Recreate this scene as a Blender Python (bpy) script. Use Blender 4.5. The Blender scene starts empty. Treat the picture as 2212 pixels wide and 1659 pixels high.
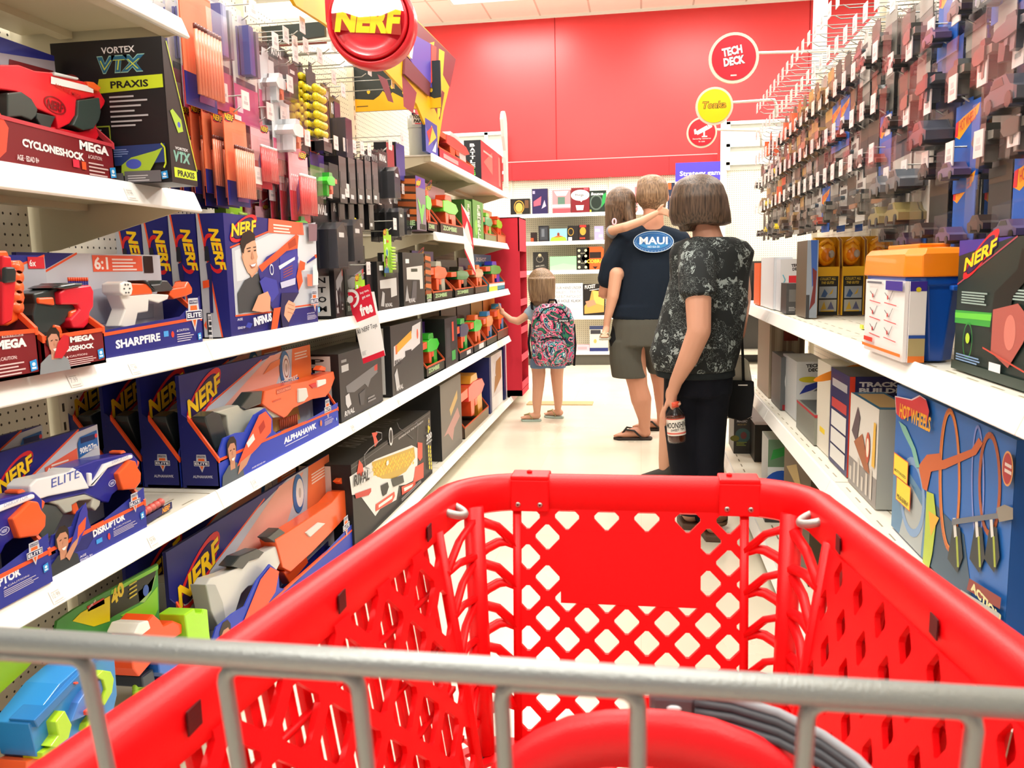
import bpy, bmesh, math, random
from mathutils import Matrix, Vector, noise
rnd = random.Random(7)
PI = math.pi
SC = bpy.context.scene
COL = SC.collection

# ------------------------------------------------------------------ camera, ambient fill, lamps, exposure
FX, CX, CY, CAMZ = 1789.0, 1106.0, 829.5, 1.2
_d = Vector(((1385 - CX) / FX, -(573 - CY) / FX, -1.0)).normalized()      # the aisle direction seen by the camera
_z = (Vector((0, 1, 0)) - _d * _d.y).normalized()
_x = _d.cross(_z)
RC = Matrix((_x, _d, _z))                                                   # camera space -> world
cam_data = bpy.data.cameras.new('camera')
cam_data.sensor_width = 36.0
cam_data.lens = 36.0 * FX / 2212.0
cam_data.clip_start = 0.02
cam = bpy.data.objects.new('camera', cam_data)
COL.objects.link(cam)
cam.matrix_world = Matrix.Translation((0, 0, CAMZ)) @ RC.to_4x4()
SC.camera = cam
cam_data.dof.use_dof = True
cam_data.dof.focus_distance = 3.4
cam_data.dof.aperture_fstop = 16.0
SC.view_settings.view_transform = 'Standard'
SC.view_settings.look = 'None'
SC.view_settings.exposure = -0.3
SC.view_settings.gamma = 1.0
SC.view_settings.use_curve_mapping = False
world = bpy.data.worlds.new('ambient_fill')  # even white background added as soft fill for the unseen rest of the store
SC.world = world
world.use_nodes = True
world.node_tree.nodes['Background'].inputs[0].default_value = (1.0, 0.97, 0.93, 1)
world.node_tree.nodes['Background'].inputs[1].default_value = 0.45
CEIL = 4.25
TROFFERS = [(-4.0, -0.6), (-1.2, -0.6), (1.6, -0.6), (-4.0, 1.8), (-0.6, 1.8), (2.2, 1.8), (-4.0, 4.2), (-0.6, 4.2), (2.2, 4.2),
            (-4.0, 6.6), (-0.6, 6.6), (2.2, 6.6), (-4.3, 9.6), (-1.55, 9.55), (0.75, 8.9), (3.2, 8.9)]
for i, (x, y) in enumerate(TROFFERS):
    ld = bpy.data.lights.new('troffer_lamp', 'AREA')
    ld.shape = 'RECTANGLE'
    ld.size, ld.size_y = 1.15, 0.56
    ld.energy = 92 if y < 8 else 105
    ld.color = (1.0, 0.965, 0.90)
    lo = bpy.data.objects.new('troffer_lamp', ld)
    lo.location = (x, y, CEIL - 0.06)
    COL.objects.link(lo)


def at(px, py, Y):
    'world point on the upright plane Y seen at photo pixel px, py'
    v = RC @ Vector(((px - CX) / FX, -(py - CY) / FX, -1.0))
    return Vector((0, 0, CAMZ)) + v * (Y / v.y)


def atX(px, py, X):
    'world point on the lengthwise plane X seen at photo pixel px, py'
    v = RC @ Vector(((px - CX) / FX, -(py - CY) / FX, -1.0))
    return Vector((0, 0, CAMZ)) + v * (X / v.x)


# ------------------------------------------------------------------ materials
def lin(c):
    if isinstance(c, str):
        c = [int(c[i:i + 2], 16) / 255 for i in (0, 2, 4)]
    return tuple((x / 12.92 if x <= 0.04045 else ((x + 0.055) / 1.055) ** 2.4) for x in c)


MATS = {}


def base_mat(name, rough=0.5, metal=0.0, attr=True, color='ffffff', coat=0.0, bump=0.0, bscale=200, spec=0.5):
    m = bpy.data.materials.new(name)
    m.use_nodes = True
    nt = m.node_tree
    b = nt.nodes['Principled BSDF']
    b.inputs['Roughness'].default_value = rough
    b.inputs['Metallic'].default_value = metal
    b.inputs['Coat Weight'].default_value = coat
    b.inputs['Specular IOR Level'].default_value = spec
    if attr:
        a = nt.nodes.new('ShaderNodeAttribute')
        a.attribute_name = 'Col'
        nt.links.new(a.outputs['Color'], b.inputs['Base Color'])
    else:
        b.inputs['Base Color'].default_value = (*lin(color), 1)
    if bump:
        n = nt.nodes.new('ShaderNodeTexNoise')
        n.inputs['Scale'].default_value = bscale
        tc = nt.nodes.new('ShaderNodeTexCoord')
        nt.links.new(tc.outputs['Object'], n.inputs['Vector'])
        bu = nt.nodes.new('ShaderNodeBump')
        bu.inputs['Strength'].default_value = bump
        bu.inputs['Distance'].default_value = 0.002
        nt.links.new(n.outputs['Fac'], bu.inputs['Height'])
        nt.links.new(bu.outputs['Normal'], b.inputs['Normal'])
    MATS[name] = m
    return m


base_mat('card', 0.42, spec=0.35)
base_mat('plastic', 0.28, coat=0.15)
base_mat('cart', 0.44, bump=0.12, bscale=700, spec=0.4)
base_mat('matte', 0.75, spec=0.3)
base_mat('enamel', 0.33)
base_mat('steel', 0.35, metal=0.9)
base_mat('zinc', 0.45, metal=0.7, bump=0.25, bscale=900)
base_mat('skin', 0.55, bump=0.08, bscale=300)
base_mat('cloth', 0.9, bump=0.35, bscale=450, spec=0.2)
base_mat('rubber', 0.6)
m = base_mat('clear', 0.08)
nt = m.node_tree
nt.nodes.clear()
out = nt.nodes.new('ShaderNodeOutputMaterial')
mix = nt.nodes.new('ShaderNodeMixShader')
tr = nt.nodes.new('ShaderNodeBsdfTransparent')
gl = nt.nodes.new('ShaderNodeBsdfGlossy')
gl.inputs['Roughness'].default_value = 0.22
lw = nt.nodes.new('ShaderNodeLayerWeight')
lw.inputs['Blend'].default_value = 0.35
mp = nt.nodes.new('ShaderNodeMath')
mp.operation = 'MULTIPLY_ADD'
mp.inputs[1].default_value = 0.17
mp.inputs[2].default_value = 0.03
nt.links.new(lw.outputs['Facing'], mp.inputs[0])
nt.links.new(mp.outputs[0], mix.inputs[0])
nt.links.new(tr.outputs[0], mix.inputs[1])
nt.links.new(gl.outputs[0], mix.inputs[2])
nt.links.new(mix.outputs[0], out.inputs[0])
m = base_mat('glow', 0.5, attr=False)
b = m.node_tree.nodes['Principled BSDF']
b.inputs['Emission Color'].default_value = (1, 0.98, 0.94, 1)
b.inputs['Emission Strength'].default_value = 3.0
# amber liquid
m = base_mat('tea', 0.1, attr=False, color='5a1e08')
m.node_tree.nodes['Principled BSDF'].inputs['Transmission Weight'].default_value = 0.4
# hair: fine strand streaks along the local z axis
def hair_mat(name, c1, c2):
    m = base_mat(name, 0.45, attr=False)
    nt = m.node_tree
    tc = nt.nodes.new('ShaderNodeTexCoord')
    mp = nt.nodes.new('ShaderNodeMapping')
    mp.inputs['Scale'].default_value = (160, 160, 7)
    n = nt.nodes.new('ShaderNodeTexNoise')
    n.inputs['Scale'].default_value = 1.0
    n.inputs['Detail'].default_value = 3
    r = nt.nodes.new('ShaderNodeValToRGB')
    r.color_ramp.elements[0].position = 0.35
    r.color_ramp.elements[0].color = (*lin(c1), 1)
    r.color_ramp.elements[1].position = 0.68
    r.color_ramp.elements[1].color = (*lin(c2), 1)
    bu = nt.nodes.new('ShaderNodeBump')
    bu.inputs['Strength'].default_value = 0.5
    bu.inputs['Distance'].default_value = 0.004
    b = nt.nodes['Principled BSDF']
    nt.links.new(tc.outputs['Object'], mp.inputs[0])
    nt.links.new(mp.outputs[0], n.inputs['Vector'])
    nt.links.new(n.outputs['Fac'], r.inputs[0])
    nt.links.new(r.outputs[0], b.inputs['Base Color'])
    nt.links.new(n.outputs['Fac'], bu.inputs['Height'])
    nt.links.new(bu.outputs[0], b.inputs['Normal'])


hair_mat('hair_bob', '2c2019', '66503f')
hair_mat('hair_man', '5c4430', 'a08060')
hair_mat('hair_girl', '5c4530', '9c8060')
hair_mat('hair_long', '3c2c20', '7a5f48')


def ramp_mat(name, scale, stops, dist=1.5, rough=0.9, voro=True, detail=2):
    m = base_mat(name, rough, attr=False)
    nt = m.node_tree
    tc = nt.nodes.new('ShaderNodeTexCoord')
    n = nt.nodes.new('ShaderNodeTexNoise')
    n.inputs['Scale'].default_value = scale
    n.inputs['Detail'].default_value = detail
    n.inputs['Distortion'].default_value = dist
    r = nt.nodes.new('ShaderNodeValToRGB')
    r.color_ramp.interpolation = 'CONSTANT'
    while len(r.color_ramp.elements) < len(stops):
        r.color_ramp.elements.new(0.5)
    for e, (p, c) in zip(r.color_ramp.elements, stops):
        e.position = p
        e.color = (*lin(c), 1)
    nt.links.new(tc.outputs['Object'], n.inputs['Vector'])
    nt.links.new(n.outputs['Fac'], r.inputs[0])
    nt.links.new(r.outputs[0], nt.nodes['Principled BSDF'].inputs['Base Color'])


ramp_mat('backpack_print', 7, [(0, '1c2a5a'), (0.36, '2f7f5c'), (0.41, '101830'), (0.45, 'e05c84'), (0.495, 'f2b8c4'), (0.52, '14203c'),
                               (0.555, '3aa8a8'), (0.59, 'dfe8ea'), (0.61, '2a3a7c'), (0.66, 'd84a78')], 3.2)


def floral_mat():
    m = base_mat('floral', 0.9, attr=False)
    nt = m.node_tree
    tc = nt.nodes.new('ShaderNodeTexCoord')
    n = nt.nodes.new('ShaderNodeTexNoise')
    n.inputs['Scale'].default_value = 30
    n.inputs['Detail'].default_value = 2
    ma = nt.nodes.new('ShaderNodeMixRGB')
    ma.blend_type = 'ADD'
    ma.inputs[0].default_value = 0.055
    v = nt.nodes.new('ShaderNodeTexVoronoi')
    v.inputs['Scale'].default_value = 17
    v.inputs['Randomness'].default_value = 0.9
    n2 = nt.nodes.new('ShaderNodeTexNoise')
    n2.inputs['Scale'].default_value = 34
    n2.inputs['Distortion'].default_value = 2.5
    n3 = nt.nodes.new('ShaderNodeTexNoise')
    n3.inputs['Scale'].default_value = 11
    for q in (n, n2, n3):
        nt.links.new(tc.outputs['Object'], q.inputs['Vector'])
    nt.links.new(tc.outputs['Object'], ma.inputs[1])
    nt.links.new(n.outputs['Color'], ma.inputs[2])
    nt.links.new(ma.outputs[0], v.inputs['Vector'])
    # petals = voronoi cores cut by noise; sprigs = thin noise bands
    def math_(op, a, b):
        x = nt.nodes.new('ShaderNodeMath')
        x.operation = op
        for i, s in enumerate((a, b)):
            if isinstance(s, (int, float)):
                x.inputs[i].default_value = s
            else:
                nt.links.new(s, x.inputs[i])
        return x.outputs[0]
    core = math_('LESS_THAN', v.outputs['Distance'], 0.37)
    cut = math_('GREATER_THAN', n2.outputs['Fac'], 0.47)
    patch = math_('GREATER_THAN', n3.outputs['Fac'], 0.44)
    petals = math_('MULTIPLY', math_('MULTIPLY', core, cut), patch)
    d = math_('ABSOLUTE', math_('SUBTRACT', n2.outputs['Fac'], 0.5), 0)
    sprig = math_('MULTIPLY', math_('LESS_THAN', d, 0.009), patch)
    fac = math_('MAXIMUM', petals, sprig)
    mx = nt.nodes.new('ShaderNodeMixRGB')
    mx.inputs[1].default_value = (*lin('171b1c'), 1)
    mx.inputs[2].default_value = (*lin('8f9997'), 1)
    nt.links.new(fac, mx.inputs[0])
    nt.links.new(mx.outputs[0], nt.nodes['Principled BSDF'].inputs['Base Color'])


floral_mat()


def peg_mat(name, base, dot, pitch=0.0254, r=0.13, axes=(1, 2)):
    'pegboard: a regular grid of small holes on an off-white board'
    m = base_mat(name, 0.5, attr=False)
    nt = m.node_tree
    tc = nt.nodes.new('ShaderNodeTexCoord')
    sp = nt.nodes.new('ShaderNodeSeparateXYZ')
    nt.links.new(tc.outputs['Object'], sp.inputs[0])
    sq = []
    for ax in axes:
        k = nt.nodes.new('ShaderNodeMath'); k.operation = 'DIVIDE'; k.inputs[1].default_value = pitch
        nt.links.new(sp.outputs[ax], k.inputs[0])
        f = nt.nodes.new('ShaderNodeMath'); f.operation = 'FRACT'
        nt.links.new(k.outputs[0], f.inputs[0])
        s = nt.nodes.new('ShaderNodeMath'); s.operation = 'SUBTRACT'; s.inputs[1].default_value = 0.5
        nt.links.new(f.outputs[0], s.inputs[0])
        p = nt.nodes.new('ShaderNodeMath'); p.operation = 'POWER'; p.inputs[1].default_value = 2
        a = nt.nodes.new('ShaderNodeMath'); a.operation = 'ABSOLUTE'
        nt.links.new(s.outputs[0], a.inputs[0]); nt.links.new(a.outputs[0], p.inputs[0])
        sq.append(p.outputs[0])
    ad = nt.nodes.new('ShaderNodeMath'); ad.operation = 'ADD'
    nt.links.new(sq[0], ad.inputs[0]); nt.links.new(sq[1], ad.inputs[1])
    lt = nt.nodes.new('ShaderNodeMath'); lt.operation = 'LESS_THAN'; lt.inputs[1].default_value = r * r
    nt.links.new(ad.outputs[0], lt.inputs[0])
    mx = nt.nodes.new('ShaderNodeMixRGB')
    mx.inputs[1].default_value = (*lin(base), 1); mx.inputs[2].default_value = (*lin(dot), 1)
    nt.links.new(lt.outputs[0], mx.inputs[0])
    nt.links.new(mx.outputs[0], nt.nodes['Principled BSDF'].inputs['Base Color'])
    return m


peg_mat('pegboard', 'e9e2cf', '3a3226', 0.0254)
peg_mat('pegboard_back', 'efe8d2', '7a705a', 0.0254, 0.17, (0, 2))


def floor_mat():
    m = base_mat('floor_vinyl', 0.22, attr=False, spec=0.45)
    nt = m.node_tree
    tc = nt.nodes.new('ShaderNodeTexCoord')
    br = nt.nodes.new('ShaderNodeTexBrick')
    br.offset = 0.0
    br.inputs['Scale'].default_value = 1.0
    br.inputs['Brick Width'].default_value = 0.6
    br.inputs['Row Height'].default_value = 0.6
    br.inputs['Mortar Size'].default_value = 0.0015
    br.inputs['Color1'].default_value = (*lin('e6dfcc'), 1)
    br.inputs['Color2'].default_value = (*lin('e3dbc6'), 1)
    br.inputs['Mortar'].default_value = (*lin('d8cfba'), 1)
    n = nt.nodes.new('ShaderNodeTexNoise')
    n.inputs['Scale'].default_value = 2.2
    n.inputs['Detail'].default_value = 5
    mx = nt.nodes.new('ShaderNodeMixRGB')
    mx.blend_type = 'MULTIPLY'
    mx.inputs[0].default_value = 0.12
    nt.links.new(tc.outputs['Object'], br.inputs['Vector'])
    nt.links.new(tc.outputs['Object'], n.inputs['Vector'])
    nt.links.new(br.outputs['Color'], mx.inputs[1])
    nt.links.new(n.outputs['Fac'], mx.inputs[2])
    nt.links.new(mx.outputs[0], nt.nodes['Principled BSDF'].inputs['Base Color'])
    rr = nt.nodes.new('ShaderNodeMapRange')
    rr.inputs[3].default_value = 0.16
    rr.inputs[4].default_value = 0.34
    nt.links.new(n.outputs['Fac'], rr.inputs[0])
    nt.links.new(rr.outputs[0], nt.nodes['Principled BSDF'].inputs['Roughness'])


floor_mat()


def ceil_mat():
    m = base_mat('ceiling_tile', 0.85, attr=False)
    nt = m.node_tree
    tc = nt.nodes.new('ShaderNodeTexCoord')
    br = nt.nodes.new('ShaderNodeTexBrick')
    br.offset = 0.0
    br.inputs['Scale'].default_value = 1.0
    br.inputs['Brick Width'].default_value = 0.61
    br.inputs['Row Height'].default_value = 1.22
    br.inputs['Mortar Size'].default_value = 0.012
    br.inputs['Color1'].default_value = (*lin('f4efe6'), 1)
    br.inputs['Color2'].default_value = (*lin('f0eae0'), 1)
    br.inputs['Mortar'].default_value = (*lin('cfc5b8'), 1)
    nt.links.new(tc.outputs['Object'], br.inputs['Vector'])
    nt.links.new(br.outputs['Color'], nt.nodes['Principled BSDF'].inputs['Base Color'])


ceil_mat()


def wall_mat():
    m = base_mat('wall_red', 0.38, attr=False, bump=0.05, bscale=60)
    nt = m.node_tree
    n = nt.nodes.new('ShaderNodeTexNoise')
    n.inputs['Scale'].default_value = 1.3
    r = nt.nodes.new('ShaderNodeValToRGB')
    r.color_ramp.elements[0].color = (*lin('d63034'), 1)
    r.color_ramp.elements[1].color = (*lin('de3a3a'), 1)
    tc = nt.nodes.new('ShaderNodeTexCoord')
    nt.links.new(tc.outputs['Object'], n.inputs['Vector'])
    nt.links.new(n.outputs['Fac'], r.inputs[0])
    nt.links.new(r.outputs[0], nt.nodes['Principled BSDF'].inputs['Base Color'])


wall_mat()


# ------------------------------------------------------------------ mesh builder
def shear_font(txt, shear, bold):
    key = (txt, shear, bold)
    if key in FONTS:
        return FONTS[key]
    cu = bpy.data.curves.new('lettering', 'FONT')
    cu.body = txt
    cu.size = 1
    cu.shear = shear
    cu.offset = bold
    cu.resolution_u = 2
    ob = bpy.data.objects.new('lettering', cu)
    COL.objects.link(ob)
    dg = bpy.context.evaluated_depsgraph_get()
    me = ob.evaluated_get(dg).to_mesh()
    vs = [(v.co.x, v.co.y) for v in me.vertices]
    fs = [tuple(p.vertices) for p in me.polygons]
    ob.evaluated_get(dg).to_mesh_clear()
    COL.objects.unlink(ob)
    bpy.data.objects.remove(ob)
    bpy.data.curves.remove(cu)
    xs = [v[0] for v in vs] or [0, 1]
    ys = [v[1] for v in vs] or [0, 1]
    x0, x1, y0, y1 = min(xs), max(xs), min(ys), max(ys)
    w, h = max(x1 - x0, 1e-4), max(y1 - y0, 1e-4)
    FONTS[key] = ([((x - x0) / w, (y - y0) / h) for x, y in vs], fs, w / h)
    return FONTS[key]


FONTS = {}


class MB:
    def __init__(s, col='ffffff', mat='card'):
        s.v, s.f, s.c, s.m, s.s = [], [], [], [], []
        s.mats = []
        s.col, s.mat = col, mat
        s.M = Matrix.Identity(4)

    def add(s, vs, fs, col=None, mat=None, smooth=False):
        col = lin(col if col is not None else s.col)
        mat = mat or s.mat
        if mat not in s.mats:
            s.mats.append(mat)
        k = s.mats.index(mat)
        b = len(s.v)
        s.v += [s.M @ Vector(p) for p in vs]
        for f in fs:
            s.f.append([b + i for i in f])
            s.c.append(col)
            s.m.append(k)
            s.s.append(smooth)
        return s

    def box(s, x0, y0, z0, x1, y1, z1, col=None, mat=None):
        vs = [(x, y, z) for z in (z0, z1) for y in (y0, y1) for x in (x0, x1)]
        return s.add(vs, [(0, 2, 3, 1), (4, 5, 7, 6), (0, 1, 5, 4), (2, 6, 7, 3), (0, 4, 6, 2), (1, 3, 7, 5)], col, mat)

    def prism(s, pts, y0, y1, col=None, mat=None, plane='xz'):
        'outline in the plane, extruded along the third axis'
        n = len(pts)
        if plane == 'xz':
            a = [(p[0], y0, p[1]) for p in pts]
            b = [(p[0], y1, p[1]) for p in pts]
        elif plane == 'xy':
            a = [(p[0], p[1], y0) for p in pts]
            b = [(p[0], p[1], y1) for p in pts]
        else:
            a = [(y0, p[0], p[1]) for p in pts]
            b = [(y1, p[0], p[1]) for p in pts]
        return s.add(a + b, [tuple(range(n)), tuple(range(2 * n - 1, n - 1, -1))] + [(i, i + n, (i + 1) % n + n, (i + 1) % n) for i in range(n)], col, mat)

    def tube(s, path, r, n=8, col=None, mat=None, closed=False, flat=1.0, up=None):
        path = [Vector(p) for p in path]
        R = r if isinstance(r, (list, tuple)) else [r] * len(path)
        N = len(path)
        vs = []
        a = None
        for i, p in enumerate(path):
            t = (path[(i + 1) % N] - path[i - 1]) if closed else (path[min(i + 1, N - 1)] - path[max(i - 1, 0)])
            t = t.normalized() if t.length > 1e-9 else Vector((0, 0, 1))
            if a is None:
                a = t.orthogonal().normalized() if up is None else Vector(up)
            a = (a - t * a.dot(t))
            a = a.normalized() if a.length > 1e-6 else t.orthogonal().normalized()
            b = t.cross(a)
            for k in range(n):
                q = 2 * PI * k / n
                vs.append(p + (a * math.cos(q) * flat + b * math.sin(q)) * R[i])
        fs = []
        for i in range(N if closed else N - 1):
            j = (i + 1) % N
            for k in range(n):
                l = (k + 1) % n
                fs.append((i * n + k, i * n + l, j * n + l, j * n + k))
        if not closed:
            fs += [tuple(range(n - 1, -1, -1)), tuple((N - 1) * n + k for k in range(n))]
        return s.add(vs, fs, col, mat, True)

    def lathe(s, prof, n=20, col=None, mat=None, c=(0, 0, 0), smooth=True):
        'profile of (radius, height) turned about z'
        vs = []
        for r, z in prof:
            for k in range(n):
                q = 2 * PI * k / n
                vs.append((c[0] + r * math.cos(q), c[1] + r * math.sin(q), c[2] + z))
        fs = [(i * n + k, i * n + (k + 1) % n, (i + 1) * n + (k + 1) % n, (i + 1) * n + k) for i in range(len(prof) - 1) for k in range(n)]
        fs += [tuple(range(n - 1, -1, -1)), tuple((len(prof) - 1) * n + k for k in range(n))]
        return s.add(vs, fs, col, mat, smooth)

    def ball(s, c, r, n=12, m=8, col=None, mat=None):
        r = r if isinstance(r, (tuple, list)) else (r, r, r)
        vs = [(c[0], c[1], c[2] - r[2])]
        for i in range(1, m):
            t = PI * i / m - PI / 2
            for k in range(n):
                q = 2 * PI * k / n
                vs.append((c[0] + r[0] * math.cos(t) * math.cos(q), c[1] + r[1] * math.cos(t) * math.sin(q), c[2] + r[2] * math.sin(t)))
        vs.append((c[0], c[1], c[2] + r[2]))
        L = len(vs) - 1
        fs = [(0, 1 + (k + 1) % n, 1 + k) for k in range(n)]
        for i in range(m - 2):
            for k in range(n):
                a, b = 1 + i * n + k, 1 + i * n + (k + 1) % n
                fs.append((a, b, b + n, a + n))
        fs += [(L, L - n + k, L - n + (k + 1) % n) for k in range(n)]
        return s.add(vs, fs, col, mat, True)

    def mesh(s, name):
        me = bpy.data.meshes.new(name)
        me.from_pydata(s.v, [], s.f)
        for k in s.mats:
            me.materials.append(MATS[k])
        me.polygons.foreach_set('material_index', s.m)
        me.polygons.foreach_set('use_smooth', s.s)
        at_ = me.color_attributes.new('Col', 'FLOAT_COLOR', 'CORNER')
        buf = []
        for f, c in zip(s.f, s.c):
            buf += [c[0], c[1], c[2], 1.0] * len(f)
        at_.data.foreach_set('color', buf)
        me.update()
        return me

    def build(s, name, parent=None, bevel=0, sub=0, loc=None, rz=0, solid=0):
        o = bpy.data.objects.new(name, s.mesh(name))
        COL.objects.link(o)
        if parent:
            o.parent = parent
        if loc is not None:
            o.location = loc
        o.rotation_euler.z = rz
        if solid:
            md = o.modifiers.new('s', 'SOLIDIFY'); md.thickness = solid; md.offset = 0
        if bevel:
            md = o.modifiers.new('b', 'BEVEL'); md.width = bevel; md.segments = 2; md.limit_method = 'ANGLE'; md.angle_limit = 0.7
        if sub:
            md = o.modifiers.new('u', 'SUBSURF'); md.levels = sub; md.render_levels = sub
        return o


class Art:
    'prints flat graphics on one face of a carton: unit coordinates u, v over the face'
    def __init__(s, mb, face, w, h, d, mat='card', off=0.0):
        s.mb, s.mat = mb, mat
        if face == 'front':
            s.o, s.U, s.V, s.N, s.w, s.h = Vector((0, 0, 0)), Vector((1, 0, 0)), Vector((0, 0, 1)), Vector((0, -1, 0)), w, h
        elif face == 'left':       # the end seen on the left gondola: u from the back to the front corner
            s.o, s.U, s.V, s.N, s.w, s.h = Vector((0, d, 0)), Vector((0, -1, 0)), Vector((0, 0, 1)), Vector((-1, 0, 0)), d, h
        elif face == 'right':
            s.o, s.U, s.V, s.N, s.w, s.h = Vector((w, 0, 0)), Vector((0, 1, 0)), Vector((0, 0, 1)), Vector((1, 0, 0)), d, h
        elif face == 'top':
            s.o, s.U, s.V, s.N, s.w, s.h = Vector((0, 0, h)), Vector((1, 0, 0)), Vector((0, 1, 0)), Vector((0, 0, 1)), w, d
        s.z = 0.0004 + off

    def P(s, u, v):
        return s.o + s.U * (u * s.w) + s.V * (v * s.h) + s.N * s.z

    def poly(s, pts, col, mat=None):
        s.mb.add([s.P(*p) for p in pts], [tuple(range(len(pts)))], col, mat or s.mat)
        s.z += 0.00022
        return s

    def rect(s, u0, v0, u1, v1, col, mat=None):
        return s.poly([(u0, v0), (u1, v0), (u1, v1), (u0, v1)], col, mat)

    def ell(s, u, v, ru, rv, col, rot=0, n=24, a0=0, a1=2 * PI, inner=0):
        'ellipse, ring or arc; radii in units of face height'
        k = s.h / s.w
        cr, sr = math.cos(rot), math.sin(rot)
        full = abs(a1 - a0 - 2 * PI) < 1e-6
        ps = []
        for i in range(n + (0 if full else 1)):
            q = a0 + (a1 - a0) * i / n
            x, y = ru * math.cos(q), rv * math.sin(q)
            ps.append((x * cr - y * sr, x * sr + y * cr))
        if inner:
            m = len(ps)
            vs = [s.P(u + x * k, v + y) for x, y in ps] + [s.P(u + x * k * inner, v + y * inner) for x, y in ps]
            fs = [(i, (i + 1) % m, (i + 1) % m + m, i + m) for i in range(m if full else m - 1)]
            s.mb.add(vs, fs, col, s.mat)
            s.z += 0.00022
        else:
            if not full:
                ps.append((0, 0))
            s.poly([(u + x * k, v + y) for x, y in ps], col)
        return s

    def line(s, pts, wd, col):
        'stroke of width wd (units of face height)'
        k = s.h / s.w
        for (a, b), (c, d) in zip(pts[:-1], pts[1:]):
            dx, dy = (c - a) / k, d - b
            L = math.hypot(dx, dy) or 1
            nx, ny = -dy / L * wd / 2 * k, dx / L * wd / 2
            s.mb.add([s.P(a + nx, b + ny), s.P(c + nx, d + ny), s.P(c - nx, d - ny), s.P(a - nx, b - ny)], [(0, 1, 2, 3)], col, s.mat)
        s.z += 0.00022
        return s

    def text(s, t, u, v, w, h, col, shear=0, bold=0.02, rot=0):
        'lettering fitted in the w x h box (unit coordinates) whose lower left corner is u, v; rot turns it about that corner'
        vs, fs, _ = shear_font(t, shear, bold)
        W, H = w * s.w, h * s.h
        cr, sr = math.cos(rot), math.sin(rot)
        pts = []
        for x, y in vs:
            x, y = x * W, y * H
            pts.append(s.P(u, v) + s.U * (x * cr - y * sr) + s.V * (x * sr + y * cr))
        s.mb.add(pts, fs, col, s.mat)
        s.z += 0.00022
        return s

    def lines(s, u, v, w, h, n, col, frac=0.55):
        'small print: n short rules of uneven length'
        for i in range(n):
            y = v + h * i / n
            L = w * (0.72 + 0.28 * rnd.random())
            s.mb.add([s.P(u, y), s.P(u + L, y), s.P(u + L, y + h / n * frac), s.P(u, y + h / n * frac)], [(0, 1, 2, 3)], col, s.mat)
        s.z += 0.00022
        return s

    def nerf(s, u, v, w, h, rot=0.22):
        'slanted yellow logo lettering over a red oval ring'
        k = s.h / s.w
        cu, cv = u + w * 0.55, v + h * 0.55
        s.ell(cu, cv, w * 0.56 / k, h * 0.48, 'd8222c', rot=rot + 0.25, inner=0.78)
        s.ell(cu, cv, w * 0.42 / k, h * 0.34, '2b1650', rot=rot + 0.25)
        vs, fs, _ = shear_font('NERF', 0.25, 0.035)
        for dx, c in ((0.0025, '1c1440'), (0, 'ffd21e')):
            cr, sr = math.cos(rot), math.sin(rot)
            pts = []
            for x, y in vs:
                x, y = (x - 0.5) * w * s.w, (y - 0.5) * h * 0.62 * s.h
                pts.append(s.P(cu, cv) + s.U * (x * cr - y * sr + dx) + s.V * (x * sr + y * cr - dx))
            s.mb.add(pts, fs, c, s.mat)
            s.z += 0.00022
        return s

    def elite(s, u, v, h):
        'shield badge lettered ELITE'
        k = s.h / s.w
        w = h * 0.9 * k
        s.poly([(u - w * .3, v + h * .5), (u + w * .3, v + h * .5), (u + w * .34, v + h * .15), (u, v - h * .5), (u - w * .34, v + h * .15)], 'c9ccd6')
        s.poly([(u - w * .2, v + h * .28), (u + w * .2, v + h * .28), (u + w * .22, v + h * .1), (u, v - h * .38), (u - w * .22, v + h * .1)], 'f06a28')
        s.rect(u - w * .5, v - h * .14, u + w * .5, v + h * .14, 'e6e8f0')
        s.rect(u - w * .47, v - h * .11, u + w * .47, v + h * .11, '1d2050')
        s.text('ELITE', u - w * .43, v - h * .07, w * .86, h * .14, 'f2f4fa', bold=0.03)
        s.rect(u - w * .26, v + h * .34, u + w * .26, v + h * .44, '1d2050')
        s.text('N-STRIKE', u - w * .24, v + h * .36, w * .48, h * .06, 'e6e8f0')
        return s


def tag(o, label, cat, group=None, kind=None):
    if label:
        o['label'] = label
    if cat:
        o['category'] = cat
    if group:
        o['group'] = group
    if kind:
        o['kind'] = kind
    return o


def empty(name, loc=(0, 0, 0), rz=0):
    o = bpy.data.objects.new(name, None)
    o.empty_display_size = 0.05
    COL.objects.link(o)
    o.location = loc
    o.rotation_euler.z = rz
    return o


def dup(root, loc, rz=None, label=None, group=None, tilt=None):
    r = root.copy()
    COL.objects.link(r)
    r.location = loc
    if rz is not None:
        r.rotation_euler.z = rz
    if tilt is not None:
        r.rotation_euler.x = tilt
    if label:
        r['label'] = label
    if group:
        r['group'] = group
    for ch in root.children:
        c = ch.copy()
        COL.objects.link(c)
        c.parent = r
        for g in ch.children:
            e = g.copy()
            COL.objects.link(e)
            e.parent = c
    return r


LROT, RROT = PI / 2, -PI / 2


def struct(o):
    o['kind'] = 'structure'
    return o


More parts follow.
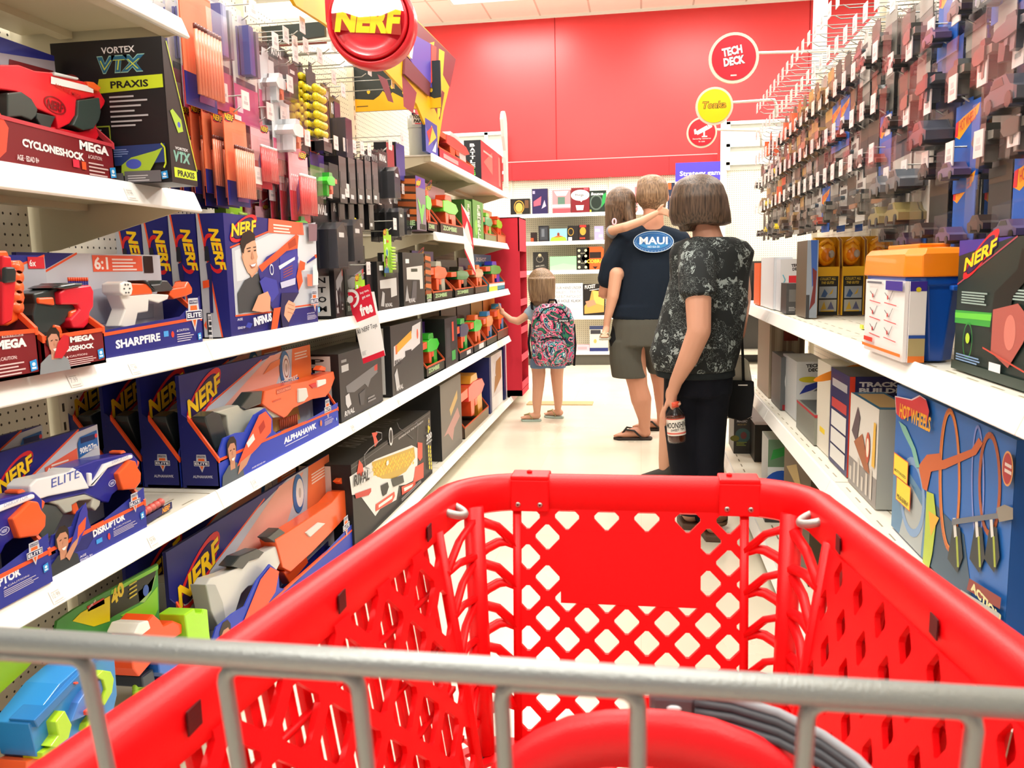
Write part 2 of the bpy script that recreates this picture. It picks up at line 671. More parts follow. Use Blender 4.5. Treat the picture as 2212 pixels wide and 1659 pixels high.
def voxel(mb, name, size=0.008, smooth=6, mat=None, parent=None, keep_col=True, col=None):
    'fuse the overlapping closed shapes of mb into one continuous skin'
    tmp = bpy.data.objects.new(name, mb.mesh(name))
    COL.objects.link(tmp)
    r = tmp.modifiers.new('r', 'REMESH')
    r.mode = 'VOXEL'
    r.voxel_size = size
    r.use_smooth_shade = True
    if smooth:
        q = tmp.modifiers.new('s', 'SMOOTH')
        q.factor = 0.6
        q.iterations = smooth
    dg = bpy.context.evaluated_depsgraph_get()
    me = bpy.data.meshes.new_from_object(tmp.evaluated_get(dg))
    COL.objects.unlink(tmp)
    bpy.data.objects.remove(tmp)
    me.name = name
    me.materials.clear()
    me.materials.append(MATS[mat or mb.mat])
    a = me.color_attributes.get('Col')
    if a:
        me.color_attributes.remove(a)
    a = me.color_attributes.new('Col', 'FLOAT_COLOR', 'CORNER')
    c = lin(col or mb.col)
    a.data.foreach_set('color', [c[0], c[1], c[2], 1.0] * len(me.loops))
    me.polygons.foreach_set('use_smooth', [True] * len(me.polygons))
    me.polygons.foreach_set('material_index', [0] * len(me.polygons))
    o = bpy.data.objects.new(name, me)
    COL.objects.link(o)
    if parent:
        o.parent = parent
    return o


def limb(mb, pts, rad):
    'tapering limb through joints'
    for i in range(len(pts) - 1):
        a, b = Vector(pts[i]), Vector(pts[i + 1])
        steps = max(2, int((b - a).length / 0.03))
        path = [a.lerp(b, k / steps) for k in range(steps + 1)]
        rr = [rad[i] + (rad[i + 1] - rad[i]) * k / steps for k in range(steps + 1)]
        mb.tube(path, rr, 12)
    for p, r in zip(pts, rad):
        mb.ball(p, r * 1.0, 12, 8)
# ================================================================== the setting
f = MB(mat='floor_vinyl'); f.box(-9, -4, -0.05, 9, 11, 0); struct(f.build('floor'))
c = MB(mat='ceiling_tile'); c.box(-9, -4, CEIL, 9, 10.75, CEIL + 0.05); struct(c.build('ceiling'))
w = MB(mat='wall_red'); w.box(-2.95, 10.62, 0, 9, 10.75, CEIL)
struct(w.build('wall_back'))
w = MB('efe9e0', 'matte'); w.box(-9, 10.62, 0, -2.96, 10.75, CEIL); struct(w.build('wall_side'))
# seams of the red wall panels
t = MB('9c1a1f', 'matte')
for x in (-1.05, 1.95):
    t.box(x, 10.612, 2.3, x + 0.008, 10.62, CEIL)
struct(t.build('trim_1'))
cap = MB('f4f1ea', 'matte'); cap.box(-2.96, 10.60, CEIL - 0.03, 9, 10.62, CEIL); struct(cap.build('trim_2'))
for i, (x, y) in enumerate(TROFFERS):
    t = empty('ceiling_light', (x, y, CEIL))
    tag(t, 'white rectangular ceiling light, ' + ('the one lit above the red wall' if i == 13 else 'at the upper left behind the hanging packs' if i == 12 else '%s light of the %s row over the aisles' % (['left', 'middle', 'right'][i % 3] if i < 12 else 'wall', ['nearest', 'second', 'third', 'fourth', 'last'][min(i // 3, 4)] + (' far' if i == 15 else ''))), 'ceiling light', 'lights in the ceiling')
    m = MB('f4f2ec', 'enamel')
    for a in ((-.61, -.305, -.58, .305), (.58, -.305, .61, .305), (-.58, -.305, .58, -.28), (-.58, .28, .58, .305)):
        m.box(a[0], a[1], -0.035, a[2], a[3], 0)
    m.build('frame', t)
    m = MB(mat='glow'); m.box(-.58, -.28, -0.018, .58, .28, -0.004); m.build('diffuser', t)
# fire sprinkler
t = empty('sprinkler', at(911, 8, 8.0)); t.location.z = CEIL
tag(t, 'small steel fire sprinkler hanging from the ceiling near the glossy round sign', 'sprinkler')
m = MB('8d8880', 'steel'); m.lathe([(.03, 0), (.03, -.01), (.012, -.012), (.012, -.1), (.03, -.13), (.012, -.15), (.035, -.16), (.035, -.165)], 12); m.build('pipe', t)
m = MB('c8c2b6', 'steel'); m.lathe([(.06, -.001), (.055, -.02), (.02, -.022)], 16); m.build('escutcheon', t)

WH, LIPC, TAN = 'f3f0e8', 'fbfaf5', 'cbbf9f'
BAY = 1.22
PEGX_L, PEGX_R = -1.53, 0.97


def gondola(name, label, x_back, side, y0, bays, top, deck_lip, panel_top=None):
    'slotted uprights, pegboard back, base deck; side = +1 faces +x, -1 faces -x'
    g = tag(empty(name, (x_back, y0, 0)), label, 'shelving unit')
    for b in range(bays):
        m = MB(mat='pegboard'); tp = top[b] if isinstance(top, (list, tuple)) else top
        m.box(-0.012 * side if side > 0 else 0, b * BAY + 0.03, 0.1, 0 if side > 0 else 0.012, (b + 1) * BAY - 0.03, tp)
        m.build('back_panel', g)
        m = MB('bdb49a', 'enamel'); m.box(0, b * BAY + .005, 0, side * (abs(deck_lip - x_back) - 0.06), (b + 1) * BAY - .005, 0.075)
        m.build('kick_plate', g)
        m = MB('e8e2d0', 'enamel'); L = side * abs(deck_lip - x_back)
        m.box(0, b * BAY + .003, 0.08, L * .97, (b + 1) * BAY - .003, 0.105)
        for q in range(9):
            for r_ in (0.35, 0.62, 0.85):
                m.box(L * r_, b * BAY + .1 + q * .12, 0.1052, L * r_ + side * .006, b * BAY + .16 + q * .12, 0.1056, '7d745e')
        m.build('base_deck', g)
        m = MB(LIPC, 'enamel')
        m.prism([(L * .97, .105), (L * .97, .115), (L * .985, .118), (L + side * .012, .075), (L + side * .004, .07), (L * .965, .085)], b * BAY + .004, (b + 1) * BAY - .004, plane='xz')
        m.build('deck_edge', g)
    for b in range(bays + 1):
        tp = top[min(b, bays - 1)] if isinstance(top, (list, tuple)) else top
        m = MB('ded6bf', 'enamel'); m.box(-.02 * side, b * BAY - .016, 0, .022 * side, b * BAY + .016, tp + 0.02)
        z = 0.2
        while z < tp:
            m.box(.0222 * side, b * BAY - .004, z, .0228 * side, b * BAY + .004, z + .022, '3b352b')
            z += 0.05
        m.build('upright', g)
    return g


SHELF = {}


def shelf(label, x_back, side, y0, z, depth, group, perf=True, width=BAY):
    key = (side, round(depth, 3), round(width, 3))
    if key in SHELF:
        return dup(SHELF[key], (x_back, y0, z), 0, label, group)
    s = tag(empty('metal_shelf', (x_back, y0, z)), label, 'shelf', group)
    sd = side
    m = MB('f0ebdc', 'enamel')
    m.box(sd * .02, .004, -.012, sd * (depth - .012), width - .004, -.004)
    for q in range(int(width / .105)):
        for r_ in (0.55, 0.80, .92):
            m.box(sd * depth * r_, .06 + q * .105, -.0039, sd * depth * r_ + sd * .004, .11 + q * .105, -.0036, 'a49a80')
    m.build('shelf_deck', s)
    m = MB(TAN, 'enamel')      # folded underside flange and stiffening ribs
    m.box(sd * .03, .03, -.02, sd * (depth - .02), width - .03, -.0125)
    m.box(sd * .30 * depth, .03, -.036, sd * .38 * depth, width - .03, -.02)
    m.box(sd * (depth - .05), .008, -.04, sd * (depth - .012), width - .008, -.0125)
    m.build('underside', s)
    m = MB(LIPC, 'enamel')
    m.prism([(sd * (depth - .012), 0), (sd * (depth - .004), .003), (sd * depth, 0), (sd * (depth + .018), -.044), (sd * (depth + .012), -.048), (sd * (depth - .012), -.04)],
            .002, width - .002, plane='xz')
    m.build('price_channel', s, bevel=.0015)
    for y in (.012, width - .018):
        m = MB('d9d0b4', 'enamel')
        m.prism([(sd * .022, .0), (sd * .022, -.135), (sd * .07, -.13), (sd * (depth - .04), -.045), (sd * (depth - .01), -.04), (sd * (depth - .02), -.013)], y, y + .004, plane='xz')
        m.build('bracket', s)
    SHELF[key] = s
    return s


LDEP = 0.44
Y0L = 0.73
GL = gondola('gondola_shelving', 'long off-white pegboard shelving unit filled with toy blasters along the near side', PEGX_L, 1, Y0L, 6,
             [2.25] * 5 + [2.25], -1.09)
order = ['first', 'second', 'third', 'fourth', 'fifth', 'sixth']
ztxt = {1.81: 'top', 1.40: 'second', 1.03: 'third', 0.64: 'lowest'}
for z, bays in ((1.81, (0, 3, 4)), (1.40, (0, 3, 4)), (1.03, range(5)), (0.64, range(5))):
    for b in bays:
        shelf('white metal shelf, %s level, %s section of the blaster aisle' % (ztxt[z], order[b]), PEGX_L, 1, Y0L + b * BAY, z, LDEP, 'shelves of the long blaster unit')
for px_, py_, X_, tx_ in ((150, 822, -1.077, '7.99'), (282, 795, -1.077, '12.99'), (272, 404, -1.077, '19.99'), (322, 1160, -1.077, '29.99'), (110, 1280, -1.077, '10.99'), (545, 1040, -1.077, '24.99'), (760, 912, -1.077, '39.99'), (860, 855, -1.077, '19.99')):
    w_ = atX(px_, py_, X_)
    lv = min((1.40, 1.03, .64), key=lambda q: abs(q - .02 - w_.z))
    m = MB('e9e6de'); m.prism([(-.0, 0), (.034, 0), (.034, .026), (0, .026)], 0, .0006, 'f4f2ec')
    A = Art(m, 'front', .034, .026, .01); A.text(tx_, .1, .35, .6, .38, 'b4b0ac', 0, .0); A.rect(.1, .8, .7, .86, 'cac6c2').rect(.1, .12, .8, .18, 'cac6c2')
    o = m.build('price_label', loc=(PEGX_L + .44 + .0172, w_.y, lv - .038), rz=LROT); o.rotation_euler = (-.38, 0, LROT)
    tag(o, 'small white price label reading %s, %s shelf edge, blaster unit, %s' % (tx_, {1.40: 'second', 1.03: 'third', .64: 'lowest'}[lv], 'near the camera' if w_.y < 2 else 'farther along'), 'price label', 'price labels on the shelf edges')
RDEP = 0.42
Y0R = 4.93 - 4 * BAY
GR = gondola('gondola_shelving', 'long off-white pegboard shelving unit with hanging toy packs facing the blasters', PEGX_R, -1, Y0R, 4, [2.22] * 4, 0.47)
for z in (0.99, 0.56):
    for b in range(4):
        shelf('white metal shelf, %s level, %s section under the hanging packs' % ({0.99: 'upper', 0.56: 'lower'}[z], order[b]), PEGX_R, -1, Y0R + b * BAY, z, RDEP, 'shelves under the hanging toy packs')
# end upright of the right-hand unit and its base end
# far wall unit with board games
g = tag(empty('gondola_shelving', (-1.6, 10.5, 0)), 'white wall shelving unit of board games below the red wall', 'shelving unit')
XB = [0, 1.22, 2.44, 3.66, 4.88]
m = MB(mat='pegboard_back')
m.box(-1.22, 0, .1, 2.52, .012, 2.28); m.build('back_panel', g)
m = MB(mat='pegboard_back'); m.box(2.56, -.02, 1.0, 4.9, -.008, 2.72); m.build('back_panel', g)
m = MB('57534a', 'enamel'); m.box(-1.22, -.36, 0, 2.52, -.34, .12); m.build('kick_plate', g)
m = MB('f4efe2', 'enamel'); m.box(-1.22, -.4, .13, 2.52, 0, .17); m.build('base_deck', g)
for x in (0, 1.22, 2.5):
    m = MB('d9d2bd', 'enamel'); m.box(x - .012, -.02, .1, x + .012, .02, 2.3); m.build('upright', g)
m = MB('c9232a', 'enamel'); m.box(-1.25, -.06, 2.28, 2.5, -.045, 2.50); m.build('header_panel', g)
m = MB('f0a0a0', 'enamel'); m.box(-1.25, -.064, 2.495, 2.5, -.044, 2.505); m.build('header_trim', g)
m = MB('8d1a1e', 'enamel'); m.box(.01, -.0615, 2.28, .016, -.0605, 2.495); m.box(1.93, -.0615, 2.28, 1.936, -.0605, 2.495); m.build('seam', g)
for i, z in enumerate((1.84, 1.51, 1.16, 0.61)):
    for b in range(3):
        s = tag(empty('metal_shelf', (-2.7 + b * 1.22 + (0.0), 10.5, z)), 'white board game shelf, %s from the top, %s section of the far unit' % (['first', 'second', 'third', 'fourth'][i], ['first', 'middle', 'last'][b]), 'shelf', 'shelves of the far board game unit')
        s.location.x = -2.82 + b * 1.22 + (.0 if b else 0)
        m = MB('f6f2e8', 'enamel'); m.box(.004, -.4, -.02, 1.216, 0, -.002); m.build('shelf_deck', s)
        m = MB('fffdf6', 'enamel'); m.prism([(-.4, 0), (-.415, -.045), (-.395, -.045)], .003, 1.217, plane='yz'); m.build('price_channel', s)
# tall white standards of the neighbouring units seen at both ends of the red fascia
for x0, x1, z0, z1, nm in ((-2.35, -1.66, 2.3, 2.87, 'beside the narrow edge-on sign'), (0.98, 2.4, 2.3, 2.86, 'above the bare pegboard')):
    t = tag(empty('rail_frame', (x0, 10.44, z0)), 'pale open rail frame of the wall unit ' + nm, 'frame')
    m = MB('dfe3dc', 'matte'); m.box(0, .03, 0, x1 - x0, .04, z1 - z0); m.build('panel', t)
    for z in (0.06, .27, z1 - z0 - .03):
        m = MB('f4f6f0', 'enamel'); m.box(0, -.02, z, x1 - x0, .025, z + .035); m.build('rail', t)
    for x in (.02, (x1 - x0) * .62):
        m = MB('f4f6f0', 'enamel'); m.box(x, -.02, 0, x + .045, .03, z1 - z0); m.build('post', t)


# ------------------------------------------------------------------ signs
t = tag(empty('section_sign', (at(1459, 392, 10.05).x, 10.05, at(1459, 392, 10.05).z)), 'violet section sign with white lettering Strategy games on the far unit', 'sign')
W, H = at(1563, 350, 10.05).x - at(1459, 350, 10.05).x, at(1500, 352, 10.05).z - at(1500, 392, 10.05).z
m = MB('4a3cc0', 'enamel'); m.box(0, 0, 0, W, .02, H)
Art(m, 'front', W, H, .02).text('Strategy games', .09, .2, .98, .34, 'f4f2ff', bold=.02)
m.build('panel', t)
p = at(1556, 392, 10.03)
m = MB('f2efe6', 'enamel'); m.box(p.x, p.y - .0, 0, p.x + .06, p.y + .05, 2.87); tag(m.build('sign_post'), 'slim white upright post at the edge of the violet sign', 'post')
# white square column reaching the ceiling behind the right-hand unit
a, b = at(1763, 0, 8.0), at(1789, 0, 8.0)
m = MB('f6efdf', 'matte'); m.box(a.x, 8.0, 0, b.x, 8.12, CEIL); struct(m.build('wall_column'))


def disc_sign(name, label, px, py, Y, rpx, face, ring, rod_end, draw):
    c = at(px, py, Y)
    R = rpx / FX * Y * 0.985
    t = tag(empty(name, c), label, 'sign', 'round aisle signs')
    m = MB(ring, 'plastic')
    n = 40
    for yy0, yy1, r, colr in ((0, .012, R, ring),):
        m.prism([(r * math.cos(2 * PI * k / n), r * math.sin(2 * PI * k / n)) for k in range(n)], yy0, yy1, colr)
    m.build('rim', t)
    m = MB(face, 'plastic')
    m.prism([(R * .88 * math.cos(2 * PI * k / n), R * .88 * math.sin(2 * PI * k / n)) for k in range(n)], -.003, 0, face)
    A = Art(m, 'front', 2 * R, 2 * R, .1, off=.003)
    A.o = Vector((-R, 0, -R))
    draw(A)
    m.build('face', t)
    e = Vector(rod_end) - c
    s0 = Vector((R * .98, .006, R * .15))
    m = MB('f0ece2', 'enamel')
    bend = Vector((e.x, e.y * .9, e.z)) 
    m.tube([s0, s0.lerp(e, .5), s0.lerp(e, .93), e, e + Vector((.012, .01, -.02)), e + Vector((.014, .015, -.09))], .007, 8)
    m.build('arm', t)
    return t


def d_tech(A):
    for o, cc in ((.006, '161616'), (0, 'ffffff')):
        A.text('TECH', .28 + o, .52 - o, .40, .17, cc, 0, .05, .16)
        A.text('DECK', .31 + o, .33 - o, .42, .17, cc, 0, .05, .12)
    A.rect(.44, .14, .56, .17, 'f8d0d0')


def d_tonka(A):
    A.text('Tonka', .18, .43, .64, .2, '1c1a14', .2, .06)
    A.text('Tonka', .19, .44, .62, .18, 'd8a020', .2, .02)


def d_cam(A):
    A.poly([(.28, .52), (.66, .72), (.74, .6), (.36, .42)], 'ffffff').poly([(.68, .74), (.80, .78), (.84, .66), (.74, .6)], 'ffffff')
    A.poly([(.24, .60), (.3, .62), (.36, .46), (.26, .44)], 'ffffff').rect(.55, .36, .6, .56, 'ffffff').rect(.5, .34, .68, .38, 'ffffff')
    A.text('Security cameras', .2, .26, .6, .06, 'f6d8d8').text('in use', .4, .18, .2, .05, 'f6d8d8')


disc_sign('round_sign', 'large round red sign with two slanted white words on a white arm', 1585, 125, 4.3, 50, 'd21f33', 'e9dfcc', at(1858, 108, 4.3), d_tech)
disc_sign('round_sign', 'round yellow sign on a white arm, between the two red ones', 1543, 229, 4.62, 38, 'f6d512', 'e6dcc6', at(1672, 215, 4.62), d_tonka)
disc_sign('round_sign', 'smallest round red sign with a white security camera symbol', 1516, 286, 4.9, 31, 'cf2436', 'e6dcc6', at(1640, 282, 4.9), d_cam)
# edge-on aisle sign at the end of the blaster unit
a = at(1090, 250, 6.7)
t = tag(empty('end_sign', (a.x, 6.7, 1.84)), 'tall pale rounded sign seen nearly edge-on at the end of the blaster shelves', 'sign')
m = MB('f6d9d4', 'enamel'); zt = at(1090, 243, 6.7).z - 1.84
m.prism([(-.05, 0), (.05, 0), (.05, zt - .15)] + [(.05 + .11 * math.sin(q) - .11 * (1), zt - .12 + .12 * math.cos(q)) for q in (1.2, .8, .4, 0, -.4, -.8, -1.2)] + [(-.12, zt - .2), (-.05, zt - .3)], -.012, .012, plane='yz')
m.build('panel', t)
# ================================================================== shopping cart (the camera looks over its basket)
RED = 'f00812'
cart = tag(empty('shopping_cart', (-0.017, 1.1, 0.0)), 'bright red plastic shopping cart with lattice basket pushed down the aisle', 'shopping cart')
ox, oy = -0.017, 1.1
# the basket outline in plan at rim height, from the near left, round the front, to the near right (cart space: y=0 front wall, negative towards the handle)
HF, HB = 0.222, 0.347         # half widths front, back
YB = -0.86
ZF, ZB = 0.906, 0.908         # rim heights front and back


def half(y, t=1.0):
    k = y / YB
    return (HF + (HB - HF) * min(k, 1.3))


def rim_z(y):
    return ZF + (ZB - ZF) * (y / YB)


def plan(inset=0.0, shrink=0.0, rc=0.095):
    pts = []
    for i in range(13):
        y = YB + (0 - rc - YB) * i / 12
        pts.append((-half(y) + inset + shrink, y - 0))
    for i in range(1, 9):
        q = PI - PI / 2 * i / 8
        h = half(-rc) - inset - shrink
        pts.append((-h + rc + rc * math.cos(q), -rc + (rc - inset - shrink * .5) * math.sin(q)))
    n = len(pts)
    return pts + [(-x, y) for x, y in reversed(pts)]


# ---- rim band: rolled lip outside, tall band inside
m = MB(RED, 'cart')
prof = [(-.012, -.004), (-.016, .004), (-.010, .012), (.004, .014), (.014, .008), (.016, -.004), (.0155, -.032), (.010, -.036), (.004, -.03), (.0035, -.012), (-.004, -.006)]
pl = plan()
vs, fs = [], []
P = len(prof)
for i, (x, y) in enumerate(pl):
    a, b = pl[max(i - 1, 0)], pl[min(i + 1, len(pl) - 1)]
    t = Vector((b[0] - a[0], b[1] - a[1])).normalized()
    nrm = Vector((t.y, -t.x))         # inwards
    deep = 1.0 + 0.25 * max(0, min(1, (-y - .05) / .5))
    for (u, v) in prof:
        vs.append((x + nrm.x * u, y + nrm.y * u, rim_z(y) + (v if v > -.02 else v * deep)))
for i in range(len(pl) - 1):
    for k in range(P):
        l = (k + 1) % P
        fs.append((i * P + k, i * P + l, (i + 1) * P + l, (i + 1) * P + k))
fs += [tuple(range(P)), tuple((len(pl) - 1) * P + k for k in reversed(range(P)))]
m.add(vs, fs, smooth=True)
m.build('rim', cart)
# dark square peg openings in the side bands
for s in (-1, 1):
    for y in (-.18, -.39, -.60):
        z = rim_z(y) - .013
        x = s * (half(y) - .0175)
        m = MB('3a0d10', 'cart')
        m.prism([(y - .009, z - .010), (y + .009, z - .010), (y + .009, z + .008), (y - .009, z + .008)], x - .0006, x + .0006, plane='yz')
        m.build('peg_opening', cart)


def lattice(face, u0, u1, v0, v1, pu, pv, hole, solid=(), shift=(0, 0)):
    'flat sheet of crossing diagonal bars: diamonds with openings; face maps u, v to a point; clipped to the rectangle'
    bm = bmesh.new()
    nu = int((u1 - u0) / pu) + 3
    nv = int((v1 - v0) / pv) + 3
    for i in range(-1, nu * 2):
        for j in range(-1, nv * 2):
            if (i + j) % 2:
                continue
            cu, cv = u0 + shift[0] + i * pu / 2, v0 + shift[1] + j * pv / 2
            if cu < u0 - pu or cu > u1 + pu or cv < v0 - pv or cv > v1 + pv:
                continue
            o = [(cu - pu / 2, cv), (cu, cv - pv / 2), (cu + pu / 2, cv), (cu, cv + pv / 2)]
            fill = any(a <= cu <= b and c <= cv <= d for a, b, c, d in solid)
            if fill:
                bm.faces.new([bm.verts.new((p[0], p[1], 0)) for p in o])
                continue
            inn = []
            for p in o:            # hole with slightly clipped corners
                inn.append((cu + (p[0] - cu) * hole, cv + (p[1] - cv) * hole))
            O = [bm.verts.new((p[0], p[1], 0)) for p in o]
            q = []
            for k in range(4):
                a, b_, c_ = inn[k - 1], inn[k], inn[(k + 1) % 4]
                q.append(((b_[0] * .88 + a[0] * .12), (b_[1] * .88 + a[1] * .12)))
                q.append(((b_[0] * .88 + c_[0] * .12), (b_[1] * .88 + c_[1] * .12)))
            I = [bm.verts.new((x, y, 0)) for x, y in q]
            for k in range(4):
                bm.faces.new((O[k], I[2 * k + 1], I[2 * k])) if False else None
                bm.faces.new([O[k], O[(k + 1) % 4], I[(2 * k + 2) % 8], I[2 * k + 1]])
                bm.faces.new([O[k], I[2 * k + 1], I[2 * k]])
    for co, no in (((u0, 0, 0), (-1, 0, 0)), ((u1, 0, 0), (1, 0, 0)), ((0, v0, 0), (0, -1, 0)), ((0, v1, 0), (0, 1, 0))):
        bmesh.ops.bisect_plane(bm, geom=bm.verts[:] + bm.edges[:] + bm.faces[:], plane_co=co, plane_no=no, clear_outer=True)
    bmesh.ops.remove_doubles(bm, verts=bm.verts[:], dist=1e-5)
    bm.normal_update()
    me_v = [face(v.co.x, v.co.y) for v in bm.verts]
    bm.verts.index_update()
    me_f = [[v.index for v in f_.verts] for f_ in bm.faces]
    bm.free()
    return me_v, me_f


# front wall: lattice with a solid plate in its upper middle
ZT = ZF - .031
ZBOT = 0.55
FW = .151


def front_face(u, v):
    return (u, -.012 - (ZT - v) * .10, v)


m = MB(RED, 'cart')
pitch = .0535
m.add(*lattice(front_face, -FW, FW, ZBOT, ZT, pitch, .056, .70, solid=((-.085, .080, .758, .838),), shift=(.015, .034)))
o = m.build('front_lattice', cart, solid=.007)
m = MB(RED, 'cart')
m.add([front_face(-.091, .747), front_face(.095, .747), front_face(.095, .846), front_face(-.091, .846)], [(0, 1, 2, 3)])
m.build('front_plate', cart, solid=.0085)
for s in (-1, 1):
    m = MB(RED, 'cart')
    a, b = front_face(s * FW, ZT + .004), front_face(s * FW, ZBOT)
    m.tube([a, b], .0075, 4, flat=1.0)
    # corner post
    cxp = s * (HF - .017)
    m.tube([(cxp, -.045, ZT + .01), (cxp - s * .012, -.075, ZBOT)], .014, 8)
    n = 7
    for i in range(n):
        z0 = ZT - .006 - i * .056
        # bowed cross bars and diagonals between lattice edge and post
        pa = Vector(front_face(s * FW, z0 - .046))
        pb = Vector((cxp - s * .002, -.05 - (ZT - z0) * .1, z0 - .052))
        mid = (pa + pb) / 2 + Vector((0, .012, .008))
        if z0 - .06 > ZBOT:
            m.tube([pa, pa.lerp(mid, .6) + Vector((0, .003, .002)), mid, mid.lerp(pb, .5) + Vector((0, .003, .001)), pb], .0045, 6, flat=1.5)
            pc = Vector((cxp - s * .002, -.05 - (ZT - z0) * .1, z0))
            mid = (pa + pc) / 2 + Vector((0, .011, .004))
            m.tube([pa, mid, pc], .0048, 6, flat=1.4)
        # same on the side wall beyond the post
        pd = Vector((s * (half(-.14) - .022 - (ZT - z0) * .12), -.15, z0 - .04))
        mid = (pc + pd) / 2 + Vector((s * .004, .008, .003)) if z0 - .06 > ZBOT else None
        if mid:
            m.tube([pc, mid, pd], .005, 6, flat=1.4)
            pe = Vector((cxp - s * .004, -.055 - (ZT - z0) * .1, z0 - .05))
            m.tube([pe, (pe + pd) / 2 + Vector((s * .004, .008, 0)), pd], .005, 6, flat=1.4)
    m.build('rib', cart)
m = MB(RED, 'cart')
m.box(-HF + .02, -.066, ZBOT - .016, HF - .02, -.040, ZBOT + .004)
m.build('front_sill', cart, bevel=.003)

# side walls: inner lattice, outer upright fins
for s in (-1, 1):
    def side_face(u, v, s=s, out=0.0):
        zt = rim_z(u) - .031 * (1.0 + 0.25 * max(0, min(1, (-u - .05) / .5)))
        k = (v - ZBOT) / (ZT - ZBOT)
        return (s * (half(u) - .014 + out - (1 - k) * .045), u, ZBOT + k * (zt - ZBOT + .004))
    m = MB(RED, 'cart')
    if s < 0:
        m.add(*lattice(side_face, YB + .02, -.145, ZBOT, ZT, .088, .086, .76, shift=(0.01, .02)))
    else:
        m.add(*lattice(side_face, YB + .02, -.145, ZBOT, ZT, .052, .084, .50, shift=(0.0, .01)))
    m.build('side_lattice', cart, solid=.006)
    m = MB(RED, 'cart')
    m.tube([side_face(-.147, ZT + .004), side_face(-.147, (ZT + ZBOT) / 2), side_face(-.147, ZBOT)], .0085, 6)
    m.build('side_post', cart)
    m = MB(RED, 'cart')
    y = -.16
    k = 0
    while y > YB + .02:
        a = Vector(side_face(y, ZT, s, .012)); b = Vector(side_face(y, ZBOT, s, .012))
        wdt = .014 if s < 0 else .017
        m.add([a + Vector((0, -wdt / 2, .0)), a + Vector((0, wdt / 2, .0)), b + Vector((0, wdt / 2, 0)), b + Vector((0, -wdt / 2, 0)),
               a + Vector((s * .006, -wdt / 2, 0)), a + Vector((s * .006, wdt / 2, 0)), b + Vector((s * .006, wdt / 2, 0)), b + Vector((s * .006, -wdt / 2, 0))],
              [(0, 1, 2, 3), (7, 6, 5, 4), (0, 4, 5, 1), (1, 5, 6, 2), (2, 6, 7, 3), (3, 7, 4, 0)])
        y -= .0235
        k += 1
    for v in (.2, .4, .6, .8):
        zz = ZBOT + (ZT - ZBOT) * v
        pa, pb = Vector(side_face(-.15, zz, s, .012)), Vector(side_face(YB + .02, zz, s, .012))
        m.tube([pa, pb], .004, 4)
    m.build('side_fins', cart)
# basket floor grid
def floor_face(u, v):
    return (u, v, ZBOT - .004)
m = MB(RED, 'cart')
m.add(*lattice(floor_face, -.23, .23, YB + .05, -.045, .05, .05, .62))
m.build('basket_floor', cart, solid=.006)

# riveted clip plates on the front band, with screws as their own pieces
def clip(x):
    z = rim_z(-.0)
    m = MB(RED, 'cart')
    m.box(x - .026, -.0215, z - .034, x + .026, -.0165, z + .010)
    m.box(x - .026, -.0215, z + .009, x + .026, .016, z + .0155)
    c = m.build('rim_clip', cart, bevel=.002)
    for dx in (-.016, .014):
        q = MB('b9b4ae', 'steel')
        q.ball((x + dx, -.0222, z - .024), (.0038, .002, .0038), 12, 6)
        q.ball((x + dx, -.0243, z - .024), (.0012, .0006, .0012), 8, 4, '3a3a3a')
        q.build('screw', c)
a = at(1145, 1060, 1.085); b = at(1597, 1080, 1.085)
clip(a.x - ox); clip(b.x - ox)
# small moulding nibs on the rim
for x in (a.x - ox - .002, b.x - ox - .012):
    m = MB(RED, 'cart')
    m.ball((x, -.002, rim_z(0) + .017), (.004, .003, .003), 8, 6)
    m.build('nib', cart)
# metal loops through the side bands near the front corners
for s in (-1, 1):
    c = Vector((s * (half(-.105) - .006), -.088, rim_z(-.1) - .012))
    m = MB('a9aaa6', 'zinc')
    pts = []
    for i in range(12):
        q = PI * (0.05 + .95 * i / 11)
        pts.append(c + Vector((-s * .026 * math.sin(q), -.018 * math.cos(q) - .012, .006 - .010 * math.sin(q))))
    m.tube(pts, .0052, 10)
    m.build('wire_loop', cart)

# ---- chassis below (seen through the openings from other positions)
m = MB('7c7d7a', 'zinc')
for s in (-1, 1):
    m.tube([(s * .24, -.03, .13), (s * .25, -.1, .2), (s * .26, -.5, .26), (s * .285, -.9, .30), (s * .30, -1.02, .7), (s * .315, -1.0, .985)], .012, 10)
    m.tube([(s * .2, -.08, .55), (s * .23, -.5, .42), (s * .25, -.85, .32)], .009, 8)
m.tube([(-.24, -.03, .13), (.24, -.03, .13)], .012, 10)
m.tube([(-.285, -.9, .30), (.285, -.9, .30)], .012, 10)
m.build('chassis', cart)
for x, y in ((-.22, -.06), (.22, -.06), (-.27, -.88), (.27, -.88)):
    m = MB('3a3a3a', 'rubber')
    m.M = Matrix.Translation((x, y, .065)) @ Matrix.Rotation(PI / 2, 4, 'Y')
    m.lathe([(.03, -.016), (.06, -.016), (.064, -.01), (.064, .01), (.06, .016), (.03, .016)], 24)
    wl = m.build('wheel', cart)
    m = MB('9a9b98', 'steel')
    m.box(x - .022, y - .014, .06, x - .018, y + .014, .14); m.box(x + .018, y - .014, .06, x + .022, y + .014, .14); m.box(x - .022, y - .014, .136, x + .022, y + .014, .142)
    m.tube([(x - .024, y, .065), (x + .024, y, .065)], .006, 8)
    m.build('fork', cart)
m = MB('c21521', 'plastic')
m.tube([(-.30, -1.0, .985), (.30, -1.0, .985)], .016, 14); m.build('handle', cart)

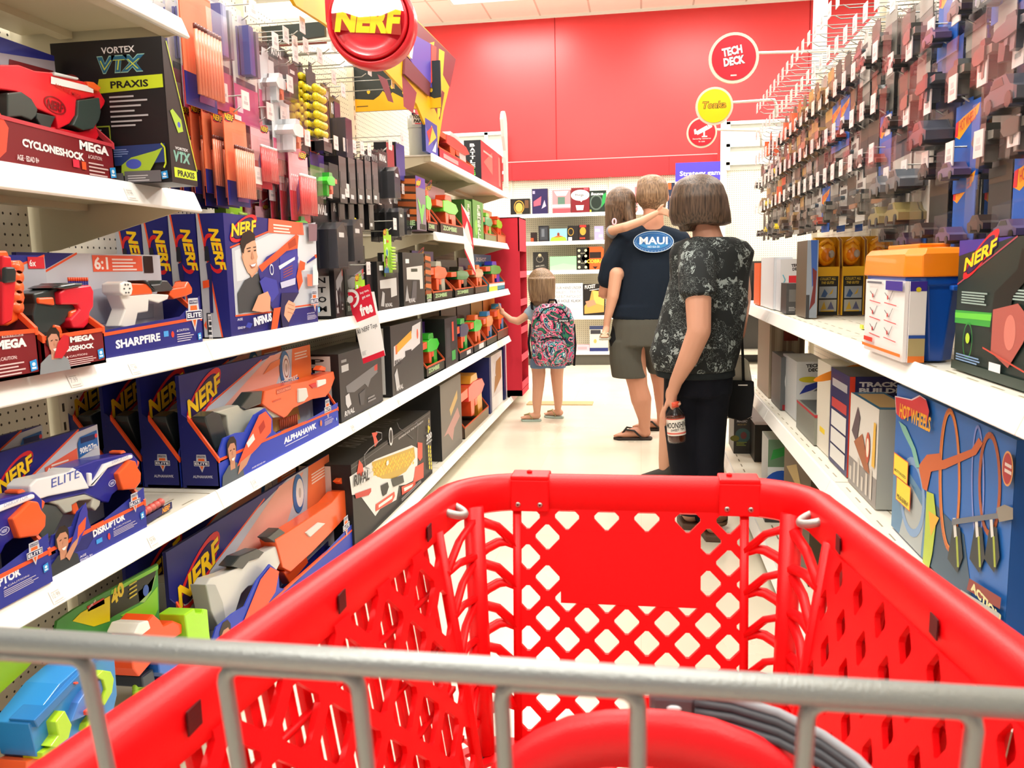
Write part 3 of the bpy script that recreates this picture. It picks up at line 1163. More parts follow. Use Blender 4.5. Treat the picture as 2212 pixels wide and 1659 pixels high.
# ---- fold-down child seat wire gate close to the camera: top bar, hoops hanging from it
YG = 0.285
def G(px, py, dy=0.0):
    p = at(px, py, YG + dy); return Vector((p.x - ox, p.y - oy, p.z))
m = MB('a0a3a2', 'zinc')
a, b = G(-160, 1372), G(2400, 1533)
m.tube([a, a.lerp(b, .5), b], .0052, 16)
m.build('gate_bar', cart)
for (x0, x1) in ((-150, 190), (487, 775), (1083, 1378), (1742, 2105)):
    m = MB('969998', 'zinc')
    yl = lambda x: 1372 + (1533 - 1372) * (x + 160) / 2560 + 38
    pts = []
    dx0 = (1106 - x0) * .23 / 2 * .35
    dx1 = (1106 - x1) * .23 / 2 * .35
    A0, A1 = G(x0, yl(x0) + 22), G(x1, yl(x1) + 22)
    r = .0065
    down = Vector((0, .016, -.12))
    c0, c1 = A0 + down, A1 + down
    top = [A0 + Vector((r * (1 - math.cos(q)), 0, r * math.sin(q))) for q in (0, .4, .8, 1.2, PI / 2)]
    top2 = [A1 + Vector((-r * (1 - math.cos(q)), 0, r * math.sin(q))) for q in (PI / 2, 1.2, .8, .4, 0)]
    m.tube([c0 + down * .6, c0, A0.lerp(c0, .5)] + top + top2 + [A1.lerp(c1, .5), c1, c1 + down * .6], .0032, 12)
    m.build('gate_wire', cart)

# ---- child seat back: red bowed panel with a lattice skirt, and the ribbed grey strap lying over it
YS = 0.50
def S(px, py, Y=YS):
    p = at(px, py, Y); return Vector((p.x - ox, p.y - oy, p.z))
top = [(1045, 1690), (1100, 1630), (1160, 1588), (1230, 1558), (1310, 1545), (1390, 1542), (1460, 1547), (1540, 1563), (1620, 1592), (1700, 1635), (1760, 1675), (1800, 1715)]
m = MB('e0101a', 'cart')
vs = []
N = len(top)
for dz, dy in ((0, 0), (.004, -.004), (.003, -.009), (-.002, -.0125), (-.024, -.018)):
    for px, py in top:
        p = S(px, py)
        vs.append((p.x, p.y + dy, p.z + dz))
fs = [(r * N + k, r * N + k + 1, (r + 1) * N + k + 1, (r + 1) * N + k) for r in range(4) for k in range(N - 1)]
m.add(vs, fs, smooth=True)
m.build('seat_back', cart, solid=.004)
m = MB('e0101a', 'cart')
c0 = S(1400, 1660)
def skirt(u, v):
    return (u, c0.y - .02 - v * .12, .875 - .04 - v)
m.add(*lattice(skirt, -.10, .20, -.01, .12, .026, .026, .6))
m.build('seat_lattice', cart, solid=.004)
path = [S(1500, 1522, .52), S(1580, 1534, .515), (S(1680, 1564, .505)), S(1775, 1612, .49), S(1850, 1665, .475), S(1910, 1730, .46)]
fine = []
for a_, b_ in zip(path[:-1], path[1:]):
    fine += [a_, a_.lerp(b_, .5)]
fine.append(path[-1])
m = MB('35353a', 'rubber')
for k in range(4):
    o = Vector((0, 0, .0075 - k * .0048)) + Vector((0, -.003 * k, 0))
    m.tube([p + o for p in fine], .0031, 8, '8a8a90' if k == 0 else '3c3c42')
m.build('seat_strap', cart)
m = MB('5a5358', 'plastic')
a_, b_ = S(1422, 1517, .522), S(1500, 1522, .52)
m.box(a_.x - .006, a_.y - .006, a_.z - .0105, b_.x + .002, a_.y + .004, a_.z + .0085)
bk = m.build('strap_buckle', cart, bevel=.004)
m = MB('d8d4d8', 'plastic')
m.ball((a_.x + .010, a_.y - .007, a_.z), (.005, .0015, .0022), 12, 6); m.build('buckle_button', bk)
# ================================================================== people
SKIN_M, SKIN_W, SKIN_G = 'c98f73', 'd39b80', 'd6a184'


def solid_of(parts, name, mat, col, size, smooth, parent):
    m = MB(col, mat)
    for p in parts:
        if p[0] == 'L':
            limb(m, p[1], p[2])
        elif p[0] == 'B':
            m.ball(p[1], p[2], 16, 10)
        elif p[0] == 'LF':
            'flattened limb: elliptical sections, scale s[i] = (rx, ry) in world x, y'
            pts, rs = p[1], p[2]
            fine_p, fine_r = [], []
            for (a, b), (r, q) in zip(zip(pts[:-1], pts[1:]), zip(rs[:-1], rs[1:])):
                for k in range(4):
                    fine_p.append(Vector(a).lerp(Vector(b), k / 4))
                    fine_r.append((r[0] + (q[0] - r[0]) * k / 4, r[1] + (q[1] - r[1]) * k / 4))
            fine_p.append(Vector(pts[-1])); fine_r.append(rs[-1])
            n = 20
            vs = [(pp.x + rr[0] * math.cos(2 * PI * k / n), pp.y + rr[1] * math.sin(2 * PI * k / n), pp.z) for pp, rr in zip(fine_p, fine_r) for k in range(n)]
            N = len(fine_p)
            fs = [(i * n + k, i * n + (k + 1) % n, (i + 1) * n + (k + 1) % n, (i + 1) * n + k) for i in range(N - 1) for k in range(n)]
            fs += [tuple(range(n - 1, -1, -1)), tuple((N - 1) * n + k for k in range(n))]
            m.add(vs, fs)
    return voxel(m, name, size, smooth, mat, parent, col=col)


def fingers(parts, palm, dirs, lens, r=.0085, curl=Vector((0, 0, -1))):
    for (off, d), L in zip(dirs, lens):
        a = palm + Vector(off)
        d = Vector(d).normalized()
        b = a + d * L * .45
        d2 = (d + curl * .5).normalized()
        c = b + d2 * L * .3
        d3 = (d2 + curl * .6).normalized()
        e = c + d3 * L * .25
        parts.append(('L', [a, b, c, e], [r * 1.05, r, r * .92, r * .8]))


def O(py, px, Y, loc):
    return at(px, py, Y) - loc


def face_bits(root, C_, R_, fwd, skin):
    'eyes, brows, lips on the far side of the head (turned away from the aisle camera)'
    fwd = Vector(fwd).normalized()
    side = Vector((fwd.y, -fwd.x, 0))
    for s in (-1, 1):
        m = MB('f2f0ec', 'plastic')
        c = C_ + fwd * R_ * .86 + side * s * R_ * .36 + Vector((0, 0, R_ * .0))
        m.ball(c, R_ * .13, 10, 6)
        m.ball(c + fwd * R_ * .09, R_ * .065, 8, 6, '4a3220')
        m.build('eye', root)
    m = MB('b0605a', 'skin')
    c = C_ + fwd * R_ * .88 + Vector((0, 0, -R_ * .62))
    m.ball(c, (R_ * .26, R_ * .14, R_ * .07) if abs(fwd.y) > .7 else (R_ * .14, R_ * .26, R_ * .07), 12, 6)
    m.build('lips', root)


def head_parts(C_, R_, fwd):
    fwd = Vector(fwd).normalized()
    side = Vector((fwd.y, -fwd.x, 0))
    p = [('B', C_ + Vector((0, 0, R_ * .22)) - fwd * R_ * .08, (R_ * .92, R_ * .98, R_ * .95)),
         ('B', C_ + fwd * R_ * .18 - Vector((0, 0, R_ * .35)), (R_ * .72, R_ * .74, R_ * .78)),
         ('B', C_ + fwd * R_ * .55 - Vector((0, 0, R_ * .92)), (R_ * .3, R_ * .3, R_ * .25)),
         ('L', [C_ + fwd * R_ * .88 + Vector((0, 0, R_ * .05)), C_ + fwd * R_ * 1.08 - Vector((0, 0, R_ * .28))], [R_ * .09, R_ * .14])]
    for s in (-1, 1):
        e = C_ + side * s * R_ * .9 - fwd * R_ * .05 - Vector((0, 0, R_ * .1))
        p.append(('B', e, (R_ * .12, R_ * .16, R_ * .27)))
        p.append(('B', e + side * s * R_ * .06, (R_ * .08, R_ * .15, R_ * .24)))
    return p


# ------------------------------------------------------------------ the man
YM = 5.72
MO = Vector((0.02, YM, 0))
man = tag(empty('person', MO), 'man from behind in navy t-shirt, grey shorts and flip-flops, carrying a girl', 'person')
def M_(px, py, dy=0.0):
    return at(px, py, YM + dy) - MO
hc = M_(1409, 425, .02)
sh_l, sh_r = M_(1345, 523), M_(1476, 520)
parts = head_parts(hc, .112, (.25, 1, -.05))
parts += [('L', [M_(1411, 455), M_(1410, 505)], [.066, .08]),
          ('LF', [M_(1408, 500), M_(1408, 530), M_(1402, 600), M_(1388, 690), M_(1385, 745)], [(.10, .07), (.20, .105), (.175, .11), (.165, .115), (.15, .12)]),
          # left arm bent round the child, right arm hanging
          ('L', [sh_l, M_(1316, 600), M_(1306, 632, .02), M_(1345, 640, .25), M_(1380, 628, .34)], [.062, .052, .044, .036, .028]),
          ('L', [sh_r, M_(1492, 600), M_(1488, 690, .05)], [.06, .048, .036]),
          ('B', M_(1487, 712, .06), (.03, .03, .045)), ('B', M_(1393, 622, .36), (.035, .02, .03)),
          # legs
          ('L', [M_(1362, 745), M_(1378, 835, -.02), M_(1385, 862, -.02), M_(1392, 905, -.01), M_(1392, 935, 0)], [.10, .068, .072, .044, .037]),
          ('L', [M_(1420, 745, .08), M_(1430, 830, .12), M_(1434, 860, .13), M_(1432, 895, .15), M_(1430, 912, .15)], [.10, .066, .066, .044, .036])]
fa = Vector((M_(1392, 940).x, .0, .035)); fb = fa + Vector((-.0, .16, 0))
for an, yy in ((M_(1392, 940), 0.0), (M_(1432, 915), .34)):
    z0 = .022
    parts += [('L', [Vector((an.x + .012, an.y * 0 + yy, .05)), Vector((an.x - .07, yy, .05)), Vector((an.x - .14, yy - .01, .038))], [.034, .036, .028])]
    for k, (dy, L, r) in enumerate(((.03, .055, .013), (.008, .05, .0095), (-.012, .045, .009), (-.03, .038, .0085), (-.045, .032, .008))):
        a_ = Vector((an.x - .15, yy - dy, .036))
        parts.append(('L', [a_, a_ + Vector((-L * .6, 0, -.002)), a_ + Vector((-L, 0, -.006))], [r, r * .95, r * .8]))
hand = M_(1487, 715, .06)
fingers(parts, hand + Vector((0, 0, -.03)), [((-.02, .0, 0), (-.1, .1, -1)), ((-.007, .01, 0), (0, .1, -1)), ((.006, .01, 0), (0, .1, -1)), ((.019, .0, 0), (.1, .1, -1)), ((-.03, .0, .03), (-.6, .3, -1))], [.07, .078, .074, .06, .055])
solid_of(parts, 'body', 'skin', SKIN_M, .007, 4, man)
face_bits(man, hc, .112, (.25, 1, -.05), SKIN_M)
# short hair, longer on top
hp = [('B', hc + Vector((0, -.005, .048)), (.108, .116, .098)), ('B', hc + Vector((.0, -.022, .01)), (.110, .104, .108)), ('B', hc + Vector((-.01, .0, .085)), (.092, .1, .062)), ('B', hc + Vector((.02, -.025, -.06)), (.072, .072, .055))]
solid_of(hp, 'hair', 'hair_man', '8a5c36', .006, 5, man)
# t-shirt
tp = [('LF', [M_(1410, 496), M_(1409, 508), M_(1407, 530), M_(1403, 600), M_(1388, 660), M_(1383, 690)],
       [(.085, .075), (.15, .098), (.228, .122), (.205, .13), (.19, .135), (.185, .14)]),
      ('L', [M_(1350, 525), M_(1322, 570), M_(1314, 602)], [.082, .078, .074]), ('L', [M_(1468, 525), M_(1488, 570), M_(1492, 596)], [.08, .076, .07]),
      ('L', [M_(1410, 503), M_(1350, 523)], [.07, .08]), ('L', [M_(1410, 503), M_(1470, 523)], [.07, .078]), ('LF', [M_(1384, 660), M_(1378, 684)], [(.195, .14), (.19, .142)])]
solid_of(tp, 't_shirt', 'cloth', '18222f', .008, 5, man)
# printed oval on the back of the shirt, wrapped on the cloth
m = MB('2f6fa8', 'cloth')
oc = M_(1412, 521, -.155)
class _S(Art): pass
A = _S(m, 'front', .27, .145, .1)
A.mat = 'matte'
A.o = Vector((oc.x - .135, oc.y, oc.z - .0725)); A.U = Vector((.985, .09, -.02)).normalized(); A.V = Vector((0, .10, 1)).normalized(); A.N = Vector((.09, -1, .1)).normalized()
A.ell(.5, .5, .91, .49, 'cfe0ee', n=40)
A.ell(.5, .5, .88, .465, '2b62a0', n=40)
A.ell(.5, .5, .80, .385, 'a9cbe2', n=40, inner=.985)
A.poly([(.1, .45), (.2, .3), (.35, .2), (.65, .2), (.8, .3), (.9, .45), (.7, .4), (.5, .47), (.3, .38)], '3f86c0')
A.text('MAUI', .16, .38, .68, .34, 'f0f6fa', 0, .03, -.0)
A.text('NO KA OI', .36, .23, .28, .09, 'e2edf5', 0, .01)
for k in range(18):
    q = PI + PI * (k + .5) / 18
    A.rect(.5 + .46 * math.cos(q) - .006, .5 + .43 * math.sin(q) - .01, .5 + .46 * math.cos(q) + .006, .5 + .43 * math.sin(q) + .01, 'd5e6f2')
m.build('shirt_print', man)
# shorts
sp = [('LF', [M_(1383, 676), M_(1382, 700), M_(1382, 745)], [(.178, .13), (.19, .145), (.2, .155)]),
      ('LF', [M_(1354, 735), M_(1354, 775), M_(1360, 814)], [(.118, .13), (.12, .13), (.122, .125)]),
      ('LF', [M_(1412, 735, .06), M_(1424, 775, .1), M_(1432, 806, .11)], [(.12, .12), (.11, .12), (.098, .115)])]
solid_of(sp, 'shorts', 'cloth', '55544c', .008, 4, man)
m = MB('17181a', 'cloth'); limb(m, [M_(1336, 688, -.02), M_(1331, 735, -.04), M_(1336, 775, -.03)], [.03, .05, .028])
voxel(m, 'phone_pouch', .006, 4, 'cloth', man, col='17181a')
m = MB('14171c', 'cloth')
for yy, xx in ((0, M_(1392, 940).x), (.34, M_(1432, 915).x)):
    fl = MB('2a211c', 'rubber')
    pts = [(xx + .045, yy - .035), (xx + .055, yy), (xx + .045, yy + .035), (xx - .05, yy + .038), (xx - .15, yy + .052), (xx - .205, yy + .03), (xx - .215, yy - .01), (xx - .18, yy - .048), (xx - .08, yy - .042)]
    fl.prism(pts, .0, .018, plane='xy')
    o = fl.build('flip_flop', man, bevel=.004)
    st = MB('1c1512', 'rubber')
    st.tube([(xx - .165, yy - .02, .03), (xx - .13, yy - .03, .075), (xx - .07, yy - .045, .07), (xx - .02, yy - .045, .02)], .007, 8)
    st.tube([(xx - .165, yy - .02, .03), (xx - .12, yy + .005, .085), (xx - .07, yy + .04, .07), (xx - .02, yy + .045, .02)], .007, 8)
    st.build('strap', o)

# ------------------------------------------------------------------ the girl on his arm
GO = MO + Vector((-.2, .0, 0.0))
girl = tag(empty('person', Vector((GO.x, GO.y, 0.9))), 'long-haired girl carried on the arm of the man, arm round his neck, legs hanging', 'person')
GOZ = Vector((GO.x, GO.y, 0.9))
def K_(px, py, dy=0.0):
    return at(px, py, YM + dy) - GOZ
gc = K_(1345, 445, .10)
parts = head_parts(gc, .098, (.8, .6, -.05))
parts += [('L', [K_(1345, 475, .12), K_(1345, 510, .14)], [.04, .05]),
          ('LF', [K_(1346, 505, .15), K_(1348, 560, .2), K_(1355, 610, .2)], [(.10, .08), (.10, .09), (.11, .1)]),
          ('L', [K_(1328, 503, .02), K_(1323, 497, -.06), K_(1352, 490, -.17), K_(1385, 478, -.17), K_(1415, 462, -.16)], [.04, .032, .031, .027, .02]),
          ('B', K_(1427, 457, -.15), (.032, .018, .024)),
          ('L', [K_(1352, 595, .1), K_(1331, 592, -.08), K_(1324, 640, -.10), K_(1312, 690, -.10), K_(1310, 706, -.10)], [.06, .046, .04, .026, .022]),
          ('L', [K_(1310, 708, -.10), K_(1307, 722, -.14), K_(1306, 725, -.18)], [.024, .024, .02])]
for k in range(5):
    a_ = K_(1299 + k * 3.4, 726, -.19); parts.append(('L', [a_, a_ + Vector((0, -.024, -.004))], [.0085, .0075]))
hnd = K_(1430, 456, -.16)
for k in range(4):
    a_ = hnd + Vector((.008, -.004, .016 - k * .012))
    parts.append(('L', [a_, a_ + Vector((.022, 0, -.004)), a_ + Vector((.034, .004, -.016))], [.0078, .0073, .0062]))
parts.append(('L', [hnd + Vector((-.02, -.004, .014)), hnd + Vector((-.004, -.008, .034)), hnd + Vector((.01, -.006, .04))], [.009, .008, .0065]))
solid_of(parts, 'body', 'skin', SKIN_G, .0055, 3, girl)
face_bits(girl, gc, .098, (.8, .6, -.05), SKIN_G)
hp = [('B', gc + Vector((-.012, -.022, .022)), (.108, .106, .108)), ('L', [gc + Vector((-.04, -.04, .0)), K_(1326, 500, .06), K_(1314, 560, .06), K_(1309, 600, .08)], [.082, .06, .036, .012]),
      ('L', [gc + Vector((.03, -.06, .0)), K_(1364, 480, .0), K_(1366, 492, .0)], [.06, .035, .02])]
solid_of(hp, 'hair', 'hair_long', '5c3f2a', .006, 5, girl)
solid_of([('LF', [K_(1346, 500, .15), K_(1348, 560, .2), K_(1358, 605, .2)], [(.105, .09), (.115, .105), (.12, .115)]), ('L', [K_(1332, 505, .04), K_(1322, 500, -.02)], [.05, .044])], 'top', 'cloth', '8f8f94', .008, 4, girl)
solid_of([('LF', [K_(1356, 590, .2), K_(1352, 600, .1), K_(1340, 596, .0)], [(.12, .12), (.1, .1), (.07, .06)])], 'skirt', 'cloth', '9a9aa0', .008, 4, girl)
m = MB('f0b6c0', 'cloth'); q = K_(1327, 479, -.09); m.tube([q + Vector((.012 * math.cos(k * PI / 5), .008 * math.sin(k * PI / 5), .02 * math.sin(k * PI / 5))) for k in range(10)], .0055, 8, closed=True)
m.build('hair_tie', girl)
fl = MB('b9b7a6', 'rubber')
c = K_(1307, 729, -.14)
fl.prism([(c.x - .036, c.y - .085), (c.x + .03, c.y - .09), (c.x + .036, c.y + .02), (c.x + .025, c.y + .08), (c.x - .025, c.y + .08), (c.x - .036, c.y + .01)], c.z - .012, c.z + .002, plane='xy')
o = fl.build('flip_flop', girl, bevel=.003)
st = MB('cfcab0', 'rubber'); st.tube([c + Vector((-.036, .0, 0)), c + Vector((-.02, -.03, .034)), c + Vector((0, -.06, .02)), c + Vector((.02, -.03, .034)), c + Vector((.036, 0, 0))], .0045, 8); st.build('strap', o)

# ------------------------------------------------------------------ the woman
YW = 3.78
WO = Vector((0.27, YW, 0))
wom = tag(empty('person', WO), 'woman with brown bob in black floral blouse and navy trousers, holding a tea bottle', 'person')
def W_(px, py, dy=0.0):
    return at(px, py, YW + dy) - WO
wc = W_(1512, 440, .02)
parts = head_parts(wc, .105, (-.15, 1, -.08))
sh = W_(1502, 560, -.10)
el = W_(1510, 715, -.235)
wr = W_(1460, 825, -.17)
parts += [('L', [W_(1522, 480), W_(1530, 525)], [.055, .07]),
          ('LF', [W_(1532, 520), W_(1535, 545), W_(1520, 640), W_(1508, 760), W_(1505, 830)], [(.10, .07), (.17, .1), (.15, .11), (.15, .12), (.12, .11)]),
          ('L', [sh, W_(1508, 640, -.20), el, W_(1486, 775, -.21), wr, W_(1454, 845, -.16)], [.062, .056, .050, .043, .029, .026]),
          ('L', [W_(1585, 545, .05), W_(1598, 640, .08), W_(1590, 720, .14)], [.06, .052, .042]), ('L', [W_(1590, 720, .14), W_(1580, 760, .3)], [.04, .03]), ('B', W_(1580, 765, .34), (.03, .04, .03)),
          ('LF', [W_(1478, 830), W_(1480, 920), W_(1488, 1000), W_(1494, 1085)], [(.09, .1), (.07, .08), (.055, .06), (.04, .045)]),
          ('LF', [W_(1532, 830), W_(1530, 920), W_(1532, 1000), W_(1534, 1095)], [(.09, .1), (.07, .08), (.055, .06), (.04, .045)])]
hd = W_(1450, 860, -.15)
parts += [('B', hd + Vector((.0, 0, .012)), (.026, .036, .045))]
cap = W_(1457, 882, -.165)
# fingers wrapped round the neck of the bottle
for k, (ox_, L) in enumerate(((-.018, .03), (-.008, .034), (.004, .034), (.015, .03))):
    a_ = hd + Vector((.0, -.028 + k * .018, -.012))
    parts.append(('L', [a_, a_ + Vector((.004, 0, -.028)), Vector((cap.x + .004, a_.y, cap.z + .014)), Vector((cap.x + .024, a_.y + .002, cap.z + .022))], [.0095, .009, .0085, .0075]))
parts.append(('L', [hd + Vector((-.012, -.02, .0)), W_(1434, 890, -.18), W_(1436, 918, -.18)], [.011, .0095, .008]))
for px in (1492, 1536):
    an = W_(px, 1100)
    yy = (-.0 if px == 1492 else -.16)
    parts += [('L', [Vector((an.x, yy, .12)), Vector((an.x, yy - .005, .06)), Vector((an.x - .01, yy + .06, .055)), Vector((an.x - .02, yy + .15, .035))], [.04, .04, .036, .026])]
solid_of(parts, 'body', 'skin', SKIN_W, .006, 4, wom)
face_bits(wom, wc, .105, (-.15, 1, -.08), SKIN_W)
# bob haircut: full crown, straight sides to the neck
hp = [('LF', [W_(1508, 378), W_(1508, 388), W_(1508, 402), W_(1509, 428), W_(1511, 462), W_(1516, 486)],
       [(.045, .05), (.085, .09), (.108, .115), (.125, .13), (.134, .125), (.128, .105)]),
      ('LF', [W_(1487, 470, -.03), W_(1484, 500, -.02)], [(.05, .06), (.032, .04)]), ('LF', [W_(1540, 470, -.02), W_(1546, 488, -.01)], [(.06, .07), (.045, .055)])]
solid_of(hp, 'hair', 'hair_bob', '4a3020', .006, 6, wom)
m = MB('1c1c1e', 'plastic'); a_ = wc + Vector((-.08, .06, .085)); m.tube([a_ + Vector((-.012, 0, 0)), a_ + Vector((.03, .0, .012)), a_ + Vector((.09, .02, .015))], .008, 8); m.build('sunglasses', wom)
bp = [('LF', [W_(1534, 513), W_(1534, 524), W_(1537, 545), W_(1532, 600), W_(1518, 680), W_(1500, 760), W_(1499, 798)],
       [(.10, .085), (.16, .11), (.185, .125), (.172, .145), (.19, .17), (.20, .185), (.18, .175)]),
      ('L', [sh + Vector((.01, .03, .02)), W_(1506, 590, -.14), W_(1506, 622, -.18)], [.08, .082, .080]),
      ('LF', [W_(1506, 605, -.17), W_(1506, 634, -.20)], [(.078, .078), (.078, .074)]),
      ('L', [W_(1576, 545, .04), W_(1582, 600, .06), W_(1584, 650, .08)], [.07, .07, .072])]
solid_of(bp, 'blouse', 'floral', '1c2020', .008, 4, wom)
solid_of([('LF', [W_(1500, 792), W_(1502, 812)], [(.176, .168), (.176, .164)])], 'blouse_hem', 'cloth', '23282a', .008, 3, wom)
pp = [('LF', [W_(1508, 785), W_(1508, 850)], [(.155, .15), (.150, .145)]),
      ('LF', [W_(1480, 830), W_(1478, 900), W_(1484, 1000), W_(1492, 1062), W_(1495, 1105)], [(.095, .12), (.095, .10), (.082, .085), (.080, .085), (.084, .095)]),
      ('LF', [W_(1534, 830), W_(1528, 900), W_(1526, 1000), W_(1530, 1062), W_(1535, 1120)], [(.095, .12), (.088, .10), (.078, .085), (.075, .085), (.080, .095)])]
solid_of(pp, 'trousers', 'cloth', '14161f', .008, 4, wom)
for px, yy in ((1492, 0), (1536, -.16)):
    x_ = W_(px, 1100).x
    m = MB('5a4030', 'rubber')
    m.prism([(x_ - .04, yy - .06), (x_ + .035, yy - .065), (x_ + .042, yy + .08), (x_ + .02, yy + .18), (x_ - .05, yy + .18), (x_ - .06, yy + .06)], .0, .03, plane='xy')
    o = m.build('sandal', wom, bevel=.005)
    m = MB('6b4a34', 'cloth')
    for zz in (.075, .10):
        m.tube([(x_ + .05 * math.cos(k * PI / 8), yy + .05 * math.sin(k * PI / 8), zz) for k in range(16)], .009, 8, closed=True)
    m.tube([(x_ - .045, yy + .08, .03), (x_ - .02, yy + .1, .075), (x_ + .03, yy + .08, .03)], .009, 8)
    m.build('ankle_strap', o)
    m = MB('c9bda0', 'steel'); m.box(x_ - .052, yy - .058, .068, x_ - .03, yy - .054, .088); m.build('buckle', o)

# bottle of tea held by its neck
BO = at(1463, 955, YW - .17)
bt = tag(empty('tea_bottle', BO), 'bottle of amber sweet tea with orange cap held by the woman', 'bottle')
hB = at(1457, 868, YW - .17).z - BO.z
bt.rotation_euler = (0, -.08, 0)
r = .040
m = MB(mat='clear'); m.lathe([(.006, .0), (r * .92, .001), (r, .008), (r, hB * .18), (r * .985, hB * .2), (r * .985, hB * .62), (r, hB * .64), (r * .95, hB * .70), (r * .62, hB * .80), (r * .46, hB * .86), (r * .46, hB * .95)], 28); m.build('glass', bt)
m = MB(mat='tea'); m.lathe([(.004, .004), (r * .88, .005), (r * .95, .012), (r * .95, hB * .66)], 28); m.build('tea', bt)
m = MB('e8583c', 'plastic'); m.lathe([(r * .5, hB * .88), (r * .5, hB * 1.0), (r * .42, hB * 1.01)], 20); m.build('cap', bt)
m = MB('f4efe6', 'card')
n = 40
z0, z1 = hB * .2, hB * .62
def cyl(u, v, rr=r * 1.005):
    q = -PI / 2 + (u - .42) * PI * 1.15
    return (rr * math.cos(q), rr * math.sin(q), z0 + v * (z1 - z0))
m.add([cyl(i / n * 1.7 - .35, v) for v in (0, 1) for i in range(n + 1)], [(i, i + 1, n + 2 + i, n + 1 + i) for i in range(n)], smooth=True)
for (v0, v1, cc) in ((.94, 1.0, 'd85a4a'), (.08, .18, 'e8776a')):
    m.add([cyl(i / n * 1.7 - .35, v, r * 1.012) for v in (v0, v1) for i in range(n + 1)], [(i, i + 1, n + 2 + i, n + 1 + i) for i in range(n)], cc, smooth=True)
for s_, u0, v0, w_, h_, cc in (('MOONSHINE', .08, .42, .74, .34, '22201e'), ('SWEET TEA', .24, .24, .44, .14, '3a3432')):
    vs, fs, _ = shear_font(s_, .1, .02)
    m.add([cyl(u0 + x * w_, v0 + y * h_ + x * .07, r * 1.016) for x, y in vs], fs, cc)
m.build('label', bt)
# tote bag hanging from her shoulder
BX = at(1585, 912, 3.92)
bag = tag(empty('tote_bag', BX), 'cream tote bag with black front pocket hanging from the shoulder of the woman', 'bag')
def B_(px, py, dy=0.0):
    return at(px, py, 3.92 + dy) - BX
m = MB('d9d4c4', 'cloth')
pts = [B_(1548, 905), B_(1622, 905), B_(1628, 840), B_(1618, 780), B_(1590, 765), B_(1578, 790), B_(1560, 850)]
m.prism([(p.x, p.z) for p in pts], -.0, .09)
m.build('bag_body', bag, bevel=.012)
m = MB('17181b', 'matte')
pts = [B_(1571, 900), B_(1600, 908), B_(1622, 898), B_(1628, 850), B_(1627, 822), B_(1571, 820), B_(1570, 860)]
m.prism([(p.x, p.z) for p in pts], -.03, .0)
m.build('front_pocket', bag, bevel=.006)
m = MB('e8e6e0', 'steel'); a_, b_ = B_(1593, 830), B_(1613, 828); m.box(a_.x, -.034, a_.z - .002, b_.x, -.029, a_.z + .003); m.build('clasp', bag)
m = MB('1a1b1d', 'matte'); m.tube([B_(1606, 822, -.02), B_(1604, 760, -.03), B_(1598, 660, -.12), B_(1586, 560, -.10), B_(1578, 525, .0), B_(1584, 560, .1)], .008, 8, flat=.4); m.build('strap', bag)
m = MB('c9c2b2', 'steel'); m.tube([B_(1600, 778, -.02) + Vector((.008 * math.cos(k * PI / 4), 0, .012 * math.sin(k * PI / 4))) for k in range(8)], .002, 6, closed=True); m.build('ring', bag)

# ------------------------------------------------------------------ the girl reaching to the shelf
YC = 6.38
CO = Vector((-.62, YC, 0))
kid = tag(empty('person', CO), 'small girl in light blue shirt and flip-flops reaching to a toy on the shelf', 'person')
def C_(px, py, dy=0.0):
    return at(px, py, YC + dy) - CO
cc_ = C_(1170, 617, .02)
parts = head_parts(cc_, .098, (-.1, 1, .0))
parts += [('L', [C_(1170, 640), C_(1172, 662)], [.038, .045]),
          ('LF', [C_(1175, 655), C_(1178, 672), C_(1182, 730), C_(1184, 775)], [(.08, .06), (.11, .07), (.095, .075), (.11, .085)]),
          ('L', [C_(1152, 668), C_(1140, 680, -.01), C_(1119, 694, -.01), C_(1103, 690, -.01), C_(1088, 677, -.0)], [.038, .033, .030, .024, .018]),
          ('B', C_(1084, 673, 0), (.02, .022, .026)),
          ('L', [C_(1210, 670), C_(1220, 710, .05), C_(1212, 740, .12)], [.038, .03, .022]), ('B', C_(1211, 745, .14), .022),
          ('L', [C_(1160, 770), C_(1164, 805), C_(1163, 832), C_(1160, 868), C_(1160, 893)], [.062, .054, .047, .038, .026]),
          ('L', [C_(1205, 770), C_(1203, 805, .03), C_(1204, 832, .06), C_(1206, 865, .1), C_(1205, 884, .14)], [.06, .052, .044, .036, .025])]
for k in range(4):
    a_ = C_(1082, 668, 0) + Vector((-.006, -.016 + .011 * k, .008))
    parts.append(('L', [a_, a_ + Vector((-.018, 0, .008)), a_ + Vector((-.032, 0, .002))], [.0082, .0077, .0066]))
parts.append(('L', [C_(1084, 672) + Vector((0, -.018, .01)), C_(1080, 660) + Vector((0, -.02, 0)), C_(1078, 655) + Vector((0, -.018, 0))], [.0088, .008, .007]))
feet = ((C_(1160, 895), 0.0, -1), (C_(1205, 885), .14, -.5))
for an, yy, dx in feet:
    parts.append(('L', [Vector((an.x + .005, yy, .045)), Vector((an.x - .05, yy + (.02 if dx > -.9 else 0), .04)), Vector((an.x - .09, yy + (.04 if dx > -.9 else .0), .03))], [.026, .026, .02]))
    for k in range(5):
        a_ = Vector((an.x - .095, yy - .022 + k * .011 + (.04 if dx > -.9 else 0), .03)); parts.append(('L', [a_, a_ + Vector((-.022 - .003 * k, 0, -.004))], [.0082, .0072]))
solid_of(parts, 'body', 'skin', SKIN_G, .0055, 3, kid)
face_bits(kid, cc_, .098, (-.1, 1, .0), SKIN_G)
hp = [('B', cc_ + Vector((0, -.012, .03)), (.108, .114, .108)), ('LF', [C_(1170, 600, -.02), C_(1170, 625, -.03), C_(1172, 650, -.04), C_(1174, 660, -.045)], [(.108, .104), (.106, .098), (.096, .08), (.075, .05)])]
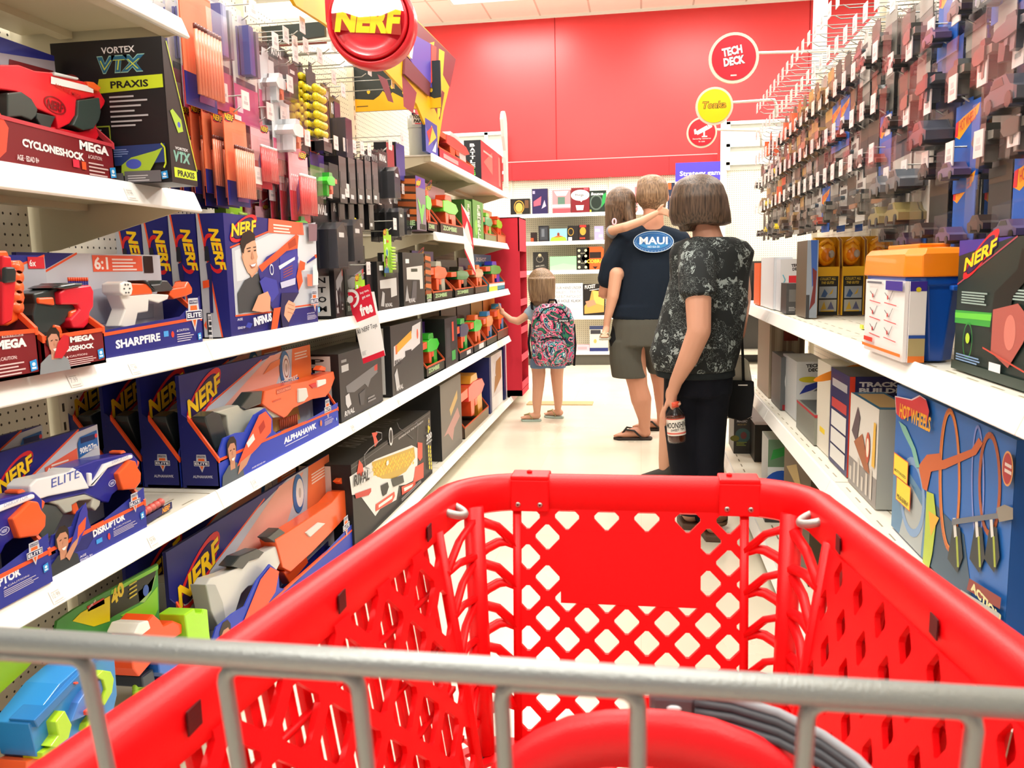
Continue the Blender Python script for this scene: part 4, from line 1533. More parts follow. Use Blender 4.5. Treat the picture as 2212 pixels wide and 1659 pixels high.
solid_of(hp, 'hair', 'hair_girl', '8f6b48', .006, 5, kid)
solid_of([('LF', [C_(1173, 656), C_(1176, 668), C_(1182, 730), C_(1184, 770)], [(.07, .06), (.118, .082), (.115, .09), (.13, .1)]), ('L', [C_(1154, 668), C_(1143, 678)], [.05, .046]), ('L', [C_(1208, 670), C_(1215, 692, .02)], [.05, .044])],
         'shirt', 'cloth', '9db6c8', .007, 4, kid)
solid_of([('LF', [C_(1184, 762), C_(1184, 778)], [(.13, .1), (.13, .1)]), ('LF', [C_(1165, 770), C_(1165, 795)], [(.075, .075), (.072, .07)]), ('LF', [C_(1204, 770), C_(1203, 795)], [(.072, .075), (.07, .07)])], 'shorts', 'cloth', '6f88a8', .007, 3, kid)
for an, yy, dx in feet:
    fl = MB('a9bdb2', 'rubber'); x_, k = an.x, (.03 if dx > -.9 else 0)
    fl.prism([(x_ + .03, yy - .025), (x_ + .035, yy), (x_ + .03, yy + .025), (x_ - .06, yy + .035 + k), (x_ - .12, yy + .035 + k), (x_ - .13, yy + k), (x_ - .11, yy - .035 + k), (x_ - .04, yy - .03)], .0, .016, plane='xy')
    o = fl.build('flip_flop', kid, bevel=.003)
    st = MB('a89c6a', 'rubber'); st.tube([(x_ - .03, yy - .028, .02), (x_ - .06, yy - .02 + k, .062), (x_ - .10, yy + k, .05), (x_ - .06, yy + .02 + k, .062), (x_ - .03, yy + .03 + k, .02)], .005, 8); st.build('strap', o)
# the backpack on her back
BP = at(1195, 792, YC - .20)
bp_ = tag(empty('backpack', BP), 'large backpack with bright pink, green and navy palm print on the small girl', 'backpack')
def Q_(px, py, dy=0.0):
    return at(px, py, YC - .2 + dy) - BP
m = MB('2a3a6a', 'cloth')
for a_ in ([('LF', [Q_(1196, 790), Q_(1196, 772), Q_(1194, 730), Q_(1194, 690), Q_(1193, 668), Q_(1192, 656)], [(.13, .05), (.165, .085), (.17, .10), (.16, .10), (.135, .085), (.08, .05)])],):
    solid_of(a_, 'main_compartment', 'backpack_print', '2a3a6a', .008, 5, bp_)
solid_of([('LF', [Q_(1190, 786, -.09), Q_(1190, 775, -.09), Q_(1190, 745, -.09), Q_(1190, 735, -.085)], [(.09, .02), (.12, .05), (.12, .05), (.10, .025)])], 'front_pocket', 'backpack_print', '2a3a6a', .007, 4, bp_)
m = MB('15171c', 'cloth')
m.tube([Q_(1168, 735, -.125), Q_(1190, 729, -.142), Q_(1222, 733, -.118)], .005, 6); m.tube([Q_(1160, 690, -.07), Q_(1175, 668, -.09), Q_(1195, 662, -.095), Q_(1215, 668, -.085), Q_(1230, 690, -.06)], .0045, 6)
m.build('zip', bp_)
m = MB('15171c', 'cloth')
m.tube([Q_(1240, 700, .0), Q_(1243, 745, -.02), Q_(1240, 790, -.02)], .012, 6, flat=.4); m.tube([Q_(1146, 700, .04), Q_(1142, 740, .04), Q_(1146, 775, .04)], .014, 6, flat=.4)
m.tube([Q_(1184, 656, .05), Q_(1187, 648, .0), Q_(1200, 648, .0), Q_(1203, 657, .03)], .008, 6)
m.tube([Q_(1150, 668, .06), Q_(1148, 655, .14), Q_(1150, 668, .26)], .014, 6, flat=.4)
m.build('strap', bp_)
m = MB('1d1f24', 'card'); A = Art(m, 'front', .085, .022, .01); q = Q_(1205, 696, -.112)
A.o = q; m.box(q.x - .002, q.y, q.z - .002, q.x + .087, q.y + .01, q.z + .024, '1d1f24'); A.text('trans', .1, .15, .8, .7, 'e8e8ea', .2, .02)
m.build('name_patch', bp_)

# ------------------------------------------------------------------ the person mostly hidden behind the woman
YH = 4.55
HO = Vector((at(1470, 1030, YH).x, YH, 0))
hid = tag(empty('person', HO), 'child mostly hidden behind the woman, one bare leg and dark trainer showing', 'person')
def H_(px, py, dy=0.0):
    return at(px, py, YH + dy) - HO
hcc = Vector((.09, .06, 1.10))
parts = head_parts(hcc, .095, (.1, 1, 0)) + [('L', [hcc - Vector((0, 0, .1)), hcc - Vector((0, 0, .17))], [.038, .045]),
         ('LF', [Vector((.09, .06, .94)), Vector((.08, .05, .88)), Vector((.06, .04, .6))], [(.06, .05), (.1, .07), (.1, .08)]),
         ('L', [H_(1462, 860, .0), H_(1444, 900), H_(1442, 940), H_(1436, 990), H_(1434, 1018)], [.06, .05, .047, .035, .028]),
         ('L', [H_(1500, 860, .06), H_(1500, 940, .08), H_(1500, 1010, .1)], [.06, .045, .028]),
         ('L', [Vector((.0, .05, .86)), Vector((.0, .12, .7)), Vector((.04, .24, .66))], [.034, .028, .02]), ('L', [Vector((.18, .05, .86)), Vector((.19, .12, .7)), Vector((.15, .24, .66))], [.034, .028, .02]),
         ('L', [H_(1434, 1025), H_(1428, 1033, .0)], [.028, .03]), ('B', Vector((.05, .27, .66)), .02), ('B', Vector((.15, .27, .66)), .02)]
solid_of(parts, 'body', 'skin', SKIN_G, .007, 3, hid)
solid_of([('B', hcc + Vector((0, -.01, .03)), (.10, .104, .09))], 'hair', 'hair_long', '5c3f2a', .007, 4, hid)
solid_of([('LF', [Vector((.09, .06, .95)), Vector((.08, .05, .88)), Vector((.06, .04, .56))], [(.07, .06), (.12, .085), (.12, .095)])], 'shirt', 'cloth', 'c8424a', .008, 3, hid)
solid_of([('LF', [Vector((.06, .04, .6)), Vector((.05, .04, .52))], [(.12, .1), (.12, .1)]), ('LF', [H_(1466, 850, .0), H_(1452, 905)], [(.07, .08), (.066, .07)]), ('LF', [H_(1500, 850, .06), H_(1500, 905, .07)], [(.07, .08), (.066, .07)])], 'shorts', 'cloth', 'e0566a', .008, 3, hid)
for px, yy in ((1430, 0.0), (1500, .1)):
    x_ = H_(px, 1030).x
    parts = [('L', [Vector((x_ + .02, yy, .05)), Vector((x_ - .03, yy - .01, .042)), Vector((x_ - .10, yy - .02, .03))], [.042, .036, .026]), ('B', Vector((x_ + .03, yy, .07)), (.034, .036, .035))]
    o = solid_of(parts, 'trainer', 'matte', '3f3a34', .006, 4, hid)
    m = MB('26221e', 'rubber'); m.prism([(x_ - .125, yy - .05), (x_ + .06, yy - .035), (x_ + .06, yy + .035), (x_ - .1, yy + .03)], .0, .022, plane='xy'); m.build('sole', o, bevel=.004)
# ================================================================== packaged toys on the left unit
BLUE, ORG, MAR, BLK = '1f2378', 'f2582a', '7c1b22', '1b1b1d'
LX = -1.105


def lY(px, X=LX):
    'distance along the aisle of photo column px on the lengthwise plane X (near shelf height)'
    return atX(px, 700, X).y


class Trace:
    'photo outline -> local outline on a plane parallel to the shelf front'
    def __init__(s, root, X, conv=(0, 0, 1.0)):
        s.r, s.X, s.c = root, X, conv

    def __call__(s, pts):
        ox_, oy_, k = s.c
        out = []
        for x, y in pts:
            w = atX(ox_ + x / k, oy_ + y / k, s.X)
            q = s.r.location
            if s.X < 0:
                out.append((w.y - q.y, w.z - q.z))
            else:
                out.append((q.y - w.y, w.z - q.z))
        return out


def u_of(pts, w, h):
    return [(x / w, z / h) for x, z in pts]


def solid_toy(root, name, layers, bevel=.003):
    m = MB(mat='plastic')
    for pts, y0, y1, c in layers:
        m.prism(pts, y0, y1, c)
    return m.build(name, root, bevel=bevel)


def trybox(label, cat, X0, Y0, z, w, h, d, lipL, lipR, base, edge, back_art, lip_art, side_art=None, group=None, rot=LROT, wb=None, side='left', flap=None, flap_col='2a42b8'):
    'open display carton: back card, low front lip, slanted cheeks edged in a bright colour'
    t = tag(empty('toy_blaster_box', (X0, Y0, z), rot), label, cat, group)
    wb = wb or w
    m = MB(base)
    m.box(0, d, 0, wb, d + .01, h)
    m.box(0, 0, 0, w, d, .006)
    m.prism([(0, 0), (w, 0), (w, lipR), (0, lipL)], 0, .004, base)
    for x in (0, w - .004):
        lp = lipL if x == 0 else lipR
        m.prism([(0, 0), (0, lp), (d * .82, h * .62), (d, h * .66), (d, 0)], x, x + .004, base, plane='yz')
        m.prism([(-.002, lp - .007), (-.002, lp + .006), (d * .82, h * .62 + .008), (d * .82, h * .62 - .006)], x - .0015, x + .0055, edge, plane='yz')
    m.prism([(0, lipL - .003), (w, lipR - .003), (w, lipR + .004), (0, lipL + .004)], -.0015, .0055, edge)
    if flap:
        m.prism([(x * w, z_ * lipL) for x, z_ in flap], 0, .004, flap_col)
    A = Art(m, 'front', wb, h, d)
    A.o = Vector((0, d, 0)); back_art(A)
    if lip_art:
        A = Art(m, 'front', w, max(lipL, lipR), d); lip_art(A)
    if side_art:
        A = Art(m, side, w, h, d); side_art(A)
    m.build('display_carton', t)
    return t


def carton(label, cat, loc, rot, w, h, d, front, side=None, top=None, art=None, sart=None, tart=None, group=None, name='toy_box', sideface='left', mat='card', extra=None):
    m = MB(front, mat)
    m.box(0, 0, 0, w, d, h, front)
    if side:
        A = Art(m, sideface, w, h, d); A.z = .0002; A.rect(0, 0, 1, 1, side)
    if top:
        A = Art(m, 'top', w, h, d); A.z = .0002; A.rect(0, 0, 1, 1, top)
    if art:
        art(Art(m, 'front', w, h, d, off=.0001))
    if sart:
        sart(Art(m, sideface, w, h, d, off=.0003))
    if tart:
        tart(Art(m, 'top', w, h, d, off=.0003))
    if extra:
        t = tag(empty(name, loc, rot), label, cat, group)
        m.build('carton', t)
        extra(t)
        return t
    o = m.build(name, loc=loc, rz=rot)
    return tag(o, label, cat, group)


def person_art(A, u, v, h, shirt='4a4d50', skin='dba283', hair='2a1c14'):
    'printed head and shoulders of a boy'
    k = A.h / A.w * h
    P_ = lambda pts: [(u + x * k, v + y * h) for x, y in pts]
    A.poly(P_([(-.62, 0), (.62, 0), (.55, .3), (.2, .5), (-.2, .5), (-.55, .3)]), shirt)
    A.poly(P_([(-.12, .35), (.14, .35), (.14, .7), (-.12, .7)]), skin)
    A.poly(P_([(-.26, .8), (-.22, 1.1), (-.05, 1.24), (.16, 1.22), (.28, 1.08), (.28, .85), (.2, .72), (-.2, .72)]), hair)
    A.poly(P_([(-.17, .66), (-.20, .95), (-.05, 1.06), (.16, 1.04), (.23, .92), (.22, .68), (.08, .5), (-.06, .52)]), skin)
    A.poly(P_([(-.10, .88), (-.02, .9), (-.02, .87), (-.1, .85)]), '3a241a').poly(P_([(.08, .9), (.17, .88), (.17, .85), (.08, .87)]), '3a241a')
    A.poly(P_([(-.05, .64), (.13, .66), (.07, .58), (.0, .58)]), 'fbf4f0').poly(P_([(.02, .86), (.08, .74), (.0, .74)]), 'c48a6c')
    return A


def caution(A, u, v, w, h, c='c9c4d8'):
    A.text('CAUTION:', u + w * .12, v + h * .78, w * .6, h * .18, c)
    A.poly([(u, v + h * .78), (u + w * .1, v + h * .78), (u + w * .05, v + h * .97)], c)
    A.lines(u, v, w, h * .7, 4, c, .4)
    return A


def hlogo(A, u, v, h):
    k = A.h / A.w
    A.poly([(u, v), (u + h * .8 * k, v + h * .12), (u + h * .72 * k, v + h), (u - h * .08 * k, v + h * .88)], '2f9ae0')
    A.ell(u + h * .36 * k, v + h * .6, h * .2, h * .16, 'e8f4fc').rect(u + h * .1 * k, v + h * .2, u + h * .6 * k, v + h * .36, 'e8f4fc')
    return A


# ---------------- INFINUS cartons, four deep -------------------------------------------------
X0 = -1.105
Yc, Yr = atX(498, 700, X0).y, atX(687, 690, X0).y
IW, IH, ID = Yr - Yc, .333, .078
IY = Yc


def inf_front(A):
    T_ = lambda pts: [((atX(400 + x / 3.95, 380 + y / 3.95, X0).y - IY) / IW, (atX(400 + x / 3.95, 380 + y / 3.95, X0).z - 1.03) / IH) for x, y in pts]
    A.poly(T_([(395, 620), (720, 480), (1110, 395), (1135, 1105), (720, 1165), (430, 1195)]), 'c3c8d2')
    A.poly(T_([(420, 640), (720, 500), (1105, 405), (1125, 800), (700, 850), (440, 900)]), 'dde1e8')
    A.line(T_([(380, 612), (720, 470)]), .014, ORG)
    A.line(T_([(425, 1195), (740, 1160)]), .014, ORG).line(T_([(915, 1120), (1130, 1090)]), .014, ORG)
    A.poly(T_([(707, 362), (1000, 400), (1010, 505), (703, 485)]), 'ef6a48')
    A.lines(.49, .885, .24, .085, 3, 'fbe3dc', .5)
    A.nerf(.035, .80, .26, .17, .12)
    pa = T_([(500, 1165), (450, 1175), (440, 1000), (500, 890), (610, 830), (640, 900), (700, 1080), (700, 1150)])
    A.poly(pa, '43474b')
    A.poly(T_([(525, 740), (600, 740), (620, 800), (560, 870), (520, 800)]), 'd99c7c')
    A.poly(T_([(478, 660), (496, 570), (545, 525), (582, 535), (597, 590), (600, 650), (610, 690), (602, 720), (606, 770), (590, 815), (560, 848), (525, 825), (490, 745)]), 'e0aa8a')
    A.poly(T_([(460, 560), (480, 490), (540, 460), (585, 500), (588, 548), (560, 556), (512, 585), (495, 625), (490, 665), (474, 650)]), '1f1612')
    A.poly(T_([(512, 618), (548, 608), (550, 616), (514, 626)]), '1f1410').poly(T_([(568, 606), (594, 602), (594, 610), (570, 614)]), '1f1410').poly(T_([(522, 640), (545, 634), (545, 646), (524, 650)]), '2a1a12').poly(T_([(574, 632), (592, 628), (592, 640), (575, 643)]), '2a1a12').poly(T_([(560, 640), (578, 705), (556, 712), (552, 700)]), 'c98c6c').poly(T_([(486, 690), (476, 660), (470, 690), (480, 730)]), 'd09878')
    A.poly(T_([(538, 760), (594, 742), (582, 780), (556, 786)]), 'b0604c').poly(T_([(543, 760), (590, 746), (579, 771), (556, 775)]), 'ffffff')
    A.poly(T_([(610, 800), (680, 690), (860, 590), (945, 620), (955, 1000), (900, 1080), (800, 1190), (730, 1130), (640, 960)]), '2d2f86')
    A.poly(T_([(610, 770), (690, 710), (850, 570), (930, 500), (955, 510), (945, 620), (850, 640), (760, 720), (700, 760), (640, 820)]), ORG)
    A.poly(T_([(860, 575), (925, 525), (935, 590), (870, 625)]), 'b33c18')
    A.poly(T_([(790, 690), (930, 620), (950, 700), (930, 880), (800, 900)]), '3a3ca0')
    A.poly(T_([(780, 770), (920, 690), (920, 715), (790, 800)]), 'e8e8f2')
    for i in range(4):
        A.poly(T_([(820, 800 + i * 22), (900, 760 + i * 22), (900, 768 + i * 22), (820, 808 + i * 22)]), 'a04c48')
    A.poly(T_([(615, 900), (660, 860), (760, 890), (780, 1000), (720, 1080), (650, 1000)]), '3b40a8')
    A.ell(*T_([(718, 800)])[0], .04, .05, 'e8e8f2', inner=.75)
    A.poly(T_([(960, 720), (1005, 740), (1000, 800), (970, 810), (985, 900), (950, 980), (930, 860)]), ORG)
    A.poly(T_([(1018, 735), (1085, 680), (1100, 700), (1020, 748)]), '2d2f86').poly(T_([(1080, 675), (1100, 668), (1104, 700), (1092, 700)]), ORG)
    A.poly(T_([(790, 910), (920, 870), (918, 925), (800, 960)]), 'c7c9e6')
    A.poly(T_([(800, 1000), (950, 995), (900, 1080), (860, 1290), (810, 1300), (790, 1150)]), '1d1e52')
    A.poly(T_([(545, 1150), (600, 1020), (680, 985), (705, 1040), (700, 1150), (640, 1165)]), 'dda282')
    A.poly(T_([(860, 1060), (915, 1090), (915, 1140), (860, 1250), (820, 1190), (830, 1110)]), 'e2a88a')
    for i in range(3):
        A.line(T_([(850, 1090 + i * 35), (905, 1110 + i * 34)]), .005, 'b87a5c')
    A.poly(T_([(730, 1130), (790, 1120), (760, 1300), (705, 1320)]), ORG)
    A.poly(T_([(1015, 840), (1060, 840), (1060, 940), (1020, 940)]), 'ef7a60').poly(T_([(1065, 760), (1090, 755), (1110, 830), (1110, 930), (1065, 935)]), 'e9e6ea')
    A.poly(T_([(1025, 410), (1100, 412), (1098, 555), (1030, 560)]), '8a6a74')
    A.elite(*T_([(1078, 1068)])[0], .22)
    A.text('INFINUS', *T_([(555, 1285)])[0], .19, .075, 'f2f2fa', 0, .05, .07)
    A.poly(T_([(480, 1290), (500, 1250), (540, 1260), (520, 1300)]), '2c3fb0')
    caution(A, .80, .045, .15, .07)
    hlogo(A, .955, .10, .06)
    A.text('AGE', .02, .13, .05, .02, 'd8d8e8').text('EDAD 8+', .02, .06, .07, .02, 'd8d8e8')


def inf_side(A):
    A.poly([(0, 0), (.68, 0), (.08, 1), (0, 1)], 'b9bdca')
    A.poly([(.64, 0), (.70, 0), (.12, 1), (.06, 1)], ORG)
    k = A.h / A.w
    A.ell(.56, .68, .165, .075, 'd8222c', rot=-1.35, inner=.8)
    A.text('NERF', .42, .88, 1.5, .085, 'ffd21e', .2, .04, -1.42)
    A.poly([(.28, .2), (.4, .2), (.45, .55), (.4, .62), (.25, .6), (.3, .4)], '23255e').poly([(.08, .40), (.32, .41), (.32, .47), (.08, .46)], ORG)
    A.poly([(.22, .62), (.42, .62), (.38, .74), (.24, .74)], '262833')
    A.rect(.14, .02, .30, .20, '2b2d38').text('ELITE', .19, .19, .9, .03, 'f2f2fa', 0, .03, -PI / 2)
    A.poly([(.02, .1), (.12, .14), (.12, .06)], ORG)


INF = carton('large blue carton with smiling boy and blue blaster picture, front one of its row', 'toy box', (X0, IY, 1.03), LROT, IW, IH, ID, BLUE, BLUE, '262a80', inf_front, inf_side, name='blaster_carton')
for i, nm in enumerate(('second', 'third', 'fourth')):
    dup(INF, (X0 - (i + 1) * (ID + .004), IY + .004 * i, 1.03), LROT, 'blue and white blaster carton, %s in the row behind the smiling boy carton' % nm)

# ---------------- SHARPFIRE ------------------------------------------------------------------
cC = (0, 400, 3.95)
Xs = -1.105
Y0, Y1 = atX(228, 780, Xs).y, atX(437, 728, Xs).y
sw, sh_, sd = Y1 - Y0 + .10, .222, .10
Y0s = Y0 - .10


def sharp_back(A):
    A.rect(0, 0, 1, 1, 'c6c8d2')
    A.poly([(0, .72), (.34, 1), (0, 1)], BLUE).line([(-.0, .70), (.36, 1.0)], .02, ORG)
    A.rect(.46, .82, .84, .985, 'ef6040').text('6:1', .47, .84, .10, .13, 'fff4ee', 0, .03).lines(.60, .83, .22, .14, 4, 'fbe0d8', .5)
    A.rect(.85, .80, .93, .985, '2a1c1c')
    A.poly([(.25, .3), (.9, .3), (.92, .72), (.3, .62)], 'aab0be')


def sharp_lip(A):
    A.poly([(0, 0), (1, 0), (1, 1.9), (.8, 1.15), (0, .9)], '23277f')
    A.text('SHARPFIRE', .28, .28, .34, .30, 'f4f4fa', 0, .04, .02)
    A.rect(.65, .45, .69, .66, '4aa0e8').ell(.725, .5, .1, .12, 'e8402a')
    caution(A, .76, .18, .16, .5)
    A.elite(.93, 1.15, 1.35)
    hlogo(A, .95, .12, .3)


t = trybox('white and orange toy blaster in an open blue and grey carton', 'toy box', Xs, Y0s, 1.03, sw, sh_, sd, .048, .062, '23277f', ORG, sharp_back, sharp_lip)
T = Trace(t, Xs - .05, cC)
W_g, OR, DK = 'f2f2ee', 'f4612a', '3a4446'
solid_toy(t, 'toy_blaster', [
    (T([(960, 960), (940, 900), (1030, 850), (1040, 940), (1230, 925), (1380, 935), (1370, 975), (1290, 1010), (1205, 985), (1200, 1080), (1110, 1095), (1080, 1230), (945, 1205), (1000, 1060)]), .03, .065, W_g),
    (T([(1030, 838), (1205, 842), (1235, 930), (1035, 945)]), .028, .068, OR),
    (T([(1395, 885), (1520, 865), (1545, 820), (1582, 880), (1580, 925), (1525, 950), (1420, 975), (1380, 940)]), .03, .066, OR),
    (T([(1140, 812), (1180, 812), (1200, 850), (1280, 842), (1298, 812), (1345, 815), (1400, 882), (1380, 905), (1240, 912)]), .024, .07, DK),
    (T([(920, 840), (960, 822), (1020, 832), (1032, 890), (1020, 942), (950, 942), (922, 920)]), .02, .066, W_g)])
m = MB('f8f8f4', 'plastic')
c2 = T([(975, 885)])[0]
for k in range(6):
    q = k * PI / 3; m.ball((c2[0] + .010 * math.cos(q), .019, c2[1] + .010 * math.sin(q)), .002, 8, 6, '55585a')
m.build('cylinder_rivets', t)
m = MB(ORG, 'plastic')
for i in range(9):
    x, z_ = T([(715 + i * 19, 800)])[0]
    zb = T([(715 + i * 19, 1040)])[0][1]
    m.tube([(x, .085, zb), (x, .085, z_ - .004)], .0022, 8, '2c3690'); m.tube([(x, .085, z_ - .004), (x, .085, z_ + .004)], .0026, 8, ORG)
m.build('foam_darts', t)

# ---------------- MEGA BIGSHOCK --------------------------------------------------------------
Y0, Y1 = atX(98, 806, -1.06).y, atX(230, 784, -1.06).y
bw = Y1 - Y0


def big_back(A):
    A.rect(0, 0, 1, 1, 'b9bcc8').poly([(0, .80), (1.0, 1.0), (0, 1.0)], '27308f').line([(0, .78), (1, 1)], .02, ORG)
    A.nerf(-.02, .84, .42, .16, .12)
    A.rect(.72, .88, .98, .985, 'e02a38').text('6x', .74, .9, .1, .06, 'ffffff')


def big_lip(A):
    A.text('MEGA', .42, .74, .40, .17, 'f2f0f0', 0, .06)
    A.text('BIGSHOCK', .34, .50, .46, .15, 'f2f0f0', 0, .05).rect(.5, .94, .68, 1.02, 'd8c0c0')
    caution(A, .32, .08, .50, .32, 'e6c8c8')
    hlogo(A, .86, .14, .32)
    person_art(A, .14, .0, 1.0, '8a8f94', 'c89078')
    A.poly([(.12, .4), (.2, .8), (.3, 1.0), (.38, .95), (.36, .6), (.24, .35)], 'c8202c')


t = trybox('small red and black toy blaster in an open maroon carton', 'toy box', -1.06, Y0, 1.03, bw, .215, .115, .062, .066, MAR, ORG, big_back, big_lip)
T = Trace(t, -1.10, cC)
solid_toy(t, 'toy_blaster', [
    (T([(450, 915), (500, 880), (715, 852), (745, 905), (742, 1040), (712, 1085), (700, 1180), (660, 1222), (565, 1222), (540, 1150), (622, 1060), (608, 1020), (460, 1020)]), .025, .075, 'e02338'),
    (T([(262, 925), (430, 885), (520, 835), (640, 832), (700, 852), (500, 888), (450, 920), (460, 1012), (600, 1010), (630, 1060), (545, 1140), (540, 1170), (480, 1215), (440, 1325), (380, 1335), (285, 1240), (262, 1110), (285, 1010)]), .035, .085, '2a3636'),
    (T([(287, 962), (420, 955), (432, 1028), (292, 1010)]), .03, .09, OR),
    (T([(430, 1190), (480, 1200), (500, 1260), (450, 1320), (415, 1300)]), .03, .07, OR),
    (T([(560, 1150), (560, 1080), (640, 1050), (650, 1110), (590, 1180)]), .03, .07, OR),
    (T([(380, 880), (440, 855), (560, 835), (640, 835), (620, 865), (480, 890)]), .02, .08, '1f2828')])

# MEGA carton cut by the picture edge, orange drum blaster
Y0, Y1 = atX(-60, 812, -1.06).y, atX(88, 806, -1.06).y


def mg_back(A):
    A.rect(0, 0, 1, 1, 'b9bcc8').poly([(0, .80), (1.0, 1.0), (0, 1.0)], '27308f')


def mg_lip(A):
    A.text('MEGA', .36, .66, .46, .20, 'f2f0f0', 0, .06).rect(.46, .9, .78, .98, 'd8c0c0').text('N-STRIKE', .48, .91, .28, .05, MAR)
    caution(A, .36, .1, .40, .42, 'e6c8c8')
    hlogo(A, .84, .10, .26)


t = trybox('maroon carton with an orange drum blaster at the picture edge', 'toy box', -1.06, Y0, 1.03, Y1 - Y0, .28, .12, .08, .078, MAR, ORG, mg_back, mg_lip)
T = Trace(t, -1.10, cC)
solid_toy(t, 'toy_blaster', [
    (T([(-60, 560), (20, 560), (50, 640), (130, 650), (150, 700), (160, 900), (175, 960), (150, 1060), (120, 1150), (30, 1200), (-60, 1200)]), .03, .09, 'f4662c'),
    (T([(-60, 600), (10, 610), (20, 700), (60, 720), (40, 980), (20, 1160), (-60, 1200)]), .02, .08, 'd9202e'),
    (T([(-60, 700), (20, 700), (35, 740), (30, 830), (-60, 840)]), .015, .07, '2b3030')])
m = MB('f4662c', 'plastic')
for k in range(5):
    x, z_ = T([(100, 700 + k * 85)])[0]; m.tube([(x, .025, z_), (x, .1, z_)], .012, 12)
m.build('drum', t)

# ---------------- DISRUPTOR, three deep ------------------------------------------------------
cD = (0, 800, 3.95)
Xd = -1.10
Y0, Y1 = atX(106, 1232, Xd).y, atX(318, 1147, Xd).y
dw = Y1 - Y0
LV = .64


def dis_back(A):
    A.rect(0, 0, 1, 1, BLUE)
    A.poly([(0, .55), (.78, .98), (1, 1.0), (1, .1), (0, 0)], 'c9ccd8').line([(-.0, .54), (.8, 1.0)], .018, ORG)
    A.nerf(.0, .68, .34, .20, .32)
    A.poly([(.44, .66), (.76, .74), (.76, .84), (.44, .76)], 'ef6a50').lines(.5, .69, .22, .09, 3, 'fbe0d8', .5)
    A.text('6', .45, .66, .04, .09, 'ffffff', 0, .03)
    A.poly([(.77, .74), (.98, .80), (.98, .95), (.80, .93), (.77, .88)], '2767b0').text('90ft/27m', .785, .77, .18, .06, 'ffffff', .1, .03, .05)
    A.rect(.80, .87, .95, .92, '1c2a60').ell(.965, .90, .02, .02, 'e8404a')


def dis_lip(A):
    A.poly([(.0, .6), (.35, .35), (.55, 1.1), (1, 1.6), (1, 0), (0, 0)], '2a3496')
    A.text('DISRUPTOR', .42, .62, .34, .26, 'f2f2fa', 0, .05, .05)
    caution(A, .62, .3, .28, .32)
    A.rect(.44, .34, .5, .5, '3a9ae8').ell(.57, .4, .07, .12, 'e83a2a')
    A.text('AGE', .27, .16, .06, .08, 'd8d8e8').text('EDAD 8+', .27, .04, .12, .08, 'd8d8e8')
    hlogo(A, .93, .42, .28)
    person_art(A, .12, .0, 1.25, '2e3338', 'c58c6e')
    A.poly([(.14, .5), (.2, .9), (.30, 1.75), (.36, 2.0), (.37, 1.6), (.33, 1.1), (.26, .7)], '3a38a0').poly([(.25, .9), (.33, 1.1), (.35, 1.5), (.27, 1.3)], ORG).poly([(.16, .3), (.24, .7), (.27, .95), (.2, .8), (.13, .5)], 'c58c6e')
    A.elite(.86, 1.2, .75)


def dis_side(A):
    A.elite(.5, .22, .22)
    A.text('DISRUPTOR', .2, .04, .6, .04, 'c8cae0', 0, .03)


def dis_gun(t):
    T = Trace(t, t.location.x - .05, cD)
    T.r = t; k = T.c
    BL = '2a2c96'
    L = [
        (T([(130, 985), (190, 925), (480, 862), (512, 826), (585, 872), (655, 1005), (600, 1012), (300, 1072), (140, 1122)]), .02, .07, 'eceef2'),
        (T([(545, 830), (740, 762), (860, 738), (1050, 702), (1102, 762), (1100, 880), (1060, 1010), (930, 1020), (880, 1062), (850, 1130), (800, 1122), (640, 1052), (560, 1072), (160, 1165), (140, 1130), (590, 1000)]), .028, .078, BL),
        (T([(650, 872), (662, 988), (702, 985), (822, 832), (1040, 748), (1036, 716), (788, 800), (712, 928), (686, 958), (684, 872)]), .022, .05, 'f4f4f8'),
        (T([(888, 882), (1000, 762), (1042, 772), (1062, 832), (1090, 872), (1086, 950), (1040, 1012), (930, 1022)]), .016, .08, OR),
        (T([(958, 692), (990, 678), (1016, 700), (962, 716)]), .03, .06, OR), (T([(1088, 745), (1126, 780), (1112, 832), (1086, 808)]), .03, .06, OR),
        (T([(300, 1110), (440, 1092), (720, 1040), (790, 1100), (782, 1150), (742, 1202), (705, 1172), (715, 1100), (600, 1112), (540, 1150), (545, 1200), (480, 1222), (420, 1150)]), .03, .07, 'c4c7ba'),
        (T([(180, 1165), (330, 1135), (440, 1150), (490, 1230), (430, 1345), (390, 1420), (300, 1450), (240, 1320)]), .035, .075, '5a605c'),
        (T([(545, 1140), (600, 1118), (632, 1220), (572, 1232)]), .035, .06, OR)]
    o = solid_toy(t, 'toy_blaster', L)
    m = MB('2c3c90'); A = Art(m, 'front', 1, 1, 1); A.mat = 'plastic'
    p0, p1 = T([(318, 1000)])[0], T([(570, 930)])[0]
    A.o = Vector((0, .0205, 0)); A.z = 0.001
    A.text('ELITE', p0[0], p0[1], p1[0] - p0[0], .017, '4a5ab0', .1, .0, .0)
    p0, p1 = T([(845, 795)])[0], T([(990, 760)])[0]
    A.text('DISRUPTOR', p0[0], p0[1], p1[0] - p0[0], .006, '9aa0c8', .1, .0, .0)
    p0 = T([(845, 960)])[0]
    A.ell(p0[0], p0[1], .012, .007, 'c8cbe8', inner=.85).text('NERF', p0[0] - .007, p0[1] - .003, .014, .006, 'c8cbe8', .2)
    m.build('lettering', o)


